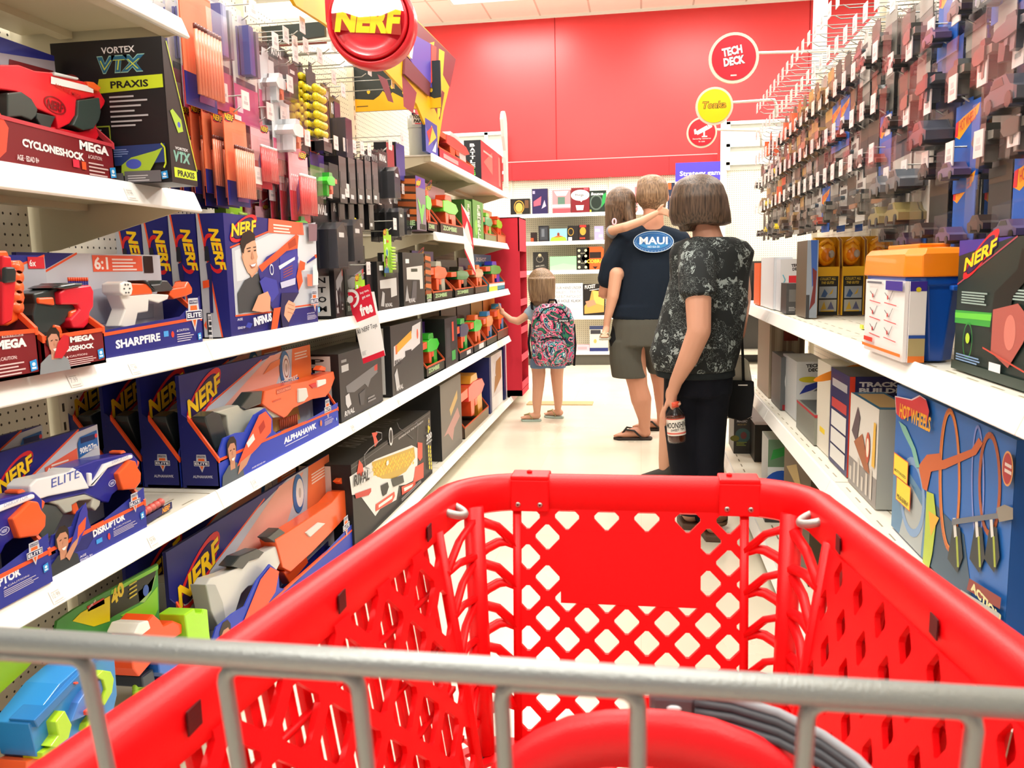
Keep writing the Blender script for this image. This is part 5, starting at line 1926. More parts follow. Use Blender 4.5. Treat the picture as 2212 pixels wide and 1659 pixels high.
DIS = trybox('blue and white toy blaster with orange muzzle in an open navy carton, front one', 'toy box', Xd, Y0, LV, dw, .235, .10, .052, .058, '20256f', ORG, dis_back, dis_lip, dis_side, flap=[(.0, .8), (.02, 1.1), (.06, 1.5), (.16, 1.5), (.24, 1.5), (.3, 1.95), (.37, 2.1), (.39, 1.5), (.42, .9)], flap_col='2a3496')
dis_gun(DIS)
dup(DIS, (Xd - .125, Y0 - .015, LV), LROT, 'navy carton behind the front blue and white blaster, middle of three')
dup(DIS, (Xd - .25, Y0 - .02, LV), LROT, 'rearmost of three blue and white blaster cartons, against the pegboard')
dup(DIS, (Xd + .015, Y0 - dw - .012, LV), LROT, 'carton with the same blue blaster, cut by the left picture edge')

# red ball refill pack lying on the shelf
q0 = atX(310, 1095, -1.12)
t = tag(empty('ball_refill_pack', (-1.115, atX(312, 1090, -1.11).y, LV), LROT + .10), 'small pack of six coral red balls lying on the shelf beside the blue blaster', 'refill pack')
m = MB('1d1a4a'); m.box(0, 0, 0, .135, .07, .006, '2a1c40'); m.box(0, -.002, 0, .135, .0, .016, '1b1c58')
A = Art(m, 'front', .135, .016, .07); A.o = Vector((0, -.002, 0)); A.text('NERF', .62, .1, .3, .8, 'f2a42a', .2, .04)
m.build('card_tray', t)
m = MB('f0625a', 'plastic')
for k in range(6):
    m.ball((.014 + k * .0215, .02, .018), .0105, 16, 10)
m.build('foam_balls', t)
m = MB(mat='clear'); m.box(.001, .002, .006, .134, .06, .036); m.build('blister', t, bevel=.004)

# ---------------- ALPHAHAWK, four deep --------------------------------------------------------
cA = (380, 720, 3.95)
Xa = -1.10
Y0, Y1 = atX(475, 1045, Xa).y, atX(732, 925, Xa).y
aw = Y1 - Y0
AH = .30


def alpha_back(A):
    A.rect(0, 0, 1, 1, BLUE)
    A.poly([(0, .55), (.5, .93), (.72, 1.0), (1, 1.0), (1, .1), (0, 0)], 'c2c6d4')
    A.poly([(.25, .6), (.62, .98), (.78, .98), (.6, .5)], 'f0b0a0')
    A.poly([(.78, .40), (1, .5), (1, 1), (.82, 1)], 'f07a38').lines(.84, .86, .14, .1, 3, 'fbe0d0', .5)
    A.line([(0, .54), (.55, .96)], .016, ORG)
    A.nerf(.01, .62, .23, .27, .3)
    A.poly([(.55, .80), (.70, .86), (.70, .92), (.62, .90)], 'ee8a50')
    A.ell(.74, .80, .14, .20, '1f6aa8').ell(.75, .80, .10, .15, 'e8e4e4').ell(.75, .80, .07, .11, '8a4a3a', inner=.85).ell(.75, .80, .03, .05, 'b0a8a4')
    A.poly([(.66, .60), (.86, .66), (.86, .54), (.68, .48)], '2258b0').text('ACCUSTRIKE', .67, .60, .18, .07, 'f6e0da', 0, .03, .04)


def alpha_lip(A):
    A.poly([(0, 0), (1, 0), (1, 1.15), (.48, .86), (.43, 1.05), (.10, .92), (0, .9)], '2a42b8')
    A.text('ALPHAHAWK', .46, .42, .30, .26, 'f6f6fc', 0, .05, .0)
    A.lines(.47, .30, .28, .06, 1, 'dfe4fa', .5)
    A.elite(.885, 1.05, .95)
    caution(A, .84, .35, .11, .3)
    hlogo(A, .965, .30, .18)
    A.ell(.80, .56, .12, .14, 'e87a40').text('AGE·EDAD 8+', .2, .12, .1, .06, 'd8d8e8')
    person_art(A, .075, .0, 1.35, '55606a', 'c58c6e')
    A.poly([(.10, .5), (.17, 1.2), (.27, 2.05), (.32, 2.1), (.36, 1.7), (.35, 1.2), (.25, .85), (.16, .6)], 'f05838').poly([(.18, 1.0), (.23, 1.2), (.22, 1.45), (.17, 1.2)], 'e8e4e4').poly([(.27, 1.3), (.31, 1.5), (.3, 1.8), (.26, 1.6)], 'b02a1c').poly([(.10, .2), (.16, .4), (.2, .75), (.12, .6)], 'c58c6e')


def alpha_side(A):
    A.elite(.5, .22, .16)
    A.text('ALPHAHAWK', .22, .09, .6, .025, 'c8cae0', 0, .03)


ALP = trybox('long orange and grey toy blaster in an open navy carton, front of four', 'toy box', Xa, Y0, LV, aw, AH, .095, .075, .062, '1f2470', ORG, alpha_back, alpha_lip, alpha_side, flap=[(.0, .8), (.01, 1.3), (.04, 1.7), (.12, 1.7), (.18, 1.6), (.25, 2.1), (.33, 2.2), (.38, 1.7), (.38, 1.2), (.44, .8)])


def alpha_gun(t, T, dx=0):
    solid_toy(t, 'toy_blaster', [
        (T([(682, 492), (900, 432), (1062, 402), (1280, 325), (1292, 382), (1252, 490), (1212, 542), (1100, 562), (930, 640), (880, 702), (850, 722), (740, 662), (662, 605)]), .02, .072, OR),
        (T([(265, 672), (470, 612), (520, 652), (650, 632), (882, 602), (852, 712), (775, 722), (742, 692), (722, 772), (640, 690), (602, 700), (600, 782), (560, 862), (400, 902), (382, 802), (372, 702)]), .028, .065, 'b9bdb0'),
        (T([(480, 632), (582, 502), (672, 490), (660, 602), (522, 656)]), .024, .06, '353d3c'),
        (T([(190, 712), (262, 665), (322, 692), (382, 882), (342, 1012), (282, 1012), (232, 852), (200, 762)]), .03, .07, '30383a'),
        (T([(1172, 312), (1200, 275), (1238, 290), (1232, 322)]), .03, .055, OR),
        (T([(960, 472), (1032, 465), (1046, 540), (1012, 580), (960, 592)]), .014, .03, 'd8dad4'),
        (T([(1130, 402), (1202, 390), (1202, 432), (1130, 462)]), .014, .03, 'f2f2ee'),
        (T([(1060, 440), (1120, 420), (1130, 460), (1090, 470)]), .016, .03, 'd01c20'),
        (T([(700, 700), (750, 690), (760, 760), (700, 800), (620, 850), (600, 800), (680, 770)]), .03, .06, 'f05a38')])
    m = MB('f0a040'); m.prism(T([(885, 742), (1120, 602), (1142, 732), (900, 862)]), .085, .09, 'f0c070'); m.build('dart_card', t)
    m = MB(mat='plastic')
    for i in range(10):
        a_, b_ = T([(955 + i * 15.5, 735 - i * 5.2), (960 + i * 15.5, 825 - i * 4.6)])
        m.tube([(b_[0], .078, b_[1]), (a_[0], .078, a_[1])], .0034, 8, 'f27a58')
    m.build('foam_darts', t)
    m = MB(mat='plastic'); A = Art(m, 'front', 1, 1, 1, 'plastic'); A.o = Vector((0, .0195, 0))
    a_, b_ = T([(780, 520)])[0], T([(905, 470)])[0]
    A.rect(a_[0], a_[1] - .001, b_[0], a_[1] + .014, 'c23c1c').text('ACCUSTRIKE', a_[0] + .001, a_[1] + .002, b_[0] - a_[0] - .003, .007, 'f7a080')
    A.z = .001
    a_ = T([(745, 590)])[0]; A.rect(a_[0], a_[1], a_[0] + .06, a_[1] + .004, 'c8401c')
    m.build('body_markings', t)


alpha_gun(ALP, Trace(ALP, Xa - .05, cA))
for i in range(3):
    dup(ALP, (Xa - .112 * (i + 1), Y0 + .003 * i, LV), LROT, ['second', 'third', 'rearmost'][i] + ' of the long orange blaster cartons, in the dark behind the front one')

# ---------------- large orange blaster carton on the base deck -------------------------------
Xb = -1.13
Y0, Y1 = atX(425, 1370, Xb).y + .05, atX(770, 1150, Xb).y
bw = Y1 - Y0
TC = .107


def rap_back(A):
    A.rect(0, 0, 1, 1, BLUE)
    A.poly([(0, .52), (.45, .9), (.66, 1.0), (1, 1.0), (1, .1), (0, 0)], 'c2c6d4').line([(0, .51), (.5, .95)], .016, ORG)
    A.poly([(.25, .6), (.6, .98), (.78, .98), (.6, .5)], 'f0b0a0')
    A.poly([(.78, .40), (1, .5), (1, 1), (.82, 1)], 'f07a48').lines(.84, .8, .14, .12, 4, 'fbe0d0', .5)
    A.nerf(.01, .56, .22, .27, .3)
    A.ell(.73, .80, .13, .19, '2a6ab0').ell(.74, .80, .09, .14, 'e8e4e4').ell(.74, .80, .03, .05, 'c0b8b4')


def rap_lip(A):
    A.poly([(0, 0), (1, 0), (1, 1.2), (.48, .86), (.40, 1.05), (.10, .92), (0, .9)], '2a3fae')
    person_art(A, .075, .0, 1.35, '55606a', 'c58c6e')
    A.poly([(.10, .5), (.17, 1.2), (.27, 2.05), (.33, 2.2), (.38, 1.8), (.35, 1.2), (.25, .85)], 'ee5a38')
    A.elite(.90, 1.3, .9)


RAP = trybox('largest orange and white toy blaster carton, on the base deck beside the cart', 'toy box', Xb, Y0, TC, bw, .375, .10, .09, .08, '1f2470', ORG, rap_back, rap_lip, flap=[(.0, .8), (.01, 1.3), (.04, 1.7), (.12, 1.7), (.18, 1.6), (.25, 2.1), (.33, 2.3), (.38, 1.8), (.38, 1.2), (.44, .8)])
T = Trace(RAP, Xb - .05)
solid_toy(RAP, 'toy_blaster', [
    (T([(583, 1190), (575, 1165), (640, 1125), (700, 1085), (720, 1062), (748, 1052), (756, 1075), (738, 1110), (690, 1160), (655, 1195), (610, 1235), (592, 1225)]), .02, .075, OR),
    (T([(425, 1268), (437, 1248), (470, 1238), (505, 1222), (520, 1200), (545, 1198), (583, 1178), (596, 1205), (580, 1236), (550, 1262), (520, 1266), (505, 1282), (492, 1322), (476, 1365), (450, 1330)]), .026, .066, 'd9dbd6'),
    (T([(478, 1222), (497, 1200), (535, 1184), (552, 1192), (540, 1205), (518, 1212), (505, 1228)]), .02, .062, '343b3c'),
    (T([(424, 1262), (446, 1262), (462, 1300), (472, 1355), (455, 1362), (436, 1320)]), .022, .07, 'aeb3ae'),
    (T([(560, 1160), (585, 1140), (600, 1150), (578, 1172)]), .022, .06, '343b3c'),
    (T([(640, 1150), (668, 1128), (684, 1130), (650, 1160)]), .014, .03, 'd8dad4'),
    (T([(720, 1040), (732, 1028), (745, 1035), (738, 1052)]), .03, .055, OR),
    (T([(600, 1235), (650, 1198), (655, 1215), (615, 1262)]), .03, .06, 'd24a1c')])
dup(RAP, (Xb - .12, Y0, TC), LROT, 'second of the largest orange blaster cartons, behind the front one on the deck')

# ---------------- RIVAL 200-round carton on the deck -----------------------------------------
Xr = -1.12
Y0, Y1 = atX(765, 1145, Xr).y, atX(935, 1046, Xr).y
rw, rh, rd = Y1 - Y0, .345, .30


def riv_front(A):
    T_ = lambda pts: [((atX(380 + x / 3.95, 720 + y / 3.95, Xr).y - Y0) / rw, (atX(380 + x / 3.95, 720 + y / 3.95, Xr).z - TC) / rh) for x, y in pts]
    A.line([(0, .95), (1, .97)], .008, '6a6a6c')
    A.text('EXPERIENCE THE INTENSITY', .52, .90, .36, .025, 'd0d0d0', 0, .02)
    A.poly(T_([(1480, 1225), (1660, 1105), (1700, 1075), (2010, 955), (2060, 980), (2060, 1120), (2020, 1260), (1960, 1290), (1900, 1300), (1880, 1420), (1740, 1500), (1700, 1560), (1560, 1370), (1500, 1380)]), 'e4e4e0')
    A.poly(T_([(1670, 1100), (2030, 970), (2040, 1060), (1960, 1180), (1860, 1240), (1760, 1240), (1670, 1200)]), 'caa640')
    for i in range(15):
        for j in range(6):
            x, y = 1690 + i * 23 + (j % 2) * 11, 1125 + j * 19 - i * 8.2
            if y < 1250 - abs(i - 5) * 9 and y > 1110 - i * 8.6:
                u, v = T_([(x, y)])[0]
                A.mb.add([A.P(u + .011 * math.cos(q * PI / 4), v + .021 * math.sin(q * PI / 4)) for q in range(8)], [tuple(range(8))], 'f0c43c' if (i + j) % 3 else 'e0ac2c', A.mat)
    A.z += .0003
    A.poly(T_([(1540, 1200), (1560, 1080), (1590, 1120), (1600, 1200), (1580, 1220)]), 'e4503a')
    A.poly(T_([(2060, 930), (2100, 935), (2100, 1060), (2080, 1090), (2060, 1060)]), 'e4503a').poly(T_([(2040, 1140), (2110, 1100), (2110, 1230), (2020, 1280)]), 'e4503a')
    A.poly(T_([(1700, 1460), (1860, 1350), (1865, 1390), (1840, 1440), (1700, 1520)]), 'e4503a').poly(T_([(1725, 1465), (1845, 1380), (1840, 1410), (1725, 1490)]), 'e8e8e4')
    A.poly(T_([(1920, 1310), (2040, 1260), (2040, 1290), (2010, 1330), (1925, 1380)]), 'e4503a').poly(T_([(1940, 1320), (2020, 1285), (2010, 1310), (1945, 1350)]), 'e8e8e4')
    A.poly(T_([(1520, 1370), (1660, 1320), (1660, 1350), (1640, 1380), (1530, 1410)]), 'c83c30')
    A.poly(T_([(1665, 850), (1720, 840), (1700, 880), (1720, 930), (1690, 970), (1680, 900)]), 'e4503a')
    A.line(T_([(1700, 840), (1750, 850), (1750, 900), (1640, 990), (1600, 1040), (1610, 1140), (1650, 1160)]), .012, '8f8f92')
    A.line(T_([(1880, 760), (1900, 810), (1960, 850), (2020, 900)]), .008, '5c5c60').line(T_([(2030, 780), (2045, 760), (2060, 780), (2055, 900), (2050, 940)]), .012, '77777a')
    A.poly(T_([(1740, 1300), (1800, 1270), (1810, 1310), (1790, 1370), (1760, 1390)]), '1b1b1d').poly(T_([(1830, 1240), (1930, 1210), (1940, 1270), (1850, 1310)]), '3a3c38')
    A.ell(*T_([(1826, 880)])[0], .085, .12, 'e8e8e8').ell(*T_([(1826, 880)])[0], .065, .09, '1b1b1d').text('8', .345, .685, .03, .06, 'f0f0f0', 0, .05)
    A.rect(.075, .70, .20, .75, 'dcdcdc').text('AGES 14+', .02, .80, .04, .03, 'e8e8e8').text('PROMETHEUS', .085, .79, .11, .035, 'e8e8e8').text('MXVIII-20K', .085, .755, .11, .028, 'e8e8e8')
    A.text('RIVAL', *T_([(1508, 1310)])[0], .15, .13, '1b1b1d', .1, .03, -.1)
    A.ell(.952, .86, .035, .055, 'f0f0f0', inner=.9).ell(.952, .86, .018, .03, 'f2d020').text('200', .90, .58, .09, .10, 'f4f4f4', 0, .02).text('ROUNDS', .90, .53, .09, .03, 'e0e0e0')
    for k in range(3):
        A.ell(.935 + .02 * (k % 2), .72 + .03 * k, .03, .03, 'f2d822')
    for k in range(12):
        A.ell(.925 + .03 * (k % 2), .48 - .032 * k, .032, .03, 'f2d822')
    A.lines(.5, .06, .3, .05, 2, '8a8a8c')


def riv_side(A):
    A.rect(.28, .04, .72, .98, 'dcdad8')
    for i, ch in enumerate('PHANTOM'):
        A.text(ch, .40, .865 - i * .128, .2, .075, '1b1b1d', 0, .0)


def riv_top(A):
    A.text('RIVAL', .25, .3, .22, .3, '8d8d90', .2).text('RIVAL', .6, .3, .2, .3, '6d6d70', .2)


R0 = carton('big black carton with a yellow ball hopper printed on it, on the base deck', 'toy box', (Xr, Y0, TC), LROT, rw, rh, rd, BLK, '232325', '29292b', riv_front, riv_side, riv_top, name='blaster_carton')
Yn = Y1 + .03

# ---------------- CYCLONESHOCK, PRAXIS on the second shelf ------------------------------------
cT = (0, 0, 3.95)
Xc = -1.12
L1 = 1.40
Y0, Y1 = atX(-40, 345, Xc).y, atX(250, 382, Xc).y


def cyc_back(A):
    A.rect(0, 0, 1, 1, 'b4b2c0').poly([(0, .78), (1, .96), (1, 1), (0, 1)], '2f36a0')
    A.poly([(0, .60), (.45, .66), (.45, .86), (0, .86)], 'f0604c').lines(.08, .66, .32, .18, 4, 'fbe0d8', .5)
    A.poly([(.6, .62), (.98, .66), (.98, .88), (.64, .86)], '7c1b22').rect(.66, .68, .9, .80, 'f0503c')


def cyc_lip(A):
    A.poly([(.0, .2), (.1, .1), (.16, .3), (.19, .8), (.14, 1.1), (.05, 1.15), (0, .9)], 'f0503a').poly([(.03, .5), (.12, .5), (.13, .85), (.04, .9)], '4a504c')
    A.text('CYCLONESHOCK', .27, .47, .46, .18, 'f0ecec', 0, .05, -.035)
    A.text('MEGA', .70, .66, .25, .22, 'f2f0f0', 0, .05, -.02).rect(.76, .90, .88, .97, 'e0c8c8')
    caution(A, .76, .1, .17, .5, 'd8b8b8')
    A.rect(.63, .22, .68, .40, 'e8304a').rect(.70, .2, .735, .38, ORG)
    A.text('AGE · EDAD 8+', .22, .16, .15, .12, 'e8d8d8')
    hlogo(A, .945, .1, .28)


t = trybox('large red drum blaster in an open maroon carton on the second shelf', 'toy box', Xc, Y0, L1, Y1 - Y0, .27, .12, .085, .078, MAR, 'c8404a', cyc_back, cyc_lip)
T = Trace(t, Xc - .04, cT)
solid_toy(t, 'toy_blaster', [
    (T([(-150, 560), (60, 560), (200, 610), (350, 625), (560, 690), (620, 700), (700, 790), (720, 830), (560, 860), (548, 990), (500, 1060), (400, 1110), (380, 1000), (210, 930), (140, 850), (40, 790), (-150, 760)]), .015, .075, 'e8192c'),
    (T([(552, 862), (740, 838), (755, 960), (740, 1030), (690, 1105), (600, 1120), (505, 1075), (545, 990)]), .01, .085, '34423e'),
    (T([(620, 705), (700, 708), (765, 760), (828, 865), (818, 900), (770, 965), (750, 1090), (775, 1160), (740, 1220), (640, 1250), (300, 1160), (330, 1080), (400, 1090), (600, 1130), (700, 1110), (752, 1020), (738, 838), (700, 800)]), .02, .07, 'e0182a'),
    (T([(640, 700), (700, 706), (765, 755), (740, 790), (650, 745)]), .012, .06, OR),
    (T([(-60, 800), (60, 790), (150, 850), (205, 940), (190, 1000), (150, 1035), (60, 1000), (-60, 1010)]), .01, .08, '39423f'),
    (T([(200, 965), (370, 1000), (330, 1080), (330, 1140), (260, 1120), (200, 1020)]), .012, .07, '2c3332'),
    (T([(350, 490 + 130), (560, 670), (560, 690), (350, 650)]), .01, .05, 'd8dcdc')])
m = MB(mat='plastic'); A = Art(m, 'front', 1, 1, 1, 'plastic'); A.o = Vector((0, .0142, 0))
a_ = T([(370, 905)])[0]
A.ell(a_[0], a_[1], .031, .016, '8a0e18', rot=-.1, inner=.86).text('NERF', a_[0] - .024, a_[1] - .009, .048, .018, '7a0c16', .25, .03, -.05)
a_ = T([(330, 720)])[0]; b_ = T([(700, 800)])[0]
A.poly([(a_[0], a_[1]), (a_[0] + .002, a_[1] + .014), (b_[0], b_[1] + .012), (b_[0], b_[1])], 'f2eef0').text('N-STRIKE MEGA', a_[0] + .012, a_[1] - .004, .075, .008, 'c0202c', .1, .02, -.12)
m.build('lettering', t)
# the PRAXIS carton, its broad end towards the camera
Yp = 1.70
xl, xr = at(108, 95, Yp).x, at(372, 395, Yp).x
zt = at(345, 78, Yp).z - L1
pw, pd_ = .105, xr - xl


def prx_end(A):
    A.rect(0, 0, 1, 1, '201f21')
    A.text('VORTEX', .46, .905, .30, .045, 'e8e8ea', 0, .02)
    for o, c_ in ((.006, '9fd0c0'), (0, '2a6a8c')):
        A.text('VTX', .42 - o, .775 - o, .42 + 2 * o, .11 + 2 * o, c_, .15, .06 + o * 3)
    A.text('VTX', .44, .79, .36, .07, 'c8d84a', .15, -.02)
    A.poly([(.38, .635), (.42, .735), (.99, .745), (.99, .655)], 'c8dc2c').text('PRAXIS', .52, .665, .34, .05, '1d1d1e', 0, .03)
    for i, v in enumerate((.60, .57, .535, .50, .465, .43, .40)):
        A.rect(.50, v, .50 + .22 + .06 * ((i * 5) % 3), v + .012, 'c0c0c4')
    A.ell(.16, .70, .09, .08, 'a04038').ell(.2, .62, .07, .05, 'a04038').poly([(.1, .5), (.35, .5), (.36, .57), (.1, .58)], '2a4a9c').poly([(.1, .465), (.33, .465), (.33, .50), (.1, .5)], 'a8a830')
    A.rect(.20, .30, .49, .41, 'a0b840').rect(.21, .31, .48, .40, '18181a').lines(.24, .325, .2, .07, 4, 'd0d0d4', .4)
    A.poly([(.3, .12), (.97, .14), (.97, .27), (.34, .26)], '2a3f78').lines(.36, .19, .3, .06, 4, '8aa0d8', .4)
    A.poly([(.56, .06), (.72, .03), (.82, .08), (.95, .24), (.88, .22), (.66, .18), (.57, .13)], 'a8c83a').ell(.68, .135, .06, .035, '4a5ac0')
    A.line([(.94, .27), (.97, .24), (.97, .13), (.95, .10)], .012, 'c8dc2c')
    A.rect(.3, .005, .58, .075, '6a686c').rect(.59, .005, .92, .085, '6a686c').text('100ft', .32, .045, .1, .02, 'd0d0d4').lines(.62, .015, .2, .05, 3, 'c8c8cc', .4)
    hlogo(A, .93, .02, .06)


def prx_front(A):
    A.poly([(0, 0), (1, 0), (1, .1), (.14, 1), (0, 1)], '28211f')
    A.text('VORTEX', .2, .24, .5, .02, 'e8e8ea').text('VTX', .12, .15, .65, .08, '7ab0a0', .15, .05)
    A.rect(.1, .04, .98, .11, 'c8dc2c').text('PRAXIS', .22, .05, .66, .045, '1d1d1e', 0, .03)
    A.poly([(.1, .50), (.35, .36), (.55, .38), (.5, .46), (.2, .52)], 'a8c83a').ell(.4, .42, .02, .02, '4a5ac0')
    A.line([(.14, .98), (.99, .11)], .010, 'c8dc2c')


m = MB('201f21')
m.prism([(0, 0), (pw, 0), (pw, .10 * zt), (.014, zt), (0, zt)], 0, pd_, '241f1e')
A = Art(m, 'left', pw, zt, pd_, off=.0002); prx_end(A)
A = Art(m, 'front', pw, zt, pd_, off=.0002)
prx_front(A)
tag(m.build('blaster_carton', loc=(xr, Yp, L1), rz=LROT), 'tall black carton with lime band and disc picture on the second shelf', 'toy box')
# ================================================================== smaller stock: generic makers
def mini(m, x, z, w, h, y0, y1, c1, c2, c3=ORG, flip=False):
    'small toy blaster: barrel, body, grip, stock and magazine'
    f_ = (lambda p: [(x + w * (1 - a if flip else a), z + h * b) for a, b in p])
    m.prism(f_([(0, .62), (.12, .80), (.5, .86), (.72, .80), (.72, .50), (.45, .46), (.15, .48)]), y0, y1, c1, 'plastic')
    m.prism(f_([(.7, .60), (1.0, .60), (1.0, .78), (.7, .80)]), y0 + .004, y1 - .004, c3, 'plastic')
    m.prism(f_([(.12, .50), (.34, .50), (.28, .0), (.10, .04)]), y0 + .006, y1 - .004, c2, 'plastic')
    m.prism(f_([(.46, .50), (.62, .50), (.60, .14), (.48, .12)]), y0 + .004, y1 - .006, c3, 'plastic')
    m.prism(f_([(.3, .84), (.62, .84), (.58, 1.0), (.34, 1.0)]), y0 + .004, y1 - .004, c2, 'plastic')
    m.prism(f_([(.34, .46), (.46, .46), (.44, .30), (.36, .30)]), y0 + .002, y1 - .008, c3, 'plastic')


def span(a, b, X):
    return atX(a, 600, X).y, atX(b, 600, X).y


def blk(a, b, ytop, z, d, label, front, side=None, art=None, sart=None, tart=None, X=LX, group=None, xref=None):
    'carton on the left unit from photo columns a..b (front face) with its top edge at photo row ytop (at column a)'
    Ya, Yb = span(a, b, X)
    h = atX(a, ytop, X).z - z
    return carton(label, 'toy box', (X, Ya, z), LROT, Yb - Ya, h, d, front, side or front, None, art, sart, tart, group, name='toy_box')


def win(A, c='3c3c3e', u0=.08, v0=.2, u1=.92, v1=.8):
    return A.rect(u0, v0, u1, v1, c)


def rv(A, light='8f8f92', acc='c8423a'):
    'dark blaster carton print: pale blaster picture, small lettering'
    A.rect(.05, .72, .2, .82, 'c8c8c8').rect(.05, .86, .16, .90, '9a9a9a')
    A.poly([(.12, .50), (.85, .66), (.88, .52), (.7, .46), (.62, .34), (.55, .42), (.3, .36), (.14, .40)], light).poly([(.8, .64), (.88, .66), (.88, .56), (.8, .56)], acc)
    A.poly([(.1, .36), (.18, .38), (.22, .2), (.14, .16), (.1, .24)], 'd0d0d2').poly([(.4, .3), (.55, .34), (.5, .1), (.42, .12)], '4c4c50')
    A.text('RIVAL', .06, .06, .22, .08, 'e0e0e0', .15, .03).lines(.6, .1, .2, .1, 2, '8a8a8c')
    return A


PH = lambda A: (A.rect(.2, .03, .8, .97, 'dcdad8'), [A.text(ch, .34, .855 - i * .128, .32, .075, '1b1b1d') for i, ch in enumerate('PHANTOM')])
# third shelf, sections two and three
zz = 1.03
blk(722, 742, 445 + 80, zz, .10, 'black carton with white lettered end strip, next to the boy carton', '262527', '211f20', lambda A: rv(A), PH, X=-1.12)
blk(744, 790, 528, zz, .14, 'black clear-window carton with grey blaster behind the red and white sale card', '2b2b2c', '202022', lambda A: (win(A, '4a4a4c'), rv(A)), PH, X=-1.13)
blk(792, 806, 570, zz, .12, 'narrow black carton with white strip behind the sale card', '242425', '1d1d1e', None, PH, X=-1.12)
blk(815, 860, 565, zz, .12, 'black carton with grey pistol print and white lettered end strip', '2a2a2b', '1d1d1e', lambda A: (A.rect(.1, .82, .28, .92, 'e8e8e8'), A.poly([(.1, .62), (.1, .45), (.6, .45), (.6, .25), (.9, .28), (.9, .66)], 'c8c8c6'), A.poly([(.1, .1), (.2, .4), (.3, .35), (.25, .08)], 'b0b0b0'), A.text('RIVAL', .3, .06, .35, .08, 'd8d8d8', .1, .02)), PH, X=-1.10)
blk(871, 917, 545, zz, .12, 'black window carton with pale grey blaster, beside the striped orange cartons', '302f2e', '1f1f20', lambda A: (A.rect(.12, .80, .28, .88, 'e8e8e8'), A.poly([(.15, .72), (.15, .50), (.75, .48), (.75, .30), (.9, .3), (.9, .76)], 'd4d2cc'), A.rect(.35, .64, .65, .70, '3a4438'), A.poly([(.3, .1), (.42, .46), (.6, .46), (.55, .1)], '57565a'), A.poly([(.04, .1), (.14, .4), (.22, .1)], 'a8a8a8'), A.text('RIVAL', .2, .06, .3, .08, 'd8d8d8', .1, .02)), PH, X=-1.10)


def zomb(A):
    A.rect(0, 0, 1, 1, '3a2a1c')
    for k in range(6):
        A.poly([(0, .18 + k * .14), (1, .14 + k * .14), (1, .24 + k * .14), (0, .26 + k * .14)], 'c86a30' if k % 2 else '9a4c24')
    A.rect(0, 0, 1, .16, '1c2418').text('ZOMBIE', .06, .08, .88, .1, 'a8c890', 0, .05).text('FLIPFURY', .15, .02, .7, .05, 'e8e8e8')


def zback(A):
    zomb(A)
    A.poly([(0, .85), (1, .7), (1, 1), (0, 1)], '4a2c80').nerf(.02, .84, .5, .13, .1)


def open_toy(a, b, ytop, z, label, base, back, lip, c1, c2, X=LX, hl=.05, edge='c8552c', d=.11, flip=True):
    Ya, Yb = span(a, b, X)
    h = atX(a, ytop, X).z - z
    t = trybox(label, 'toy box', X, Ya, z, Yb - Ya, h, d, hl, hl, base, edge, back, lip)
    m = MB(mat='plastic')
    mini(m, .02, hl * .6, (Yb - Ya) - .04, h * .68, .02, d - .02, c1, c2, flip=flip)
    m.build('toy_blaster', t, bevel=.003)
    return t


zl = lambda A: A.text('ZOMBIE', .1, .35, .6, .45, 'a8c890', 0, .05)
blk(919, 931, 548, zz, .12, 'brown and orange striped zombie carton, plain one without window', '3a2a1c', '2c2018', zomb, zomb, X=-1.10)
open_toy(934, 976, 540, zz, 'open striped zombie carton with orange and grey blaster', '2a2018', zback, zl, 'f4602a', 'b4b8a8')
open_toy(982, 1022, 560, zz, 'open black carton with dark green crossbow toy', '20221e', lambda A: A.rect(0, 0, 1, 1, '1c1d1c'), zl, '1d7a3e', '1c1e1c')
open_toy(1026, 1052, 556, zz, 'open carton with tan and orange dart toy near the shelf end', '4a3a30', lambda A: A.rect(0, 0, 1, 1, '3a3050'), None, 'c8a070', 'e0702c')
open_toy(1056, 1090, 548, zz, 'open teal pack with green and violet toy at the shelf end', '2a8aa0', lambda A: (A.rect(0, 0, 1, 1, '2878a8'), A.text('X-SHOT', .1, .8, .6, .12, 'e8f0f8', .2, .04)), lambda A: (A.rect(0, 0, .5, 1, 'e8dc40'), A.rect(0, .6, 1, 1, 'e8e8ee')), '2fae4a', '3a3ac0', hl=.06)
# lowest shelf
zz = .64
blk(722, 816, 768, zz, .16, 'dark grey blaster carton below the sale card, left of its twin', '38383a', '232325', lambda A: rv(A, '77777a'), PH, X=-1.11)
blk(838, 908, 706, zz, .16, 'dark blaster carton with a yellow tube print', '3a3b3c', '232325', lambda A: (A.poly([(.06, .42), (.9, .62), (.95, .96), (.66, .92), (.62, .80), (.08, .70)], 'dcdadc'), A.poly([(.12, .58), (.62, .74), (.62, .86), (.12, .70)], 'e0a838'), A.rect(.12, .58, .17, .71, 'f07840'), A.ell(.82, .78, .05, .08, 'f06a50'), A.rect(.4, .5, .6, .58, '3a3a3e'), A.text('RIVAL', .08, .42, .22, .08, '3a3a3e', .1, .03), A.poly([(.06, .3), (.14, .38), (.2, .1), (.1, .06)], 'c0c0c2'), A.text('RIVAL', .1, .05, .2, .07, 'd8d8d8', .1, .03)), PH, X=-1.10)
t = open_toy(914, 954, 706, zz, 'bright green zombie toy blaster standing in a low open carton', '2a2c22', zback, zl, '3fd83a', '2fb02e', hl=.055)
blk(957, 984, 690, zz, .14, 'narrow black carton between the green blasters', '262428', '1c1c1e', lambda A: (A.rect(.1, .2, .4, .8, '3a3a40'), A.rect(.5, .1, .8, .3, '3aa84a'), A.rect(.55, .5, .7, .9, 'e8503a')), None, X=-1.10)
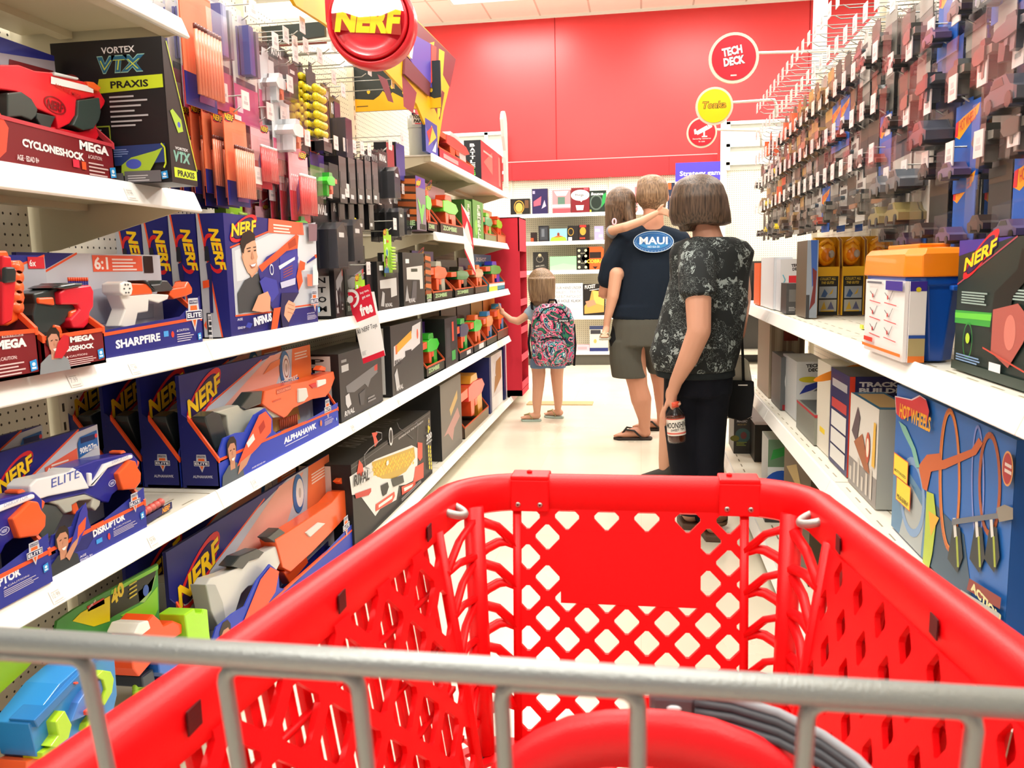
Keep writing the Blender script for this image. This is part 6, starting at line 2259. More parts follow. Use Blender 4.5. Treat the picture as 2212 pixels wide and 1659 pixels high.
open_toy(988, 1018, 668, zz, 'open pack with navy and lime blaster on the lowest shelf', '24262c', lambda A: A.rect(0, 0, 1, 1, '5a5046'), lambda A: A.rect(.5, .3, .8, .8, 'd8d8d8'), '23245e', '2fae4a', hl=.05)
open_toy(1020, 1046, 662, zz, 'open pack with bright green web-fronted blaster', '2a2c2c', lambda A: A.rect(0, 0, 1, 1, '3a3030'), lambda A: A.rect(.4, .2, .8, .9, 'e0e0e0'), '2fd048', 'f0662a', hl=.05)
open_toy(1048, 1070, 655, zz, 'open pack with orange and blue water blaster', '3a3c30', lambda A: A.rect(0, 0, 1, 1, 'c89830'), None, 'f08a2c', '3a8ac8', hl=.05)
open_toy(1072, 1095, 640, zz, 'open pack with the orange toy the small girl is touching', '6a4a3c', lambda A: A.rect(0, 0, 1, 1, 'e8a048'), None, 'f4862c', '3a9ad0', hl=.07)
# base deck
zz = TC
X_ = -1.14
blk(942, 988, 838, zz, .32, 'grey carton with faded pink blaster print behind the ball hopper carton', '6f6a64', '2a2a2b', lambda A: (A.rect(0, 0, 1, 1, '77726a'), A.poly([(.1, .3), (.8, .55), (.9, .4), (.6, .3), (.5, .15), (.3, .3)], 'c09088'), A.poly([(.4, .6), (.8, .8), (.8, .68), (.45, .5)], 'd0b070')), None, lambda A: A.text('RIVAL', .25, .3, .3, .3, '6d6d70', .2), X=-1.13)
open_toy(994, 1048, 795, zz, 'open carton with chunky red-orange blaster on the base deck', '5a4638', lambda A: A.rect(0, 0, 1, 1, '2a2220'), lambda A: A.rect(0, 0, 1, 1, '8a7a60'), 'f2483a', 'e8a030', X=-1.13, d=.2, hl=.07)
blk(1052, 1080, 775, zz, .3, 'navy blue carton with bronze blaster picture on the base deck', 'e0dedc', '22306e', lambda A: (A.rect(0, 0, .12, 1, '22306e'), A.poly([(.3, .3), (.9, .5), (.9, .9), (.5, .85)], 'a8783a'), A.text('X', .2, .6, .3, .25, 'e8e8f0', .2, .05), A.rect(.15, .02, .95, .25, 'f0f0ee')), None, lambda A: A.rect(.1, .1, .9, .9, '26386e'), X=-1.13)
blk(1084, 1116, 742, zz, .3, 'navy and white carton with teal blaster picture, beside the red display', 'e8e6e4', '1f2c66', lambda A: (A.rect(0, 0, .1, 1, '1f2c66'), A.poly([(.2, .35), (.6, .4), (.7, .8), (.3, .75)], '2a2a30'), A.poly([(.6, .4), (.95, .5), (.95, .9), (.7, .85)], '2a98a8'), A.ell(.5, .75, .06, .08, 'f0603a')), None, lambda A: A.rect(.1, .1, .9, .9, '26306a'), X=-1.13)
# second shelf of the far sections
zz = 1.40
X_ = LX
blk(905, 0 + 925, 382, zz, .14, 'purple and grey zombie carton with green crossbow print, upper far shelf', '6a5a80', '5a3a24', lambda A: (A.rect(0, 0, 1, 1, '8a7a8c'), A.rect(0, .8, 1, 1, '5a3aa0'), A.nerf(.0, .8, .5, .14, .1), A.poly([(.1, .6), (.5, .1), (.9, .5), (.6, .5), (.5, .4), (.4, .5)], '7ac860'), A.rect(.3, .02, .9, .12, '1c2418')), zomb)
open_toy(928, 948, 384, zz, 'open zombie carton with lime green revolver, upper far shelf', '3a2a20', zback, zl, '6ee040', 'e8502a')
open_toy(955, 1003, 392, zz, 'open zombie carton with large lime green and orange blaster', '3a2a20', lambda A: (A.rect(0, 0, 1, 1, 'c89aa0'), A.nerf(.05, .82, .4, .14)), zl, '6ee040', 'f0502a', hl=.06)
for a_, b_, nm, tx in ((1008, 1022, 'left', 'SLIME'), (1025, 1047, 'right', 'SLIMEBALL')):
    blk(a_, b_, 428 - (a_ - 1008) * .0 + 4, zz, .12, 'green splatter print carton, the %s of two on the upper far shelf' % nm, '4a7a34', '3a6428', lambda A, tx=tx: (A.rect(0, 0, 1, 1, '5a9a3c'), A.ell(.3, .3, .2, .2, '86c84a'), A.ell(.7, .6, .15, .2, '2a3a20'), [A.text(ch, .4, .82 - i * .1, .3, .085, 'dcdccc', 0, .04) for i, ch in enumerate(tx)]))
open_toy(1050, 1074, 440, zz, 'open pack with five green foam discs, far end of the upper shelf', '8a8a60', lambda A: A.rect(0, 0, 1, 1, 'b8b090'), None, '3aa868', '7ac83a', hl=.05)
open_toy(1077, 1094, 452, zz, 'open orange pack with small lime toy at the shelf end', 'c87a50', lambda A: A.rect(0, 0, 1, 1, 'd89a70'), None, '8ad83a', 'e8502a', hl=.06)
# top shelf of the far sections
zz = 1.81
q = at(907, 330, 4.52)
cn = tag(empty('paper_canister', (-1.2, 4.52, zz)), 'grey cylindrical canister labelled TOILET PAPER on the top far shelf', 'canister')
rr = .052; hh = at(907, 250, 4.5).z - zz
m = MB('c9cec9', 'plastic'); m.lathe([(rr * .96, 0), (rr * .98, hh * .68), (rr * 1.05, hh * .70), (rr * 1.05, hh)], 28); m.build('body', cn)
m = MB('a8aeaa', 'plastic'); m.lathe([(rr * 1.06, hh * .69), (rr * 1.06, hh * .71)], 28); m.build('rim', cn)
m = MB('f0f0ee'); A = Art(m, 'front', .08, .05, .01); A.o = Vector((-.035, -rr * 1.02, hh * .76)); m.box(-.035, -rr * 1.07, hh * .76, .045, -rr * 1.0, hh * .99, 'f2f2f0'); A.z = .006
A.text('TOILET', .06, .62, .88, .35, '22201f', .1, .04).text('PAPER', .12, .2, .8, .35, '22201f', .1, .04).rect(.2, .05, .9, .15, 'd8404a')
m.build('label', cn)
cn.rotation_euler.z = .35
blk(930, 955, 262, zz, .02, 'blue comic-print card leaning beside the grey canister', '3a5ab8', '20305a', lambda A: (A.poly([(.2, .2), (.5, .9), (.9, .6)], 'e8c040'), A.poly([(.1, .6), (.6, .9), (.3, .3)], 'c83a3a'), A.poly([(.5, .1), (.9, .5), (.8, .1)], 'e8e8ee')), X=-1.10)
t = open_toy(958, 1030, 248, zz, 'purple and red carton with red water blaster on the top far shelf', '26204c', lambda A: A.rect(0, 0, 1, 1, '3a1420'), lambda A: (A.rect(0, 0, 1, 1, 'd8283a'), A.rect(.1, .3, .5, .7, 'f0a0a0')), 'f04a40', 'd8d4d0', hl=.06, d=.14)
blk(1046, 1090, 308, zz, .12, 'black and red boxed game on the top far shelf', 'd8323a', '22252a', lambda A: (A.poly([(.1, .5), (.5, .9), (.5, .3)], 'f06a60'), A.rect(.1, .75, .5, .8, 'f4a8a0'), A.rect(.8, .1, .9, .9, 'f08a80')), lambda A: [A.text(ch, .35, .84 - i * .1, .3, .08, 'e8e8e8' if i < 6 else '6ac850', 0, .04) for i, ch in enumerate('BATTLEXGPS')])
for i, (a_, b_, c_, s_, nm) in enumerate(((846, 862, '9c2a30', '20222a', 'red-topped'), (866, 884, '3a3a8a', '1c1c20', 'violet'))):
    o = blk(a_, b_, 312, 1.40 + .24, .06, nm + ' small carton lying at the edge of the black refill boxes', c_, s_, X=-1.16)

# bright foreground blasters on the near base deck
Xg = -1.10
Y0 = atX(150, 1360, Xg).y
t = tag(empty('toy_blaster_pack', (Xg - .10, Y0, TC), LROT), 'lime and yellow backing card lettered 40 with orange and lime blaster on the near deck', 'toy pack')
T = Trace(t, Xg - .10, (0, 1180, 3.464))
m = MB('3a6a50')
m.prism(T([(400, 720), (430, 560), (560, 470), (1180, 130), (1195, 640), (1000, 760)]), .0, .006, '4a9a48')
for pts, c_ in (([(540, 560), (600, 500), (820, 370), (820, 560), (700, 600)], 'e8d820'), ([(820, 370), (1165, 180), (1130, 330), (1040, 420), (850, 520), (820, 540)], '2a2e24'),
               ([(900, 520), (1080, 420), (1175, 300), (1180, 470), (1120, 600)], '8ad030'), ([(1040, 420), (1030, 340), (1100, 290), (1165, 210), (1130, 340), (1080, 420)], '9ac870'),
               ([(830, 330), (1180, 140), (1182, 170), (830, 360)], '8ae050'), ([(650, 450), (775, 385), (780, 430), (655, 490)], 'd83a34')):
    m.prism(T(pts), -.0012, -.0003, c_)
A = Art(m, 'front', 1, 1, 1); A.z = .002
a_ = T([(840, 455)])[0]; b_ = T([(940, 350)])[0]
A.text('40', a_[0], a_[1], b_[0] - a_[0], .035, 'f0dc3a', .15, .04, .3)
a_ = T([(660, 480)])[0]; A.text('only at', a_[0], a_[1], .028, .008, 'f6d8d4', 0, .02, .35)
a_ = T([(1085, 330)])[0]; A.ell(a_[0], a_[1], .012, .014, '3a62b8')
for k in range(4):
    a_ = T([(960, 300 + k * 32)])[0]; A.rect(a_[0], a_[1], a_[0] + .03, a_[1] + .004, 'c8c040')
m.build('backing_card', t)
solid_toy(t, 'toy_blaster', [(T([(820, 560), (880, 495), (935, 540), (960, 580), (1040, 545), (1110, 570), (1110, 640), (1000, 700), (890, 830), (770, 960), (720, 900), (700, 760), (780, 640)]), -.09, -.02, 'f4521c'),
    (T([(1100, 500), (1180, 450), (1190, 485), (1240, 490), (1250, 455), (1285, 460), (1300, 620), (1310, 700), (1130, 700)]), -.10, -.03, 'a8e82c'),
    (T([(740, 560), (810, 540), (830, 600), (760, 650), (700, 640)]), -.10, -.03, 'f2efe8'),
    (T([(890, 850), (960, 820), (1060, 815), (1080, 920), (1010, 965), (900, 930)]), -.10, -.02, '2a6ac8'),
    (T([(1060, 830), (1090, 820), (1085, 915), (1062, 920)]), -.11, -.01, 'a8e82c'), (T([(1090, 830), (1280, 820), (1290, 880), (1180, 930), (1090, 925)]), -.09, -.02, '39433f'),
    (T([(790, 960), (880, 900), (900, 1000), (890, 1030), (800, 1040)]), -.09, -.02, '1c2a3a')])
m = MB('a8e03a', 'plastic')
for k in range(6):
    a_, b_ = T([(795, 1045 + k * 26), (895, 1010 + k * 30)]); m.tube([(a_[0], -.07, a_[1]), (b_[0], -.07, b_[1])], .0065, 10)
m.build('foam_darts', t)
Y0 = atX(-20, 1600, -1.0).y
t = tag(empty('toy_blaster_pack', (-1.07, Y0, TC), LROT), 'huge bright blue toy blaster with lime accents on a lime card, nearest the cart', 'toy pack')
T = Trace(t, -1.07, (0, 1180, 3.464))
m = MB('8ac82a')
m.prism(T([(-160, 700), (300, 600), (480, 620), (490, 800), (380, 930), (100, 1200), (-160, 1500)]), .05, .056, '9ccc2a')
m.prism(T([(-160, 690), (90, 600), (300, 600), (200, 790), (0, 1000), (-160, 1130)]), .046, .0495, '22247a')
A = Art(m, 'front', 1, 1, 1); A.o = Vector((0, .0455, 0)); a_ = T([(20, 960)])[0]
A.ell(a_[0] - .0, a_[1] + .01, .055, .03, 'd8323a', rot=.8).text('F', a_[0] - .005, a_[1] + .0, .025, .03, 'ffb81e', .3, .05, .6)
m.build('backing_card', t)
solid_toy(t, 'toy_blaster', [
    (T([(60, 1320), (300, 1020), (440, 900), (600, 800), (720, 830), (740, 1100), (700, 1280), (560, 1380), (200, 1600), (120, 1560)]), -.04, .03, '2b86cc'),
    (T([(60, 1290), (560, 800), (590, 820), (90, 1345)]), -.05, .0, '2271b4'),
    (T([(385, 1160), (440, 1080), (560, 980), (580, 1060), (540, 1160), (430, 1260), (330, 1300)]), -.055, -.03, '4a7ecc'),
    (T([(505, 965), (560, 915), (620, 925), (645, 980), (630, 1080), (570, 1180), (550, 1160), (580, 1060), (560, 990)]), -.06, -.02, 'b4e02c'),
    (T([(190, 1300), (260, 1215), (315, 1320), (290, 1420), (190, 1490), (150, 1480), (210, 1400)]), -.06, -.02, 'b4e02c'),
    (T([(530, 1220), (560, 1190), (500, 1350), (440, 1370), (450, 1320)]), -.055, -.02, 'b4e02c'),
    (T([(120, 1530), (180, 1490), (260, 1455), (240, 1520), (190, 1590), (130, 1580)]), -.05, -.01, 'b4e02c'),
    (T([(420, 1220), (505, 1152), (512, 1185), (425, 1252)]), -.066, -.03, 'f04a2a'), (T([(360, 1010), (385, 1000), (388, 1018), (364, 1022)]), -.055, -.02, 'f04a2a'),
    (T([(80, 1600), (180, 1560), (190, 1700), (80, 1700)]), -.03, .03, 'f0602a')], bevel=.004)
for nm_, yy_ in (('near deck carton', .0),):
    o = carton('navy carton with red logo ring under the blue blaster at the near deck edge', 'toy box', (-1.17, Y0 - .16, TC), LROT, .17, .30, .2, '1f2470', '1a1e60', None, lambda A: A.nerf(.1, .3, .7, .3, .3))

# ================================================================== hanging stock: hooks and packs
def make_hook(L=.30):
    t = empty('peg_hook')
    m = MB('a8a8a2', 'steel')
    m.tube([(0, 0, .0), (0, -L + .02, .002), (0, -L, .014)], .0022, 6)
    m.tube([(0, 0, .045), (0, -L - .012, .045)], .0018, 6)
    m.box(-.012, -.004, -.012, .012, 0, .055)
    m.build('prong', t)
    m = MB('eee0de', 'plastic'); m.box(-.022, -L - .018, .006, .022, -L - .0155, .056)
    m.box(-.012, -L - .0184, .02, .012, -L - .018, .028, 'b8b4b6'); m.box(-.008, -L - .0184, .032, .006, -L - .018, .042, 'c8c4c6')
    m.build('price_tag', t)
    return t


HOOKS = {}


def hook(x, y, z, rot, label, L=.30, group='peg hooks on the pegboard'):
    if L not in HOOKS:
        HOOKS[L] = make_hook(L); o = HOOKS[L]
        o.location = (x, y, z); o.rotation_euler.z = rot; tag(o, label, 'hook', group); return o
    o = dup(HOOKS[L], (x, y, z), rot, label, group)
    return o


def pack_proto(kind):
    'thing hangs from its origin; card behind, contents in front (towards -y), clear bubble over them'
    w, h, d, card, body = KINDS[kind][:5]
    t = empty(KINDS[kind][6] if len(KINDS[kind]) > 6 else 'blister_pack')
    m = MB(card)
    m.prism([(-w / 2, -h), (w / 2, -h), (w / 2, -.02), (w * .2, -.02), (w * .15, .008), (-w * .15, .008), (-w * .2, -.02), (-w / 2, -.02)], 0, .0015, card)
    A = Art(m, 'front', w, h, d); A.o = Vector((-w / 2, 0, -h))
    KINDS[kind][5][0](A)
    m.build('card', t)
    m = MB(body, 'plastic')
    KINDS[kind][5][1](m, w, h, d)
    m.build('contents', t)
    if len(KINDS[kind][5]) > 2 and KINDS[kind][5][2]:
        m = MB(mat='clear')
        x0, x1, z0, z1 = -w * .44, w * .44, -h * .97, -h * KINDS[kind][5][2]
        e = min(.012, d * .4)
        m.add([(x0, 0, z0), (x1, 0, z0), (x1, 0, z1), (x0, 0, z1), (x0 + e, -d, z0 + e), (x1 - e, -d, z0 + e), (x1 - e, -d, z1 - e), (x0 + e, -d, z1 - e)],
              [(4, 5, 6, 7), (0, 1, 5, 4), (1, 2, 6, 5), (2, 3, 7, 6), (3, 0, 4, 7)])
        m.build('blister', t)
    return t


def carlet(m, x, y, z, s, c):
    'little toy car'
    m.prism([(x - .5 * s, z), (x + .5 * s, z), (x + .5 * s, z + .14 * s), (x + .3 * s, z + .2 * s), (x + .15 * s, z + .34 * s), (x - .2 * s, z + .34 * s), (x - .35 * s, z + .2 * s), (x - .5 * s, z + .17 * s)], y - .2 * s, y + .2 * s, c, 'plastic')
    m.prism([(x + .12 * s, z + .22 * s), (x + .05 * s, z + .32 * s), (x - .18 * s, z + .32 * s), (x - .3 * s, z + .22 * s)], y - .205 * s, y - .2 * s, '22262a', 'plastic')
    for dx in (-.3, .3):
        m.prism([(x + dx * s + .1 * s * math.cos(k * PI / 5), z + .02 * s + .1 * s * math.sin(k * PI / 5)) for k in range(10)], y - .22 * s, y + .22 * s, '1a1a1c', 'plastic')


def c_board(m, w, h, d):
    for k in range(2):
        z = -h * (.45 + .28 * k)
        m.prism([(-w * .36, z), (w * .36, z), (w * .4, z + h * .05), (w * .36, z + h * .09), (-w * .36, z + h * .09), (-w * .4, z + h * .05)], -d * .8, -d * .35, '8a5a3a' if k else '3c4a52')
        for dx in (-.24, .24):
            m.ball((w * dx, -d * .5, z - h * .015), h * .035, 8, 6, 'e0e0dc')


def c_darts(col, n=8, tip='2c3690'):
    def f_(m, w, h, d):
        for k in range(n):
            x = -w * .38 + w * .76 * k / (n - 1)
            m.tube([(x, -d * .5, -h * .92), (x, -d * .5, -h * .42)], w * .036, 6, col); m.tube([(x, -d * .5, -h * .42), (x, -d * .5, -h * .38)], w * .038, 6, tip)
    return f_


def c_rolls(m, w, h, d):
    for k in range(6):
        z = -h * (.28 + .1 * k)
        m.tube([(-w * .42, -d * .55, z), (w * .42, -d * .55, z)], h * .04, 10, 'f2dc22')
        for j in (-.42, -.14, .14, .42):
            m.ball((w * j, -d * .55, z), h * .045, 8, 6, 'f4e02a')
    m.box(-w * .45, -d, -h * .99, w * .45, -d * .1, -h * .88, '1c1c1e')


def c_box(c1, c2=None):
    def f_(m, w, h, d):
        m.box(-w * .47, -d, -h * .98, w * .47, -.0005, -h * .12, c1)
        m.box(-w * .36, -d - .0008, -h * .7, w * .36, -d, -h * .4, c2 or '3a3a3e'); m.box(-w * .3, -d - .001, -h * .9, w * .1, -d, -h * .82, 'd8d8dc')
    return f_


def c_mini(c1, c2, c3=ORG):
    return lambda m, w, h, d: mini(m, -w * .42, -h * .9, w * .84, h * .5, -d * .9, -d * .1, c1, c2, c3)


def c_ball(*cs):
    def f_(m, w, h, d):
        n = len(cs)
        for k, c_ in enumerate(cs):
            m.ball((w * (-.25 + .5 * ((k * 7) % 3) / 2), -d * .55, -h * (.38 + .5 * k / max(n - 1, 1))), (w * .18, d * .4, h * .11), 10, 8, c_)
    return f_


def a_hw(A):
    A.rect(0, 0, 1, 1, '1f5cb8').poly([(.03, .66), (.2, .62), (.9, .84), (.97, .95), (.8, .92), (.3, .86), (.06, .82)], 'f2a01e').poly([(.0, .66), (.12, .66), (.14, .84), (.02, .82)], 'd8303a')
    A.text('HOT WHEELS', .2, .70, .66, .12, 'd8303a', .1, .0, .2)


def a_plain(c1, c2, tx=None, tc='e8e8e8'):
    def f_(A):
        A.rect(0, .74, 1, 1, c1).rect(0, 0, 1, .12, c2)
        if tx:
            A.text(tx, .14, .80, .72, .13, tc, .1, .04)
    return f_


# w, h, d, card, contents colour, (art, contents, blister top fraction)
KINDS = {
    'dart': (.125, .25, .045, 'f26a38', ORG, (lambda A: (A.rect(0, .0, 1, .26, '23277f'), A.rect(0, .26, 1, .9, 'f4855c'), A.nerf(.02, .86, .4, .1, .0), A.rect(.5, .92, .8, .97, 'e8e8e8'), A.poly([(.4, .05), (.9, .05), (.9, .24), (.5, .3)], '8a4a8a')), c_darts('f58a68', 9, '6a2a24'), .2), 'dart_refill_pack'),
    'clam': (.15, .30, .05, 'b9b7c4', '8f8da8', (lambda A: (A.rect(0, .38, 1, .95, 'd8d4d0'), A.rect(0, 0, 1, .36, 'c84a80'), A.rect(.1, .36, .9, .42, '3a3a5a'), A.rect(.6, .68, .92, .76, 'd8483c'), A.rect(.08, .1, .3, .24, 'e8c8d8')), lambda m, w, h, d: (m.box(-w * .3, -d * .8, -h * .55, -w * .1, -d * .2, -h * .1, '5a5a9a'), m.box(0, -d * .8, -h * .55, w * .12, -d * .2, -h * .12, '7a7a8a')), .04), 'clamshell_pack'),
    'roll': (.085, .30, .05, '242424', 'f2dc22', (lambda A: (A.rect(0, 0, 1, .14, 'e8604a'), A.ell(.5, .2, .05, .04, '4a4a4c', inner=.7)), c_rolls, .2), 'ball_refill_pack'),
    'blackbox': (.07, .17, .05, '1d1d1f', '1d1d1f', (lambda A: None, c_box('202022', '2c2c30'), None), 'refill_box'),
    'rivalpack': (.13, .22, .06, '262628', '38383c', (a_plain('2a2a2c', '1c1c1e', 'RIVAL'), lambda m, w, h, d: (m.prism([(-w * .3, -h * .9), (w * .3, -h * .88), (w * .36, -h * .5), (w * .1, -h * .3), (-w * .3, -h * .4)], -d, -.004, '3c3c40'), m.box(-w * .2, -d - .001, -h * .5, w * .1, -d, -h * .44, 'd0d0d0')), .25), 'accessory_pack'),
    'purple': (.11, .30, .05, '2b2630', '4a4456', (a_plain('6a5a20', '1c1a20', 'RIVAL'), lambda m, w, h, d: m.box(-w * .3, -d, -h * .86, w * .3, -.004, -h * .25, '3e3850'), .22), 'accessory_pack'),
    'pink': (.13, .2, .05, 'e87890', 'f2d8dc', (lambda A: (A.rect(0, 0, 1, .4, 'd83a48'), A.rect(0, .4, 1, .9, 'f0b8c0'), A.poly([(.3, .1), (.6, .3), (.5, .6), (.3, .4)], '6a3a8a'), A.nerf(.5, .84, .4, .12, 0)), c_darts('e85a5a', 9, 'f4e8e8'), .25), 'dart_refill_pack'),
    'whitetoy': (.12, .18, .06, 'd8dce0', 'eef0f2', (lambda A: A.rect(0, 0, 1, .3, 'e05a8a'), c_mini('eef0f2', 'd0d4d8', 'f07a50'), .06), 'blister_pack'),
    'greentoy': (.13, .17, .06, '6a8a4a', '4ade3c', (a_plain('4a2c80', '3a4a2a'), c_mini('4ade3c', '2fa82c'), .15), 'blister_pack'),
    'lime': (.13, .23, .04, 'a4dc28', 'b4e838', (lambda A: (A.rect(0, 0, 1, .9, 'a4dc28'), A.nerf(-.02, .88, .4, .14, 0), A.rect(.0, .0, 1, .08, '2c3a20'), A.text('20', .05, .70, .18, .12, 'f4f8ff', .1, .04), A.rect(.35, .74, .6, .79, 'e04a34'), A.ell(.33, .52, .12, .12, 'd0f080'), A.ell(.33, .52, .055, .075, '2070c0'), person_art(A, .2, .08, .3, '2a6a9a', 'c08a6a')), lambda m, w, h, d: [m.tube([(.0, -d * .5, -h * (.38 + .065 * k)), (w * .42, -d * .5, -h * (.38 + .065 * k))], h * .024, 8, 'b8ec40') for k in range(8)], .3), 'dart_refill_pack'),
    'hw': (.11, .165, .04, '1f5cb8', 'c03030', (a_hw, lambda m, w, h, d: carlet(m, 0, -d * .5, -h * .82, w * .7, '5c4a70'), .45), 'toy_car_pack'),
    'hwred': (.11, .165, .04, '1f5cb8', 'c03030', (a_hw, lambda m, w, h, d: carlet(m, 0, -d * .5, -h * .82, w * .7, '9a3a28'), .45), 'toy_car_pack'),
    'greyc': (.10, .15, .04, '77736c', '8c8a84', (a_plain('a8a49c', '4a4640'), c_mini('55524c', '35342f', '77726a'), .08), 'blister_pack'),
    'darkc': (.10, .15, .045, '3c3a36', '2a2a2a', (a_plain('5a4a3c', '2a2622'), lambda m, w, h, d: carlet(m, 0, -d * .5, -h * .8, w * .75, '3a2c28'), .1), 'blister_pack'),
    'clearw': (.12, .15, .03, 'd2cfc9', 'a8a8a4', (lambda A: (A.rect(.1, .7, .7, .8, '4c4a48'), A.rect(.05, .1, .15, .9, 'b0aca6')), c_board, .25), 'finger_board_pack'),
    'brown': (.10, .15, .045, '8a6a4a', '6a4a34', (a_plain('c89a4a', '5a4430'), c_mini('7a5a3c', 'a88858', '5a4430'), .1), 'blister_pack'),
    'orangeb': (.09, .14, .04, '2a2624', 'e8622a', (a_plain('e85a28', '2a2624'), lambda m, w, h, d: m.prism([(-w * .35, -h * .85), (w * .35, -h * .85), (0, -h * .3)], -d * .8, -d * .2, 'ec5a24'), .12), 'blister_pack'),
    'yellow': (.10, .14, .045, '3a3a30', 'e8cc2a', (a_plain('5a5a50', '3a3a34'), lambda m, w, h, d: carlet(m, 0, -d * .5, -h * .8, w * .8, 'e8cc1e'), .1), 'blister_pack'),
    'bigclam': (.17, .24, .07, 'cfcac2', '9a968e', (lambda A: (A.rect(0, .8, 1, 1, '4a4a58'), A.rect(.1, .05, .8, .14, 'f0eeea')), lambda m, w, h, d: (carlet(m, 0, -d * .5, -h * .55, w * .7, '5a6068'), carlet(m, 0, -d * .5, -h * .85, w * .7, '8a7a4a')), .05), 'clamshell_pack'),
    'navy': (.17, .22, .06, '22284e', '3a3e5a', (a_plain('2a4a9c', '1c2040'), lambda m, w, h, d: (mini(m, -w * .4, -h * .55, w * .8, h * .3, -d * .8, -d * .2, '3a3c44', '22242a', '5a5c64'), carlet(m, 0, -d * .5, -h * .88, w * .75, '4a4c58')), .06), 'clamshell_pack'),
}
DESC = {'dart': 'orange foam dart pack with blue base', 'clam': 'pale clamshell pack with pink base', 'roll': 'black pack with yellow ball rolls', 'blackbox': 'slim black refill box', 'rivalpack': 'black gear pack',
        'purple': 'tall dark violet pack', 'pink': 'pink and red dart pack', 'whitetoy': 'clear pack with white toy', 'greentoy': 'pack with green blaster', 'lime': 'lime green twenty dart pack',
        'hw': 'blue car card with violet car', 'hwred': 'blue car card with red car', 'greyc': 'grey blister pack', 'darkc': 'dark pack with black car', 'clearw': 'white pack with finger boards',
        'brown': 'tan and brown blister pack', 'orangeb': 'black pack with orange cone', 'yellow': 'pack with yellow truck', 'bigclam': 'large clear clamshell pack', 'navy': 'large navy clamshell pack'}
PROTO = {}


def pack(kind, x, y, z, rot, label, group, s=1.0):
    if kind not in PROTO:
        PROTO[kind] = o = pack_proto(kind)
        o.location = (x, y, z); o.rotation_euler.z = rot
        tag(o, label, 'toy pack', group)
    else:
        o = dup(PROTO[kind], (x, y, z), rot, label, group)
    o.scale = (s, s, s)
    return o


ORD = ['first', 'second', 'third', 'fourth', 'fifth', 'sixth', 'seventh', 'eighth', 'ninth', 'tenth', 'eleventh', 'twelfth', 'thirteenth', 'fourteenth', 'fifteenth', 'sixteenth', 'seventeenth', 'eighteenth',
       'nineteenth', 'twentieth', 'twenty-first', 'twenty-second', 'twenty-third', 'twenty-fourth', 'twenty-fifth', 'twenty-sixth', 'twenty-seventh', 'twenty-eighth', 'twenty-ninth', 'thirtieth']
# left pegs: (kind, photo column of the front pack centre, photo row of its top, how many deep, tip plane, scale)
LEFTP = [
    ('dart', 418, -40, 1, -1.12, 1.25), ('clam', 462, -6, 5, -1.16, 1.0), ('clam', 522, 42, 6, -1.15, 1.0), ('whitetoy', 572, 110, 3, -1.17, 1.0), ('rivalpack', 596, 96, 3, -1.2, .9),
    ('roll', 616, 112, 4, -1.22, .95), ('roll', 640, 118, 6, -1.19, .95), ('roll', 670, 140, 9, -1.14, 1.0), ('purple', 702, 184, 3, -1.2, .9), ('purple', 722, 212, 4, -1.16, 1.05),
    ('dart', 458, 222, 3, -1.18, 1.0), ('dart', 505, 240, 6, -1.13, 1.05), ('pink', 560, 262, 4, -1.15, 1.0), ('whitetoy', 604, 202, 4, -1.14, 1.15), ('pink', 590, 268, 3, -1.17, .9), ('pink', 642, 318, 7, -1.12, 1.2), ('greentoy', 684, 332, 5, -1.14, 1.0),
    ('blackbox', 706, 326, 5, -1.15, 1.15), ('blackbox', 727, 330, 5, -1.15, 1.15), ('blackbox', 746, 333, 5, -1.15, 1.15), ('blackbox', 764, 336, 5, -1.15, 1.15), ('blackbox', 780, 339, 5, -1.15, 1.15), ('rivalpack', 826, 326, 3, -1.13, 1.05),
    ('blackbox', 708, 402, 3, -1.17, 1.0), ('blackbox', 730, 405, 3, -1.17, 1.0), ('blackbox', 752, 408, 3, -1.17, 1.0), ('blackbox', 775, 410, 3, -1.17, 1.0),
    ('rivalpack', 838, 418, 3, -1.16, 1.0), ('rivalpack', 856, 421, 2, -1.2, 1.0),
    ('lime', 503, 410, 2, -1.2, .8), ('pink', 566, 436, 2, -1.22, .8), ('greentoy', 622, 424, 3, -1.16, 1.0), ('rivalpack', 692, 430, 2, -1.14, 1.25), ('rivalpack', 730, 428, 2, -1.13, 1.2), ('roll', 757, 440, 1, -1.16, .8),
    ('lime', 836, 498, 1, -1.09, .86), ('lime', 777, 595, 1, -1.09, .86)]
for i, (kd, px, py, n, X, s) in enumerate(LEFTP):
    p = atX(px, py, X)
    for k in range(n):
        step = .034 if kd != 'blackbox' else .062
        xx = X - step * k
        if xx < PEGX_L + .04:
            break
        where = 'front one' if k == 0 else ORD[k] + ' one back'
        lab = '%s, %s, %s hook, blaster side' % (DESC[kd], where, ORD[i] if i < 30 else ('last of the black' if i == 34 else ORD[i - 30] + ' lower'))
        if kd == 'lime' and py > 480:
            lab = 'lime green twenty dart pack, %s' % ('just behind the sale card' if px == 777 else 'hanging higher, beside the far shelf end')
        pack(kd, xx, p.y, p.z, LROT, lab, 'packs hanging on the blaster side pegs', s)
    hook(PEGX_L, p.y, p.z - .004, LROT, 'wire peg hook of the %s, %s on blaster side' % (DESC[kd], ORD[i] if i < 30 else ORD[i - 30] + ' lower'), L=round(abs(PEGX_L - X) + .02, 2), group='peg hooks on the blaster side')
# empty double hooks standing out above and between the packs
for i, (px, py) in enumerate(((655, 55), (640, 118), (722, 95), (755, 122), (800, 150), (850, 178), (748, 95), (585, 350), (560, 380), (700, 415), (845, 310), (870, 300), (822, 430))):
    p = atX(px, py, -1.13)
    hook(PEGX_L, p.y, p.z - .03, LROT, 'bare wire peg hook, %s of the empty ones on the blaster side' % ORD[i], L=.38, group='bare peg hooks on the blaster side')

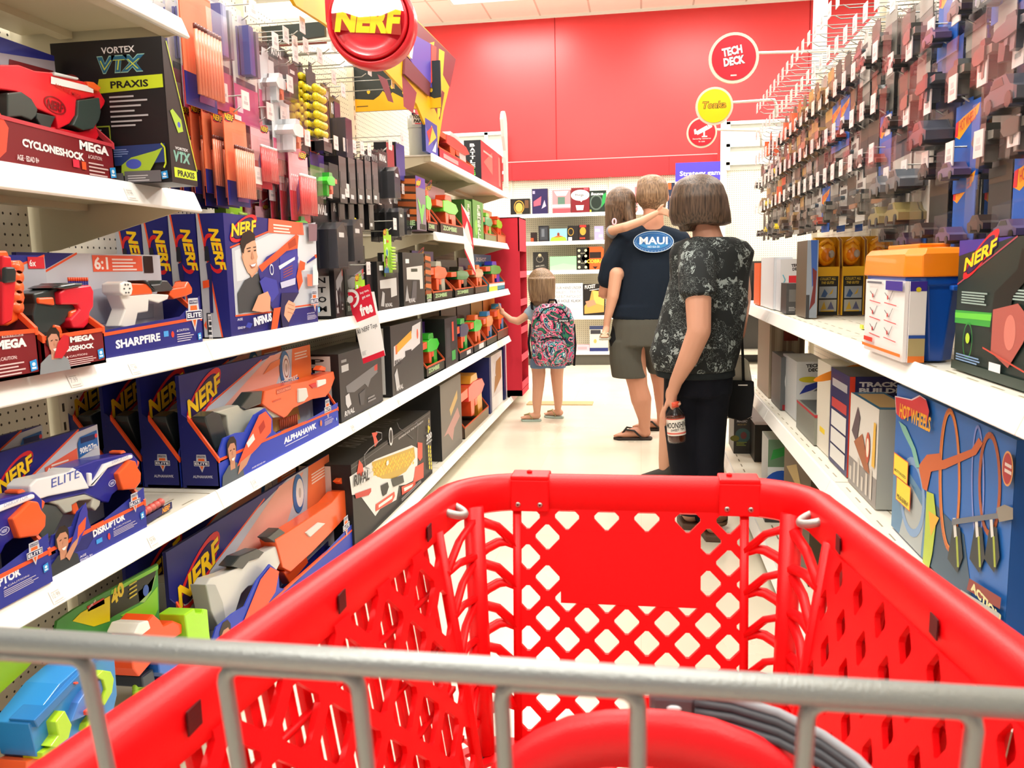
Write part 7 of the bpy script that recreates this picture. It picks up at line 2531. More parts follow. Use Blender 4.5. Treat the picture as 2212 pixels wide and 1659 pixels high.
# right pegs
ROWZ = [2.0, 1.86, 1.725, 1.59, 1.46]
near = ['navy', 'bigclam', 'hw', 'darkc', 'bigclam', 'greyc', 'darkc', 'greyc']
mid = ['greyc', 'darkc', 'clearw', 'brown', 'greyc', 'hwred', 'clearw', 'darkc']
far_ = ['brown', 'darkc', 'orangeb', 'greyc', 'clearw', 'yellow', 'orangeb', 'darkc']
cols = []
y = 4.82
while y > 1.32:
    cols.append(y)
    y -= .118 if y > 2.5 else .15
for ci, y in enumerate(cols):
    for ri, z in enumerate(ROWZ if y > 2.45 else [1.97, 1.81, 1.66, 1.51, 1.38]):
        lab = 'hook in the %s peg row, %s column from the far end, right-hand unit' % (ORD[ri] if ri else 'top', ORD[ci])
        hook(PEGX_R, y, z, RROT, 'wire peg ' + lab, L=.33, group='peg hooks of the right-hand unit')
        r_ = rnd.random()
        if ri == 0 and (y > 3.1 and r_ < .85 or r_ < .4):
            continue
        if ri == 1 and y > 4.2 and r_ < .7:
            continue
        if y > 4.65 and r_ < .45:
            continue
        kd = (near if y < 2.35 else mid if y < 3.7 else far_)[rnd.randrange(8)]
        if ri == 4 and kd in ('navy', 'bigclam'):
            kd = 'hw'
        n = 3 if y < 3.6 else 2
        s = (1.0 if y > 2.35 else 1.12) * (.96 if ri else 1.05)
        for k in range(n):
            pack(kd, .655 + k * .052 + rnd.random() * .01, y + (rnd.random() - .5) * .01, z + .002, RROT + (rnd.random() - .5) * .12,
                 '%s, %s, %s peg row, %s column from far end' % (DESC[kd], ['front', 'middle', 'back'][k], ORD[ri] if ri else 'top', ORD[ci]), 'packs hanging on the right-hand pegs', s)
# ================================================================== stock on the right-hand shelves
def rblk(a, b, ytop, z, d, label, front, side, art=None, sart=None, tart=None, X=.60, h=None, extra=None):
    'carton on the right unit: photo columns a (far edge) to b (near front corner); end face turned to the camera reaches back by d'
    Yf, Yn_ = atX(a, 760, X).y, atX(b, 760, X).y
    h = h or atX(b, ytop, X).z - z
    return carton(label, 'toy box', (X, Yf, z), RROT, Yf - Yn_, h, d, front, side, None, art, sart, tart, sideface='right', extra=extra)


def td(A):
    A.rect(0, 0, 1, 1, 'd4d6da')
    A.text('TECH', .45, .84, .4, .06, '2a2a2c', 0, .05, .1).text('DECK', .5, .77, .4, .06, '2a2a2c', 0, .05, .1)


zr = .99
rblk(1626, 1638, 568, zr, .1, 'small bright orange carton at the far end of the upper shelf', 'e8602a', 'f0682a', None, lambda A: (A.ell(.5, .3, .1, .1, '2a2020'), A.rect(.2, .6, .8, .9, 'd84a20')), X=.58)
rblk(1641, 1668, 556, zr, .08, 'white carton with tall red bar, the farther of two', 'd8dade', 'd4d6da', lambda A: A.rect(0, 0, 1, 1, 'd8dade'), lambda A: (td(A), A.rect(.25, .28, .6, .7, 'd0303c')), X=.585)
rblk(1670, 1682, 560, zr, .1, 'white carton with short red picture, the nearer of two', 'd8dade', 'd4d6da', None, lambda A: (td(A), A.rect(.35, .45, .8, .68, 'd0303c'), A.poly([(.1, .3), (.5, .4), (.4, .2)], '5aa0c0'), A.line([(.1, .7), (.2, .6), (.1, .5)], .02, '6ab0c8')), X=.595)
rblk(1684, 1696, 612, zr, .05, 'small dark grey pack in front of the white cartons', '3a3a3c', '4a4a4a', None, lambda A: (A.rect(.2, .4, .8, .8, '6a6a68'), A.lines(.2, .1, .6, .15, 3, 'a0a0a0')), X=.585)
rblk(1716, 1738, 520, zr, .04, 'tall dark figure carton with blue and maroon art beside the yellow cartons', '6a5a4a', '5a6a80', None, lambda A: (A.rect(0, 0, 1, 1, '8a929c'), A.poly([(.3, 1), (.9, 1), (.9, .5), (.5, .4)], '3a5a9c'), A.poly([(.3, .1), (.8, .2), (.9, .6), (.5, .65), (.6, .4)], '6a2a2a'), A.rect(0, 0, .3, .3, '3a3a3c')), X=.61)


Y_ = atX(1752, 690, .66).y
for i in range(4):
    c0 = at((1762, 1816, 1870, 1925)[i], 690, Y_ - .0)
    w_ = at((1812, 1866, 1920, 1980)[i], 690, Y_).x - c0.x
    hh = at(1762, 512, Y_).z - zr
    o = tag(empty('toy_box', (c0.x, Y_, zr)), 'yellow display carton with moulded yellow capsule, %s of the four in the row' % ['nearest the aisle', 'second', 'third', 'rearmost'][i], 'toy box', 'yellow collect cartons')
    m = MB('f0b41c'); m.box(0, 0, 0, w_ - .003, .10, hh * .62, 'f0b41c'); m.box(0, .07, hh * .6, w_ - .003, .10, hh)
    for x in (0, w_ - .005):
        m.prism([(.0, hh * .6), (.02, hh * .95), (.07, hh), (.07, hh * .6)], x, x + .002, 'e8aa18', plane='yz')
    A = Art(m, 'front', w_ - .003, hh, .1, off=.0002)
    A.rect(.06, .0, .96, .50, '1c1a18').text('COLLECT ALL', .14, .45, .70, .035, 'c8a83a', .15, .03).text('THE GUTS!', .2, .40, .56, .035, 'c8a83a', .15, .03)
    A.rect(.12, .22, .90, .37, '9aa0a8').poly([(.2, .24), (.35, .34), (.5, .28), (.4, .23)], '3a5a8c').poly([(.55, .26), (.75, .35), (.7, .28)], 'c8a030')
    A.rect(.12, .05, .90, .20, 'a8a498').poly([(.2, .07), (.35, .18), (.45, .08)], 'c8a030').poly([(.5, .08), (.65, .18), (.8, .08)], '5a5a7c').rect(.2, .05, .8, .062, 'e0b020')
    m.build('carton', o)
    m = MB('f6a41a', 'plastic'); cxx = w_ * .45
    m.ball((cxx, .045, hh * .80), (w_ * .42, .04, hh * .17), 16, 10, 'f6a820'); m.ball((cxx, .03, hh * .78), (w_ * .30, .032, hh * .11), 14, 8, 'e07a12'); m.tube([(cxx - w_ * .3, .02, hh * .9), (cxx, .01, hh * .97), (cxx + w_ * .25, .02, hh * .9)], .008, 8, 'f6a820')
    m.ball((cxx + w_ * .15, .0, hh * .78), (w_ * .14, .012, hh * .05), 10, 6, 'a89a90')
    m.build('capsule', o)
# small clear car pack lying on the shelf
t = tag(empty('toy_car_pack', (atX(1866, 700, .68).x, atX(1866, 700, .68).y, zr), RROT), 'small clear pack with grey car lying before the blue tub', 'toy car')
m = MB(mat='plastic'); carlet(m, 0, .03, .012, .075, '6a6e70'); m.build('car', t)
m = MB('d8dcc0'); m.box(-.05, .0, 0, .05, .07, .004); m.box(-.03, -.004, .0, .0, .0, .012, 'd8d83a'); m.build('card', t)
# blue tub with orange lid
a_, b_ = at(1968, 770, 1.80), at(2062, 768, 1.80)
tub = tag(empty('storage_tub', (a_.x - .005, 1.80, zr)), 'blue plastic tub with bright orange lid on the upper right shelf', 'tub')
wt, ht = b_.x - a_.x + .03, at(2000, 598, 1.8).z - zr
D_ = .34
m = MB('1450b0', 'plastic')
def sect(z, k):
    e = .028
    x0, x1, y0, y1 = -k, wt + k, -k, D_ + k
    return [(x0 + e, y0, z), (x1 - e, y0, z), (x1, y0 + e, z), (x1, y1 - e, z), (x1 - e, y1, z), (x0 + e, y1, z), (x0, y1 - e, z), (x0, y0 + e, z)]
rings = [sect(0, -.016), sect(ht * .9, -.004), sect(ht * .905, .004), sect(ht, .006)]
m.add([p for r_ in rings for p in r_], [(j * 8 + k, j * 8 + (k + 1) % 8, (j + 1) * 8 + (k + 1) % 8, (j + 1) * 8 + k) for j in range(3) for k in range(8)] + [tuple(range(7, -1, -1)), tuple(24 + k for k in range(8))])
m.box(wt * .62, -.022, ht * .84, wt * .92, -.002, ht * .90, '1a5cc4')
m.build('tub_body', tub, bevel=.003)
m = MB('f98a16', 'plastic')
rings = [sect(ht, .012), sect(ht + .045, .010), sect(ht + .058, .0), sect(ht + .06, -.03)]
m.add([p for r_ in rings for p in r_], [(j * 8 + k, j * 8 + (k + 1) % 8, (j + 1) * 8 + (k + 1) % 8, (j + 1) * 8 + k) for j in range(3) for k in range(8)] + [tuple(range(7, -1, -1)), tuple(24 + k for k in range(8))])
m.box(wt * .25, .06, ht + .058, wt * .8, D_ - .06, ht + .068)
m.build('lid', tub, bevel=.003)
c1 = at(1888, 745, 1.86); c2 = at(1966, 745, 1.80)
m = MB('ece8e6'); lw = .30
hz = at(1920, 608, 1.83).z - zr
A_ = None
m.box(-.012, .0, .0, -.004, lw, hz, 'ece8e6'); m.box(-.004, -.006, 0, .028, -.002, hz, 'ece8e6')
A = Art(m, 'left', .1, hz, lw, off=.0003); A.o = Vector((-.012, lw, 0))
def inst(A, q):
    for i in range(2):
        for j in range(3):
            u, v = .15 + i * .42, .26 + j * .23
            A.line([(u, v + .12), (u + .12, v + .04), (u + .2, v + .16)], .012, '3a3a44').ell(u + .08, v + .06, .03, .03, 'c83a3a').line([(u, v - .01), (u + .3, v - .03)], .012, 'd84a50')
    A.rect(0, .06, 1, .10, 'f07a2a').rect(.05, .14, .3, .2, 'd8382a')
    A.rect(.1, .95, .5, .98, '6a6a74')
inst(A, 0)
A.rect(.6, .88, 1, 1, '3a2a90')
A = Art(m, 'front', .032, hz, .1, off=.0003); A.o = Vector((-.004, -.006, 0)); A.rect(0, .88, 1, 1, '3a2a90').ell(.5, .9, .03, .03, 'd8c820').rect(0, 0, 1, .3, 'b0a070').rect(0, 0, 1, .08, 'e87a2a').rect(0, .3, 1, .34, '2a50a0')
m.build('picture_sleeve', tub)
# big dark green NERF carton at the right picture edge
Xn = .60
Yf, Yn_ = atX(2060, 790, Xn).y, 1.12
hn = atX(2070, 520, Xn).z - zr


def ng(A):
    A.rect(0, 0, 1, 1, '1c2c28').poly([(0, .88), (.4, 1), (0, 1)], '3a2a90').line([(0, .66), (.42, 1)], .012, 'b04a5a')
    A.nerf(.03, .80, .26, .15, .25)
    A.poly([(0, .36), (1, .40), (1, .56), (.4, .48), (0, .46)], '3aa03a').poly([(.0, .40), (1, .46), (1, .52), (0, .44)], '6ad040')
    A.lines(.5, .82, .4, .12, 5, '5a7a74').lines(.42, .58, .26, .08, 4, 'a0b8b0').lines(.05, .52, .2, .1, 5, '9ab0a8')
    A.poly([(.28, .34), (.3, .62), (.44, .78), (.46, .92), (.52, .9), (.5, .72), (.42, .60), (.4, .3)], '0c120e')
    A.ell(.12, .24, .09, .14, '2a8a3a', inner=.9).ell(.12, .26, .04, .04, 'b8d83a').poly([(.3, .2), (.3, .5), (.46, .56), (.55, .45), (.5, .3), (.42, .12)], 'b05a50').ell(.42, .36, .09, .12, 'd07a6c')
    A.ell(.72, .22, .13, .1, '8a2a14').ell(.74, .2, .08, .07, '301410').poly([(.62, .12), (.95, .06), (.95, .14), (.64, .18)], 'b8dc2c').text('DOMINATE', .66, .10, .26, .05, '2a3a10', 0, .04)
    A.rect(0, 0, 1, .07, '26382f').lines(.04, .08, .2, .06, 3, '7a9ac0').rect(.3, .07, .38, .13, 'e8e8e8').lines(.6, .01, .3, .05, 4, '4a90c8')
    A.line([(.25, .22), (.55, .12)], .012, 'c84a3a')


carton('large dark green and black blaster carton at the end of the upper right shelf', 'toy box', (Xn, Yf, zr), RROT, Yf - Yn_, hn, .3, '1c2c28', '24342f', None, ng, None, None, sideface='right')

zr = .56
rblk(1637, 1662, 682, zr, .16, 'tall tan rustic-print carton at the far end of the lower shelf', '8a7a68', 'a89a84', None, lambda A: [A.rect(.05 + .16 * k, 0, .15 + .16 * k, 1, ('8a7866', 'b4a692', '7a6a5c')[k % 3]) for k in range(6)] + [A.rect(.4, .7, .8, 1, '7a2a20')], X=.60)
rblk(1668, 1688, 772, zr, .09, 'black carton with oval window, beside the violet ramp carton', '4a4c4a', '55585a', None, lambda A: (A.ell(.5, .55, .12, .3, 'c8c8c8', inner=.9), A.rect(.1, 0, .8, .1, '8a1c24')), X=.60)
rblk(1692, 1722, 782, zr, .12, 'grey white carton with violet ramp picture on the lower shelf', 'c4c8ca', 'c8ccce', None, lambda A: (A.rect(0, 0, 1, 1, 'c6cacc'), A.text('TECH', .3, .90, .45, .06, '2a2a2c', 0, .05, .05), A.text('DECK', .38, .83, .45, .06, '2a2a2c', 0, .05, .05), A.ell(.42, .70, .17, .05, 'c0b42c'), A.poly([(.1, .45), (.3, .6), (.9, .7), (.8, .6), (.5, .52)], '2c3a90'), A.poly([(.55, .5), (.8, .62), (.85, .52)], '6a6e74')), X=.62)
rblk(1724, 1764, 900, zr, .16, 'low clear-topped carton with dark car, in front of the ramp carton', '77786e', '8a8c80', lambda A: A.rect(0, .92, 1, 1, 'b03038'), lambda A: (A.rect(0, .9, 1, 1, 'b03038'), A.rect(.1, .3, .9, .8, '3c4244')), lambda A: A.rect(.05, .05, .95, .95, '454a4c'), X=.60)
rblk(1768, 1796, 790, zr, .07, 'tall cream track carton with orange flame logo and a lizard picture', 'dcd6c8', 'e4dccb', lambda A: (A.rect(0, 0, 1, 1, 'd8d2c4'), A.rect(.3, .2, .7, .26, 'e8c82a')),
     lambda A: (A.ell(.4, .92, .28, .05, 'f0902a', rot=.3), A.ell(.75, .86, .1, .08, 'c05a20'), A.poly([(.3, .2), (.5, .45), (.45, .75), (.7, .8), (.6, .5), (.75, .3)], 'a89870'), A.rect(.6, .22, .95, .3, 'e8c82a')), X=.61)


def trk(A):
    A.rect(0, 0, 1, 1, '2a2a58').rect(.0, 0, .07, 1, 'd8402a')
    A.text('TRACK', .12, .90, .5, .05, 'd8d8dc', 0, .05).text('BUILDER', .12, .84, .66, .05, 'd8d8dc', 0, .05)
    A.rect(.16, .70, .8, .80, 'c83038').text('CHECK', .28, .76, .4, .03, 'f4f4f4', 0, .04).text('THESE', .28, .715, .4, .03, 'f4f4f4', 0, .04)
    A.rect(.06, .45, .3, .68, 'f0862a')


rblk(1797, 1838, 815, zr, .22, 'dark blue carton with white panel pictures and red edge', '26265a', '2c2c66', lambda A: (A.rect(.1, .82, .9, .9, 'b0b0b8'), A.rect(.1, .6, .9, .7, 'c04040'), A.rect(.1, .4, .9, .57, 'dcdcd8'), A.rect(.1, .22, .9, .38, 'dcdcd8'), A.rect(.1, .05, .9, .2, 'dcdcd8')), trk, lambda A: A.rect(0, 0, 1, 1, '4a4a54'), X=.605)
rblk(1842, 1905, 888, zr, .09, 'white carton with brown off-road car and city drawing', 'c8c4bc', 'b0b4ac', lambda A: (A.rect(0, 0, 1, 1, 'd8d4cc'), A.rect(0, 0, 1, .3, '8a8480'), [A.rect(.05 + .15 * k, .05, .12 + .15 * k, .2 + .08 * (k % 3), 'c8c0b4') for k in range(6)], A.poly([(.1, .6), (.3, .9), (.4, .8), (.3, .5)], '5a4a50'), A.poly([(.2, .5), (.5, .65), (.8, .3), (.6, .3)], 'a0603c'), A.ell(.7, .55, .08, .16, 'c05030'), A.ell(.7, .55, .05, .1, 'e8dcc8'), A.poly([(.85, .4), (.95, .4), (.95, .85), (.88, .85)], 'e0b040')),
     None, lambda A: (A.rect(0, 0, 1, 1, '2a6a90'), A.rect(.1, .1, .9, .9, 'c0a070')), X=.60)

# the large blue track carton
Xh = .60
Yf, Yn_ = atX(1938, 850, Xh).y, 1.42
hh = atX(1942, 832, Xh).z - .562
wq = Yf - Yn_


def hw(A):
    U_ = lambda pts: [((Yf - atX(1540 + x / 3.292, 800 + y / 3.292, Xh).y) / wq, (atX(1540 + x / 3.292, 800 + y / 3.292, Xh).z - .562) / hh) for x, y in pts]
    A.rect(0, 0, 1, 1, '2468b8')
    A.poly([(0, 0), (.5, 0), (.45, .35), (.1, .5), (0, .5)], '5a86a8').poly([(.1, 0), (.34, 0), (.36, .3), (.2, .4)], 'a8b0b0').poly([(.36, 0), (.8, 0), (.7, .36), (.44, .4)], '35526a')
    A.ell(*U_([(1420, 900)])[0], .25, .26, '7fa0c8', inner=.8)
    for cc_, (x, y), rx, ry, wd in (('7a8ad0', (1890, 800), 42, 400, .018), ('a8522a', (1975, 810), 72, 350, .032), ('c86a2c', (1690, 780), 70, 490, .036), ('e08a40', (1697, 780), 66, 480, .012)):
        A.line(U_([(x + rx * math.cos(q * PI / 18), y + ry * math.sin(q * PI / 18)) for q in range(37)]), wd, cc_)
    A.poly(U_([(1470, 680), (1530, 600), (1620, 590), (1640, 640), (1850, 560), (1900, 480), (1930, 520), (1880, 600), (1660, 700), (1560, 720), (1530, 860), (1500, 840)]), 'c8602c')
    A.poly(U_([(1330, 360), (1380, 400), (1450, 560), (1480, 690), (1455, 690), (1420, 560), (1360, 440)]), '7ab8a8')
    A.poly(U_([(1530, 860), (1580, 880), (1600, 1060), (1570, 1300), (1540, 1440), (1500, 1380), (1520, 1100)]), 'b4c83a').poly(U_([(1545, 1000), (1620, 1050), (1560, 1180)]), 'f0b030')
    for x in (1740, 1900, 2010):
        A.poly(U_([(x - 60, 1340), (x - 20, 1100), (x + 30, 1120), (x + 50, 1330), (x + 10, 1440)]), '232c30').poly(U_([(x, 1180), (x + 14, 1180), (x + 24, 1400), (x + 10, 1400)]), 'a0b03a').poly(U_([(x - 20, 1050), (x, 1050), (x + 10, 1180), (x - 10, 1190)]), 'd8d8d4')
    A.poly(U_([(1720, 1060), (2080, 1010), (2080, 1050), (1720, 1100)]), '6a7078')
    A.poly(U_([(2040, 980), (2100, 955), (2160, 980), (2160, 1060), (2060, 1080)]), '8a8478')
    for (x, y), tx in (((1300, 735), 'MOTORIZED'), ((1320, 915), 'MULTIPLE')):
        q = U_([(x, y), (x + 110, y - 80)])
        A.rect(q[0][0], q[0][1], q[1][0], q[1][1], 'd8502c').rect(q[0][0] + .006, q[0][1] + .006, q[1][0] - .006, q[1][1] - .006, 'e8d83a').text(tx, q[0][0] + .015, q[0][1] + .03, (q[1][0] - q[0][0]) * .8, .02, '8a6a1c')
    A.text('CRASHES', *[U_([(1330, 905)])[0]][0], .12, .02, '8a6a1c')
    lg = U_([(1322, 190), (1350, 195), (1440, 215), (1500, 185), (1545, 215), (1565, 290), (1545, 400), (1530, 330), (1500, 300), (1420, 330), (1370, 350), (1330, 310)])
    A.poly([(u - .008, v + .006) for u, v in lg], 'e8d0d8').poly(lg, 'd8303a')
    A.text('HOT WHEELS', *[U_([(1350, 330)])[0]][0], .33, .095, 'f6b41e', .1, .03, .02)
    A.ell(*U_([(2132, 700)])[0], .06, .085, 'e0a060').ell(*U_([(2132, 700)])[0], .05, .075, 'b03038').lines(U_([(2112, 720)])[0][0], U_([(2112, 720)])[0][1], .05, .06, 2, 'e8d8d0')
    A.poly(U_([(1860, 1480), (2090, 1620), (2080, 1700), (1840, 1560)]), '8a2a24').text('ACTION', *[U_([(1870, 1560)])[0]][0], .2, .05, 'e0dca0', 0, .05, -.08)
    A.poly(U_([(1800, 1560), (2080, 1730), (2060, 1900), (1780, 1700)]), 'b0b0a8').text('CONVERSION', *[U_([(1800, 1690)])[0]][0], .26, .05, '3a4a4a', 0, .05, -.08)


carton('large bright blue track carton with orange loops and flame logo', 'toy box', (Xh, Yf, .562), RROT, wq, hh, .10, '2468b8', '1c58a8', None, hw, None, None, sideface='right')
# base deck, right
zr = .107
rblk(1577, 1588, 905, zr, .10, 'dark narrow carton with ringed picture on the right base deck', '2c2c2c', '343432', None, lambda A: (A.text('MAGIC', .15, .86, .6, .06, 'a8a8a8', .2, .04), A.text('MEGA SET', .2, .78, .5, .04, '8a7a4a'), A.ell(.5, .5, .2, .2, '3a5a58'), A.ell(.55, .5, .08, .1, '6a3a3a'), A.ell(.05, .42, .12, .08, '6a6a2a'), A.lines(.15, .22, .6, .12, 3, '8a9a4a', .5)), X=.53)
rblk(1592, 1634, 862 + 60, zr, .22, 'black carton behind the narrow ringed one in the deck shade', '1c1a18', '24221f', X=.62)
rblk(1650, 1664, 955, zr, .11, 'white and green carton with blue arrow on the right deck', 'c8d0d0', 'dfe4e4', None, lambda A: (A.rect(0, .6, 1, 1, '6a8a6c'), A.poly([(.1, .7), (.9, .8), (.7, .9), (.2, .85)], '3a9a4a'), A.ell(.55, .3, .25, .25, '2a5ab8'), A.ell(.7, .2, .2, .2, 'dfe4e4')), X=.56)
rblk(1700, 1760, 1040, zr, .2, 'brown and tan patterned carton near the cart corner', '5a4a34', '4a3c2c', lambda A: (A.poly([(.1, .8), (.5, .95), (.8, .7)], 'a8905a'), A.poly([(.2, .5), (.6, .7), (.5, .5)], '8a7850')), X=.56)
t = rblk(1640, 1660, 1135, zr, .2, 'flat dark carton lying on the right deck', '3a3a38', '3a3a38', None, lambda A: A.text('CHARGED', .2, .2, .6, .6, 'b0b0b0', .2, .03), None, X=.52, h=.05)

# ================================================================== board games on the far unit
YG_ = 10.12


def gbox(a, b, t_, bt, base, label, art=None, d=.12, shape=None, dy=0.0):
    p, q = at(a, bt, YG_ + dy), at(b, t_, YG_ + dy)
    o = carton(label, 'board game', (p.x, YG_ + dy, p.z), 0, q.x - p.x, q.z - p.z, d, base, None, None, art, name='board_game')
    return o


g3 = lambda x: 1080 + x / 3.95
h3 = lambda y: 340 + y / 3.95
GZ = {463: 1.84, 522: 1.51, 585: 1.16, 682: .61, 758: .17}
GAMES = [
    (90, 252, 350, 463, '1e1a18', 'black board game with gold face on the top far shelf', lambda A: (A.ell(.45, .48, .34, .42, 'c8963a', inner=.85), A.ell(.45, .45, .24, .3, 'd8a850'), A.rect(.75, .4, .95, .9, '6a4a30'), A.rect(.3, .04, .6, .1, 'd0b080'))),
    (275, 405, 265, 463, '2a2050', 'navy upright board game with pink glow picture', lambda A: (A.poly([(.1, .5), (.6, .7), (.55, .35), (.1, .3)], 'd05a70'), A.poly([(.6, .2), (.8, .55), (.9, .3)], 'c0b0d0'), A.rect(.05, .8, .2, .92, 'a8a0c0'))),
    (448, 600, 275, 463, 'e08a90', 'pale pink board game with white lettering band', lambda A: (A.poly([(.1, .95), (.9, .95), (.75, .75), (.25, .75)], 'fbe8e8'), A.rect(.3, .35, .7, .7, '5a7a6a'), A.rect(0, .25, 1, .38, 'f4e0e0'), A.rect(0, 0, 1, .2, 'c8505a'))),
    (608, 762, 256, 458, '7a1a22', 'maroon board game with white speech bubble', lambda A: (A.ell(.5, .7, .38, .22, 'f4f0ee'), A.poly([(.45, .55), (.7, .55), (.55, .42)], 'f4f0ee'), A.text('Things...', .2, .64, .6, .12, '2a2020', 0, .02), A.poly([(.25, .3), (.7, .3), (.65, .1), (.3, .1)], 'f4f0ee'), A.rect(.7, .9, .95, .99, 'e04a5a'))),
    (766, 905, 280, 452, '1c2a22', 'dark green and black board game with swirl', lambda A: (A.ell(.4, .45, .3, .36, '5a6a60', inner=.8), A.poly([(.7, .2), (1, .5), (1, .9), (.8, .8)], '2a9a4a'), A.text('Bounce', .08, .78, .75, .14, 'd8d8d8', .2, .04), A.rect(0, 0, .1, .12, 'c8c040'))),
    (1150, 1176, 250, 452, 'd87a80', 'pink board game glimpsed beside the head of the man', None),
    (1432, 1492, 215, 452, '28304a', 'dark game box with orange top seen between the two heads', lambda A: (A.rect(.0, .75, .5, 1, 'e0602a'), A.rect(.3, .3, .8, .5, 'd8d8e0'))),
    (330, 412, 582, 700, '26262a', 'black narrow board game on the second far shelf', lambda A: (A.rect(.15, .1, .9, .9, '3c4046'), A.rect(.3, .3, .6, .8, '6a7078'))),
    (262, 310, 640, 700, '2a1c1a', 'small dark game box beside the red display', lambda A: A.rect(0, 0, .5, .4, 'e0502a')),
    (425, 572, 606, 700, '8ac4d8', 'sky blue board game with bird on an orange hill', lambda A: (A.poly([(0, 0), (1, 0), (.9, .3), (.5, .45), (.1, .3)], '9ac83a'), A.poly([(.2, .3), (.5, .5), (.8, .35), (.5, .3)], 'e0703a'), A.ell(.5, .55, .1, .14, '8a3a28'))),
    (578, 668, 582, 700, '1e1c1c', 'black board game with small gold emblem', lambda A: (A.ell(.3, .6, .2, .26, 'b8903a', inner=.8), A.rect(.05, .02, .4, .25, 'e4e0dc'))),
    (672, 762, 575, 700, '2a1c18', 'black and red striped board game with gold emblem', lambda A: (A.ell(.4, .6, .2, .26, 'c89a3a'), A.rect(.1, .85, .7, 1, 'd8302a'), A.rect(.1, .1, .6, .2, 'd8402a'))),
    (806, 882, 585, 698, 'a8a4d0', 'lavender board game on the second far shelf', lambda A: (A.rect(.1, .6, .6, .8, 'dcd8f0'), A.rect(.5, .2, .9, .4, 'd8d8ec'))),
    (284, 402, 806, 968, '282724', 'black board game with round bulb figure', lambda A: (A.ell(.48, .82, .09, .09, 'c8b890'), A.ell(.48, .62, .2, .18, '7a7468', inner=.8), A.text('DARK LORDS', .2, .2, .6, .08, 'a8a498', 0, .02, .1), A.line([(.2, .12), (.9, .2)], .01, '8a8478'))),
    (427, 652, 842, 968, '9ae8a4', 'plain mint green board game on the third far shelf', lambda A: A.poly([(.0, .3), (.5, .5), (1, .35), (1, 0), (0, 0)], 'a8f0b0')),
    (655, 762, 768, 968, '22221e', 'black board game with eight cream dots', lambda A: [A.ell(.2 + .52 * i, .12 + .25 * j, .06, .06, 'ece8b8') for i in range(2) for j in range(4)] + [A.text('VELOUR', .3, .28 + .44 * j, .4, .05, 'b8b49a') for j in range(2)]),
    (455, 706, 1072, 1342, 'eef0f0', 'white board game poster reading put your hand under the table', lambda A: [A.text(s_, .03, .82 - .135 * i, .93, .085, c_, 0, .012) for i, (s_, c_) in enumerate((('YOUR HAND UNDER', '6a6a72'), ('TABLE!! ... TRY TO', 'a0a0a6'), ('HOLE BUT WATCH OUT', '8a8a90'), ('THE HOLE. KLASK!', '55555c')))] + [A.rect(.6, .2, .9, .21, 'b0b0b4')]),
    (712, 895, 1078, 1342, '1e1c1a', 'black game box with hands over a tan wooden board', lambda A: (A.text('PUCKET', .08, .84, .5, .12, 'ece8e4', .1, .03, .1), A.poly([(.05, .05), (.95, .1), (.98, .75), (.4, .8), (.3, .5), (.05, .3)], 'd8a050'), A.poly([(.5, .4), (.95, .3), (.98, .75), (.45, .78)], 'ecbc60'), A.poly([(.1, .45), (.5, .5), (.6, .35), (.2, .25)], 'd89070'), A.ell(.75, .62, .04, .04, '8a5a20'), A.ell(.85, .7, .04, .04, '8a5a20'), A.line([(.3, .8), (.95, .86)], .02, 'e8e4e0'))),
    (766, 922, 1436, 1628, 'd8d4c8', 'cream and navy board game on the lowest far shelf', lambda A: (A.rect(0, 0, 1, .14, '2a3470'), A.rect(0, .86, 1, 1, '3a4468'), A.rect(.05, .68, .6, .84, '3a3a40'), A.ell(.3, .4, .06, .08, 'd0b060'), A.ell(.7, .5, .06, .08, 'd0b060'))),
    (654, 764, 1600, 1645, 'f0b8c4', 'flat pink board game lying on the lowest far shelf', lambda A: A.rect(.1, .3, .8, .7, 'c8a0a8')),
]
SH = {463: 1.84, 458: 1.84, 452: 1.84, 700: 1.51, 698: 1.51, 968: 1.16, 1342: .61, 1628: .17, 1645: .17}
for a, b, t_, bt, base, lab, art in GAMES:
    p, q = at(g3(a), h3(bt), YG_), at(g3(b), h3(t_), YG_)
    z0 = SH[bt]
    carton(lab, 'board game', (p.x, YG_, z0), 0, q.x - p.x, q.z - z0, .1, base, None, None, art, name='board_game')
# orange hexagonal game
p = at(g3(812), h3(900), YG_); R_ = .165
m = MB('e8622a'); hx = [(R_ * math.cos(k * PI / 3), R_ * .87 / .87 * math.sin(k * PI / 3) * .95) for k in range(6)]
m.prism([(x, z) for x, z in hx], 0, .07, 'e8622a')
A = Art(m, 'front', 2 * R_, 2 * R_, .1); A.o = Vector((-R_, 0, -R_)); A.rect(.3, .5, .72, .72, '2a1c18').text('COBRA', .2, .32, .6, .14, 'f8c040', 0, .04).poly([(.4, .2), (.6, .2), (.5, .1)], '2a1c18')
tag(m.build('board_game', loc=(p.x, YG_, 1.16 + R_ * .83)), 'orange hexagonal board game on the third far shelf', 'board game')
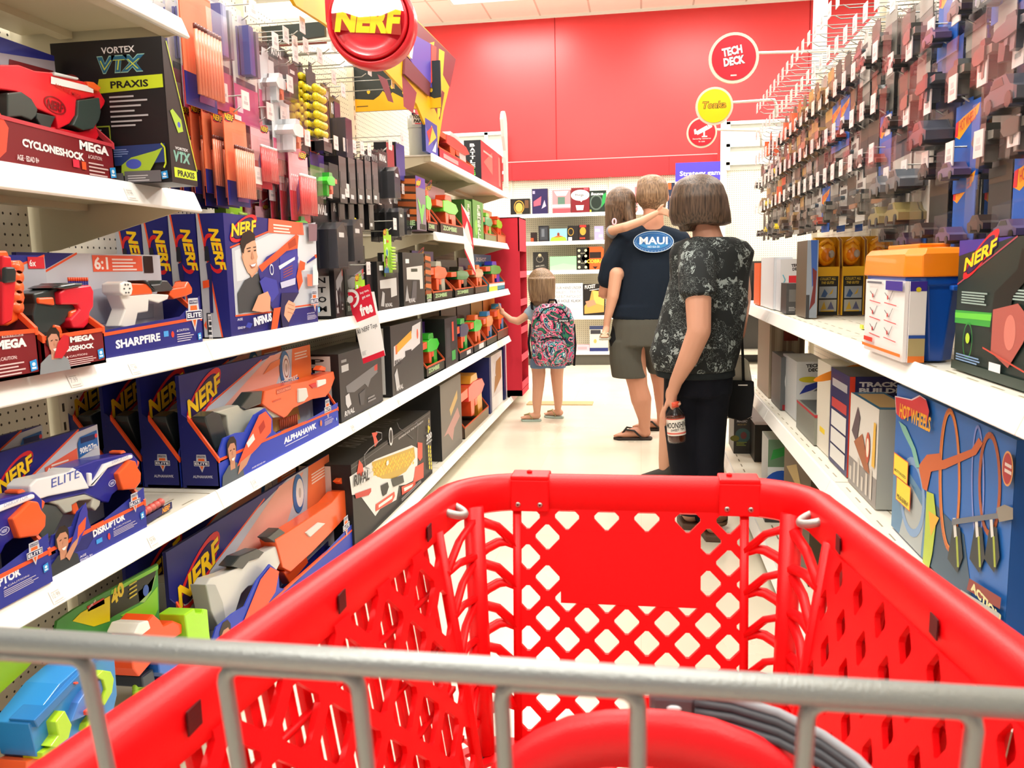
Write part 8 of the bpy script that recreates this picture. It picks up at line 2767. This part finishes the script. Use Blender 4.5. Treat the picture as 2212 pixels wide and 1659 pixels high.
# dark end of the far unit under the bare pegboard
g = tag(empty('display_bay', (at(1568, 600, 10.3).x, 10.3, 0)), 'dark shelf bay under the bare pegboard at the far right', 'shelving unit')
m = MB('38342e', 'enamel'); m.box(.05, .12, 0, 2.5, .14, 1.22); m.build('back_panel', g)
m = MB('cfc8b6', 'enamel'); m.box(.05, -.2, .72, 2.5, .11, .75); m.box(.05, -.2, .12, 2.5, .11, .16); m.build('shelf_board', g)
for i, (c_, w_, h_, nm) in enumerate((('d8662a', .16, .30, 'orange'), ('2a2a2c', .2, .36, 'black'), ('c85a2a', .14, .25, 'rust'), ('3a3430', .25, .3, 'dark brown'))):
    carton('%s carton on the dark far bay under the bare pegboard' % nm, 'toy box', (g.location.x + .03 + .27 * i, 10.12, .75), 0, w_, h_, .15, c_, None, None, lambda A: A.rect(.2, .3, .8, .7, '4a3a30'))

# ================================================================== red cardboard display at the end of the blaster side
Xd0, Xd1 = -1.36, -1.0
t = tag(empty('cardboard_display', (Xd0, 6.9, .118)), 'tall red cardboard display tower at the end of the blaster shelves', 'display stand')
H_d = 1.50
w_, dd = Xd1 - Xd0, .42
m = MB('c8283a', 'matte')
m.box(0, 0, 0, w_, .008, H_d); m.box(0, dd - .008, 0, w_, dd, H_d); m.box(0, 0, 0, .008, dd, H_d); m.box(0, 0, H_d - .008, w_, dd, H_d); m.box(w_ - .01, 0, H_d - .28, w_, dd, H_d, 'd8384a'); m.box(0, 0, 0, w_, dd, .05, 'd8384a')
m.build('tower', t)
for k in range(5):
    z_ = .06 + k * .235
    m = MB('d8384a', 'matte'); m.box(.01, .01, z_, w_, dd - .01, z_ + .006, 'a8202e'); m.box(w_ - .006, .004, z_, w_ + .002, dd - .004, z_ + .055, 'e0485a')
    m.build('tray', t)
for k in (1, 3, 4):
    o = tag(empty('card_pack', (Xd1 - .10, 7.08, .118 + .066 + k * .235), .2), 'small clear card pack in a tray of the red tower, %s tray' % {1: 'second lowest', 3: 'fourth', 4: 'highest'}[k], 'card pack', 'card packs in the red tower')
    m = MB('c8b8b8'); m.box(0, 0, 0, .006, .12, .1); m.build('card', o)
    m = MB(mat='clear'); m.box(.007, .01, .01, .02, .11, .09); m.build('blister', o)


# ================================================================== sale cards, banner and the glossy round sign
def quad_card(name, label, corners, Y, draw, th=.0025, cat='sign'):
    TL, TR, BR, BL = [at(x, y, Y) for x, y in corners]
    t = tag(empty(name, BL), label, cat)
    U, V = (BR - BL), (TL - BL)
    m = MB('f4f2f0')
    vs = [Vector((0, 0, 0)), U, TR - BL, V]
    m.add(vs + [v + Vector((0, th, 0)) for v in vs], [(0, 1, 2, 3), (7, 6, 5, 4), (0, 4, 5, 1), (1, 5, 6, 2), (2, 6, 7, 3), (3, 7, 4, 0)], 'f6f5f3')
    A = Art(m, 'front', U.length, V.length, .01); A.o = Vector((0, 0, 0)); A.U = U.normalized(); A.V = V.normalized(); A.N = Vector((0, -1, 0)); A.w, A.h = U.length, V.length
    draw(A)
    m.build('card', t)
    return t


def sale(A):
    A.rect(0, .57, 1, 1, 'd9203a').rect(0, 0, 1, .075, 'd9203a')
    A.ell(.06, .90, .13, .13, 'f8f4f4', inner=.72, a0=-1.4, a1=1.5, n=16).ell(.05, .90, .045, .05, 'f8f4f4')
    A.text('buy two,', .52, .90, .40, .045, 'f8e8ea', 0, .02).text('get one', .56, .83, .36, .045, 'f8e8ea', 0, .02)
    A.text('free', .36, .62, .56, .16, 'fdf6f6', 0, .05)
    A.text('All NERF Toys', .04, .39, .90, .085, '2a2a2c', 0, .0)
    A.lines(.05, .11, .22, .06, 4, 'b0aeb0', .3)


t = quad_card('sale_card', 'red and white sale card reading free, hanging at the shelf edge', [(751, 632), (808, 630), (832, 768), (785, 786)], 3.06, sale)
q = at(770, 640, 3.06) - t.location
m = MB('d8d8d4', 'clear'); m.tube([q, q + Vector((-.03, .01, -.02)), q + Vector((-.045, .01, -.02))], .003, 6, 'd8d8d4', 'plastic'); m.build('clip', t)
quad_card('sale_card', 'red and white sale card seen nearly edge-on over the far shelves', [(996, 440), (1012, 462), (1028, 598), (1004, 545)], 4.95, lambda A: (A.rect(0, .55, 1, 1, 'd8404c'), A.poly([(.1, .5), (.5, .9), (.9, .6), (.5, .5)], 'f4d8d8'), A.rect(0, 0, 1, .08, 'd83a48')))

# long header banner above the pegs
Xq = -1.10
Yb0 = atX(640, 60, Xq).y
t = tag(empty('header_banner', (Xq, Yb0, 0), LROT), 'yellow, maroon and black header banner above the blaster pegs', 'banner')
def B2(pts):
    return [(atX(x, y, Xq).y - Yb0, atX(x, y, Xq).z) for x, y in pts]
m = MB('f2b418')
outl = [(600, -60), (640, 12), (700, 50), (824, 143), (900, 224), (944, 332), (958, 240), (985, 128), (900, 42), (840, -20), (780, -80)]
m.prism(B2(outl), 0, .012, 'f2b41a')
for pts, c_, k in (([(885, 30), (985, 128), (972, 190), (940, 130), (890, 90)], '7a2430', .0005), ([(905, 150), (960, 200), (950, 260), (930, 215)], '6a1c2a', .0005), ([(920, 95), (938, 90), (930, 170), (918, 150)], 'f8c428', .001),
                   ([(948, 105), (960, 112), (950, 250), (944, 260)], 'f8c428', .001), ([(868, 160), (900, 200), (892, 245), (872, 230)], '8a3040', .0005), ([(815, 160), (836, 172), (850, 222), (838, 218)], '6a2430', .0005)):
    m.prism(B2(pts), -k, -k + .0004, c_)
m.build('banner_panel', t)
# the printed blaster on the banner is a separate raised cut-out
m = MB('6a4ab4')
m.prism(B2([(872, 88), (884, 72), (935, 100), (936, 140), (928, 190), (915, 180), (880, 128)]), -.012, -.002, '5a48b0')
m.prism(B2([(870, 80), (884, 70), (892, 76), (880, 128), (870, 118)]), -.014, -.012, 'e8a050')
m.prism(B2([(884, 74), (890, 76), (884, 128), (878, 122)]), -.0145, -.012, 'e0dce8')
m.prism(B2([(926, 96), (937, 102), (934, 165), (926, 180)]), -.015, -.012, 'd84a3a')
m.prism(B2([(870, 120), (925, 180), (922, 208), (868, 160)]), -.013, -.003, '6a2a34')
m.build('blaster_cutout', t)
# black panel with ragged yellow lower border facing down the aisle
p0, p1 = at(747, 243, 4.42), at(950, 130, 4.42)
t = tag(empty('header_sign', (p0.x, 4.42, p0.z)), 'black header panel with ragged yellow lower edge behind the banner', 'sign')
W_, H_ = p1.x - p0.x, p1.z - p0.z
m = MB('2e3432'); m.box(0, 0, 0, W_, .015, H_, '2e3432')
A = Art(m, 'front', W_, H_, .01)
A.poly([(0, 0), (1, 0), (1, .22), (.93, .2), (.88, .26), (.82, .2), (.76, .3), (.66, .22), (.6, .26), (.5, .38), (.46, .3), (.4, .42), (.36, .32), (.3, .24), (.18, .26), (.0, .30)], 'f2b41a')
for u, v in ((.25, .42), (.5, .5), (.62, .36), (.78, .4), (.9, .38)):
    A.ell(u, v, .04, .05, 'f2c030', n=8)
A.rect(.12, .1, .24, .12, '5a4a20')
m.build('panel', t)
# dark canopy underside seen beyond the top packs
p0, p1 = at(556, 98, 3.35), at(700, 46, 3.35)
t = tag(empty('header_sign', (p0.x, 3.35, p0.z)), 'dark green-black header panel beneath the ceiling light at upper left', 'sign')
m = MB('38403c'); m.prism([(0, 0), (p1.x - p0.x, .02), (p1.x - p0.x, p1.z - p0.z), (-.03, p1.z - p0.z - .005)], 0, .02, '363d3a'); m.box(0, -.001, -.006, p1.x - p0.x, .02, .004, '8a1c24'); m.build('panel', t)

# glossy round NERF sign, with glare built onto its upper face
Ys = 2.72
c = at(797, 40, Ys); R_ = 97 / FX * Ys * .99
t = tag(empty('glossy_round_sign', c, .12), 'glossy red round sign with bold yellow lettering and an added white glare patch', 'sign')
n = 56
circ = lambda r: [(r * math.cos(2 * PI * k / n), r * math.sin(2 * PI * k / n)) for k in range(n)]
m = MB('dc2430', 'plastic')
m.M = Matrix.Rotation(PI / 2, 4, 'X')
m.lathe([(R_ * .2, -.10), (R_ * .96, -.10), (R_, -.085), (R_, -.03), (R_ * .97, -.012), (R_ * .90, -.008), (R_ * .86, -.03)], n, 'dc2430')
m.build('drum', t)
m = MB('dc2430', 'plastic')
m.M = Matrix.Rotation(PI / 2, 4, 'X')
m.lathe([(R_ * .86, -.03), (R_ * .84, -.004), (R_ * .80, .006), (R_ * .78, -.002), (R_ * .5, .010), (R_ * .01, .016)], n, 'e02834')
m.build('dish', t)
m = MB('8a1c10'); A = Art(m, 'front', 2 * R_, 2 * R_, .01, 'plastic'); A.o = Vector((-R_, -.016, -R_))
A.poly([(.1, .38), (.86, .30), (.86, .62), (.1, .66)], '9a2a18').text('NERF', .12, .355, .74, .27, 'f8c81c', .12, .06, -.06)
m.build('lettering', t)
m = MB(mat='glow')  # glowing white plate added to imitate blown-out glare on the sign
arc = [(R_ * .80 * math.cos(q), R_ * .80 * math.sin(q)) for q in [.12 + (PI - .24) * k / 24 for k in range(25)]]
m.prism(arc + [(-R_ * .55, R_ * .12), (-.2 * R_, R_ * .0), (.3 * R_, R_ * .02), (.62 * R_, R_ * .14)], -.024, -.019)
m.build('glare_patch', t)
m = MB('c82230', 'plastic'); m.box(-R_ * 1.0, .02, .0, -R_ * .62, .09, R_ * 1.2); m.tube([(0, .06, R_ * .9), (0, .06, CEIL - c.z - .02)], .012, 8, 'e8e8e4'); m.build('hanger', t)

# tan cardboard sheet on the floor beyond the girl
a_, b_ = at(1132, 874, 7.2), at(1279, 877, 7.2)
m = MB('c8a878', 'matte'); m.box(-1.0, 7.14, 0, -.42, 7.32, .008, 'c8aa7c')
tag(m.build('floor_cardboard'), 'flat strip of tan cardboard on the floor beside the small girl', 'cardboard')
# red security pods etc: top shelf stock at the upper left picture corner
t = carton('pale carton above the top left shelf edge, lower edge in view', 'toy box', (-1.13, 1.45, 1.81), LROT, .42, .3, .2, 'e8e4e6', 'c8c4cc', None, lambda A: A.poly([(.8, 0), (1, 0), (1, .6)], '3a3a44'))
carton('carton with orange cartoon print on the top left shelf', 'toy box', (-1.12, 1.28, 1.81), LROT, .15, .3, .2, 'd8d4dc', 'c8c4cc')
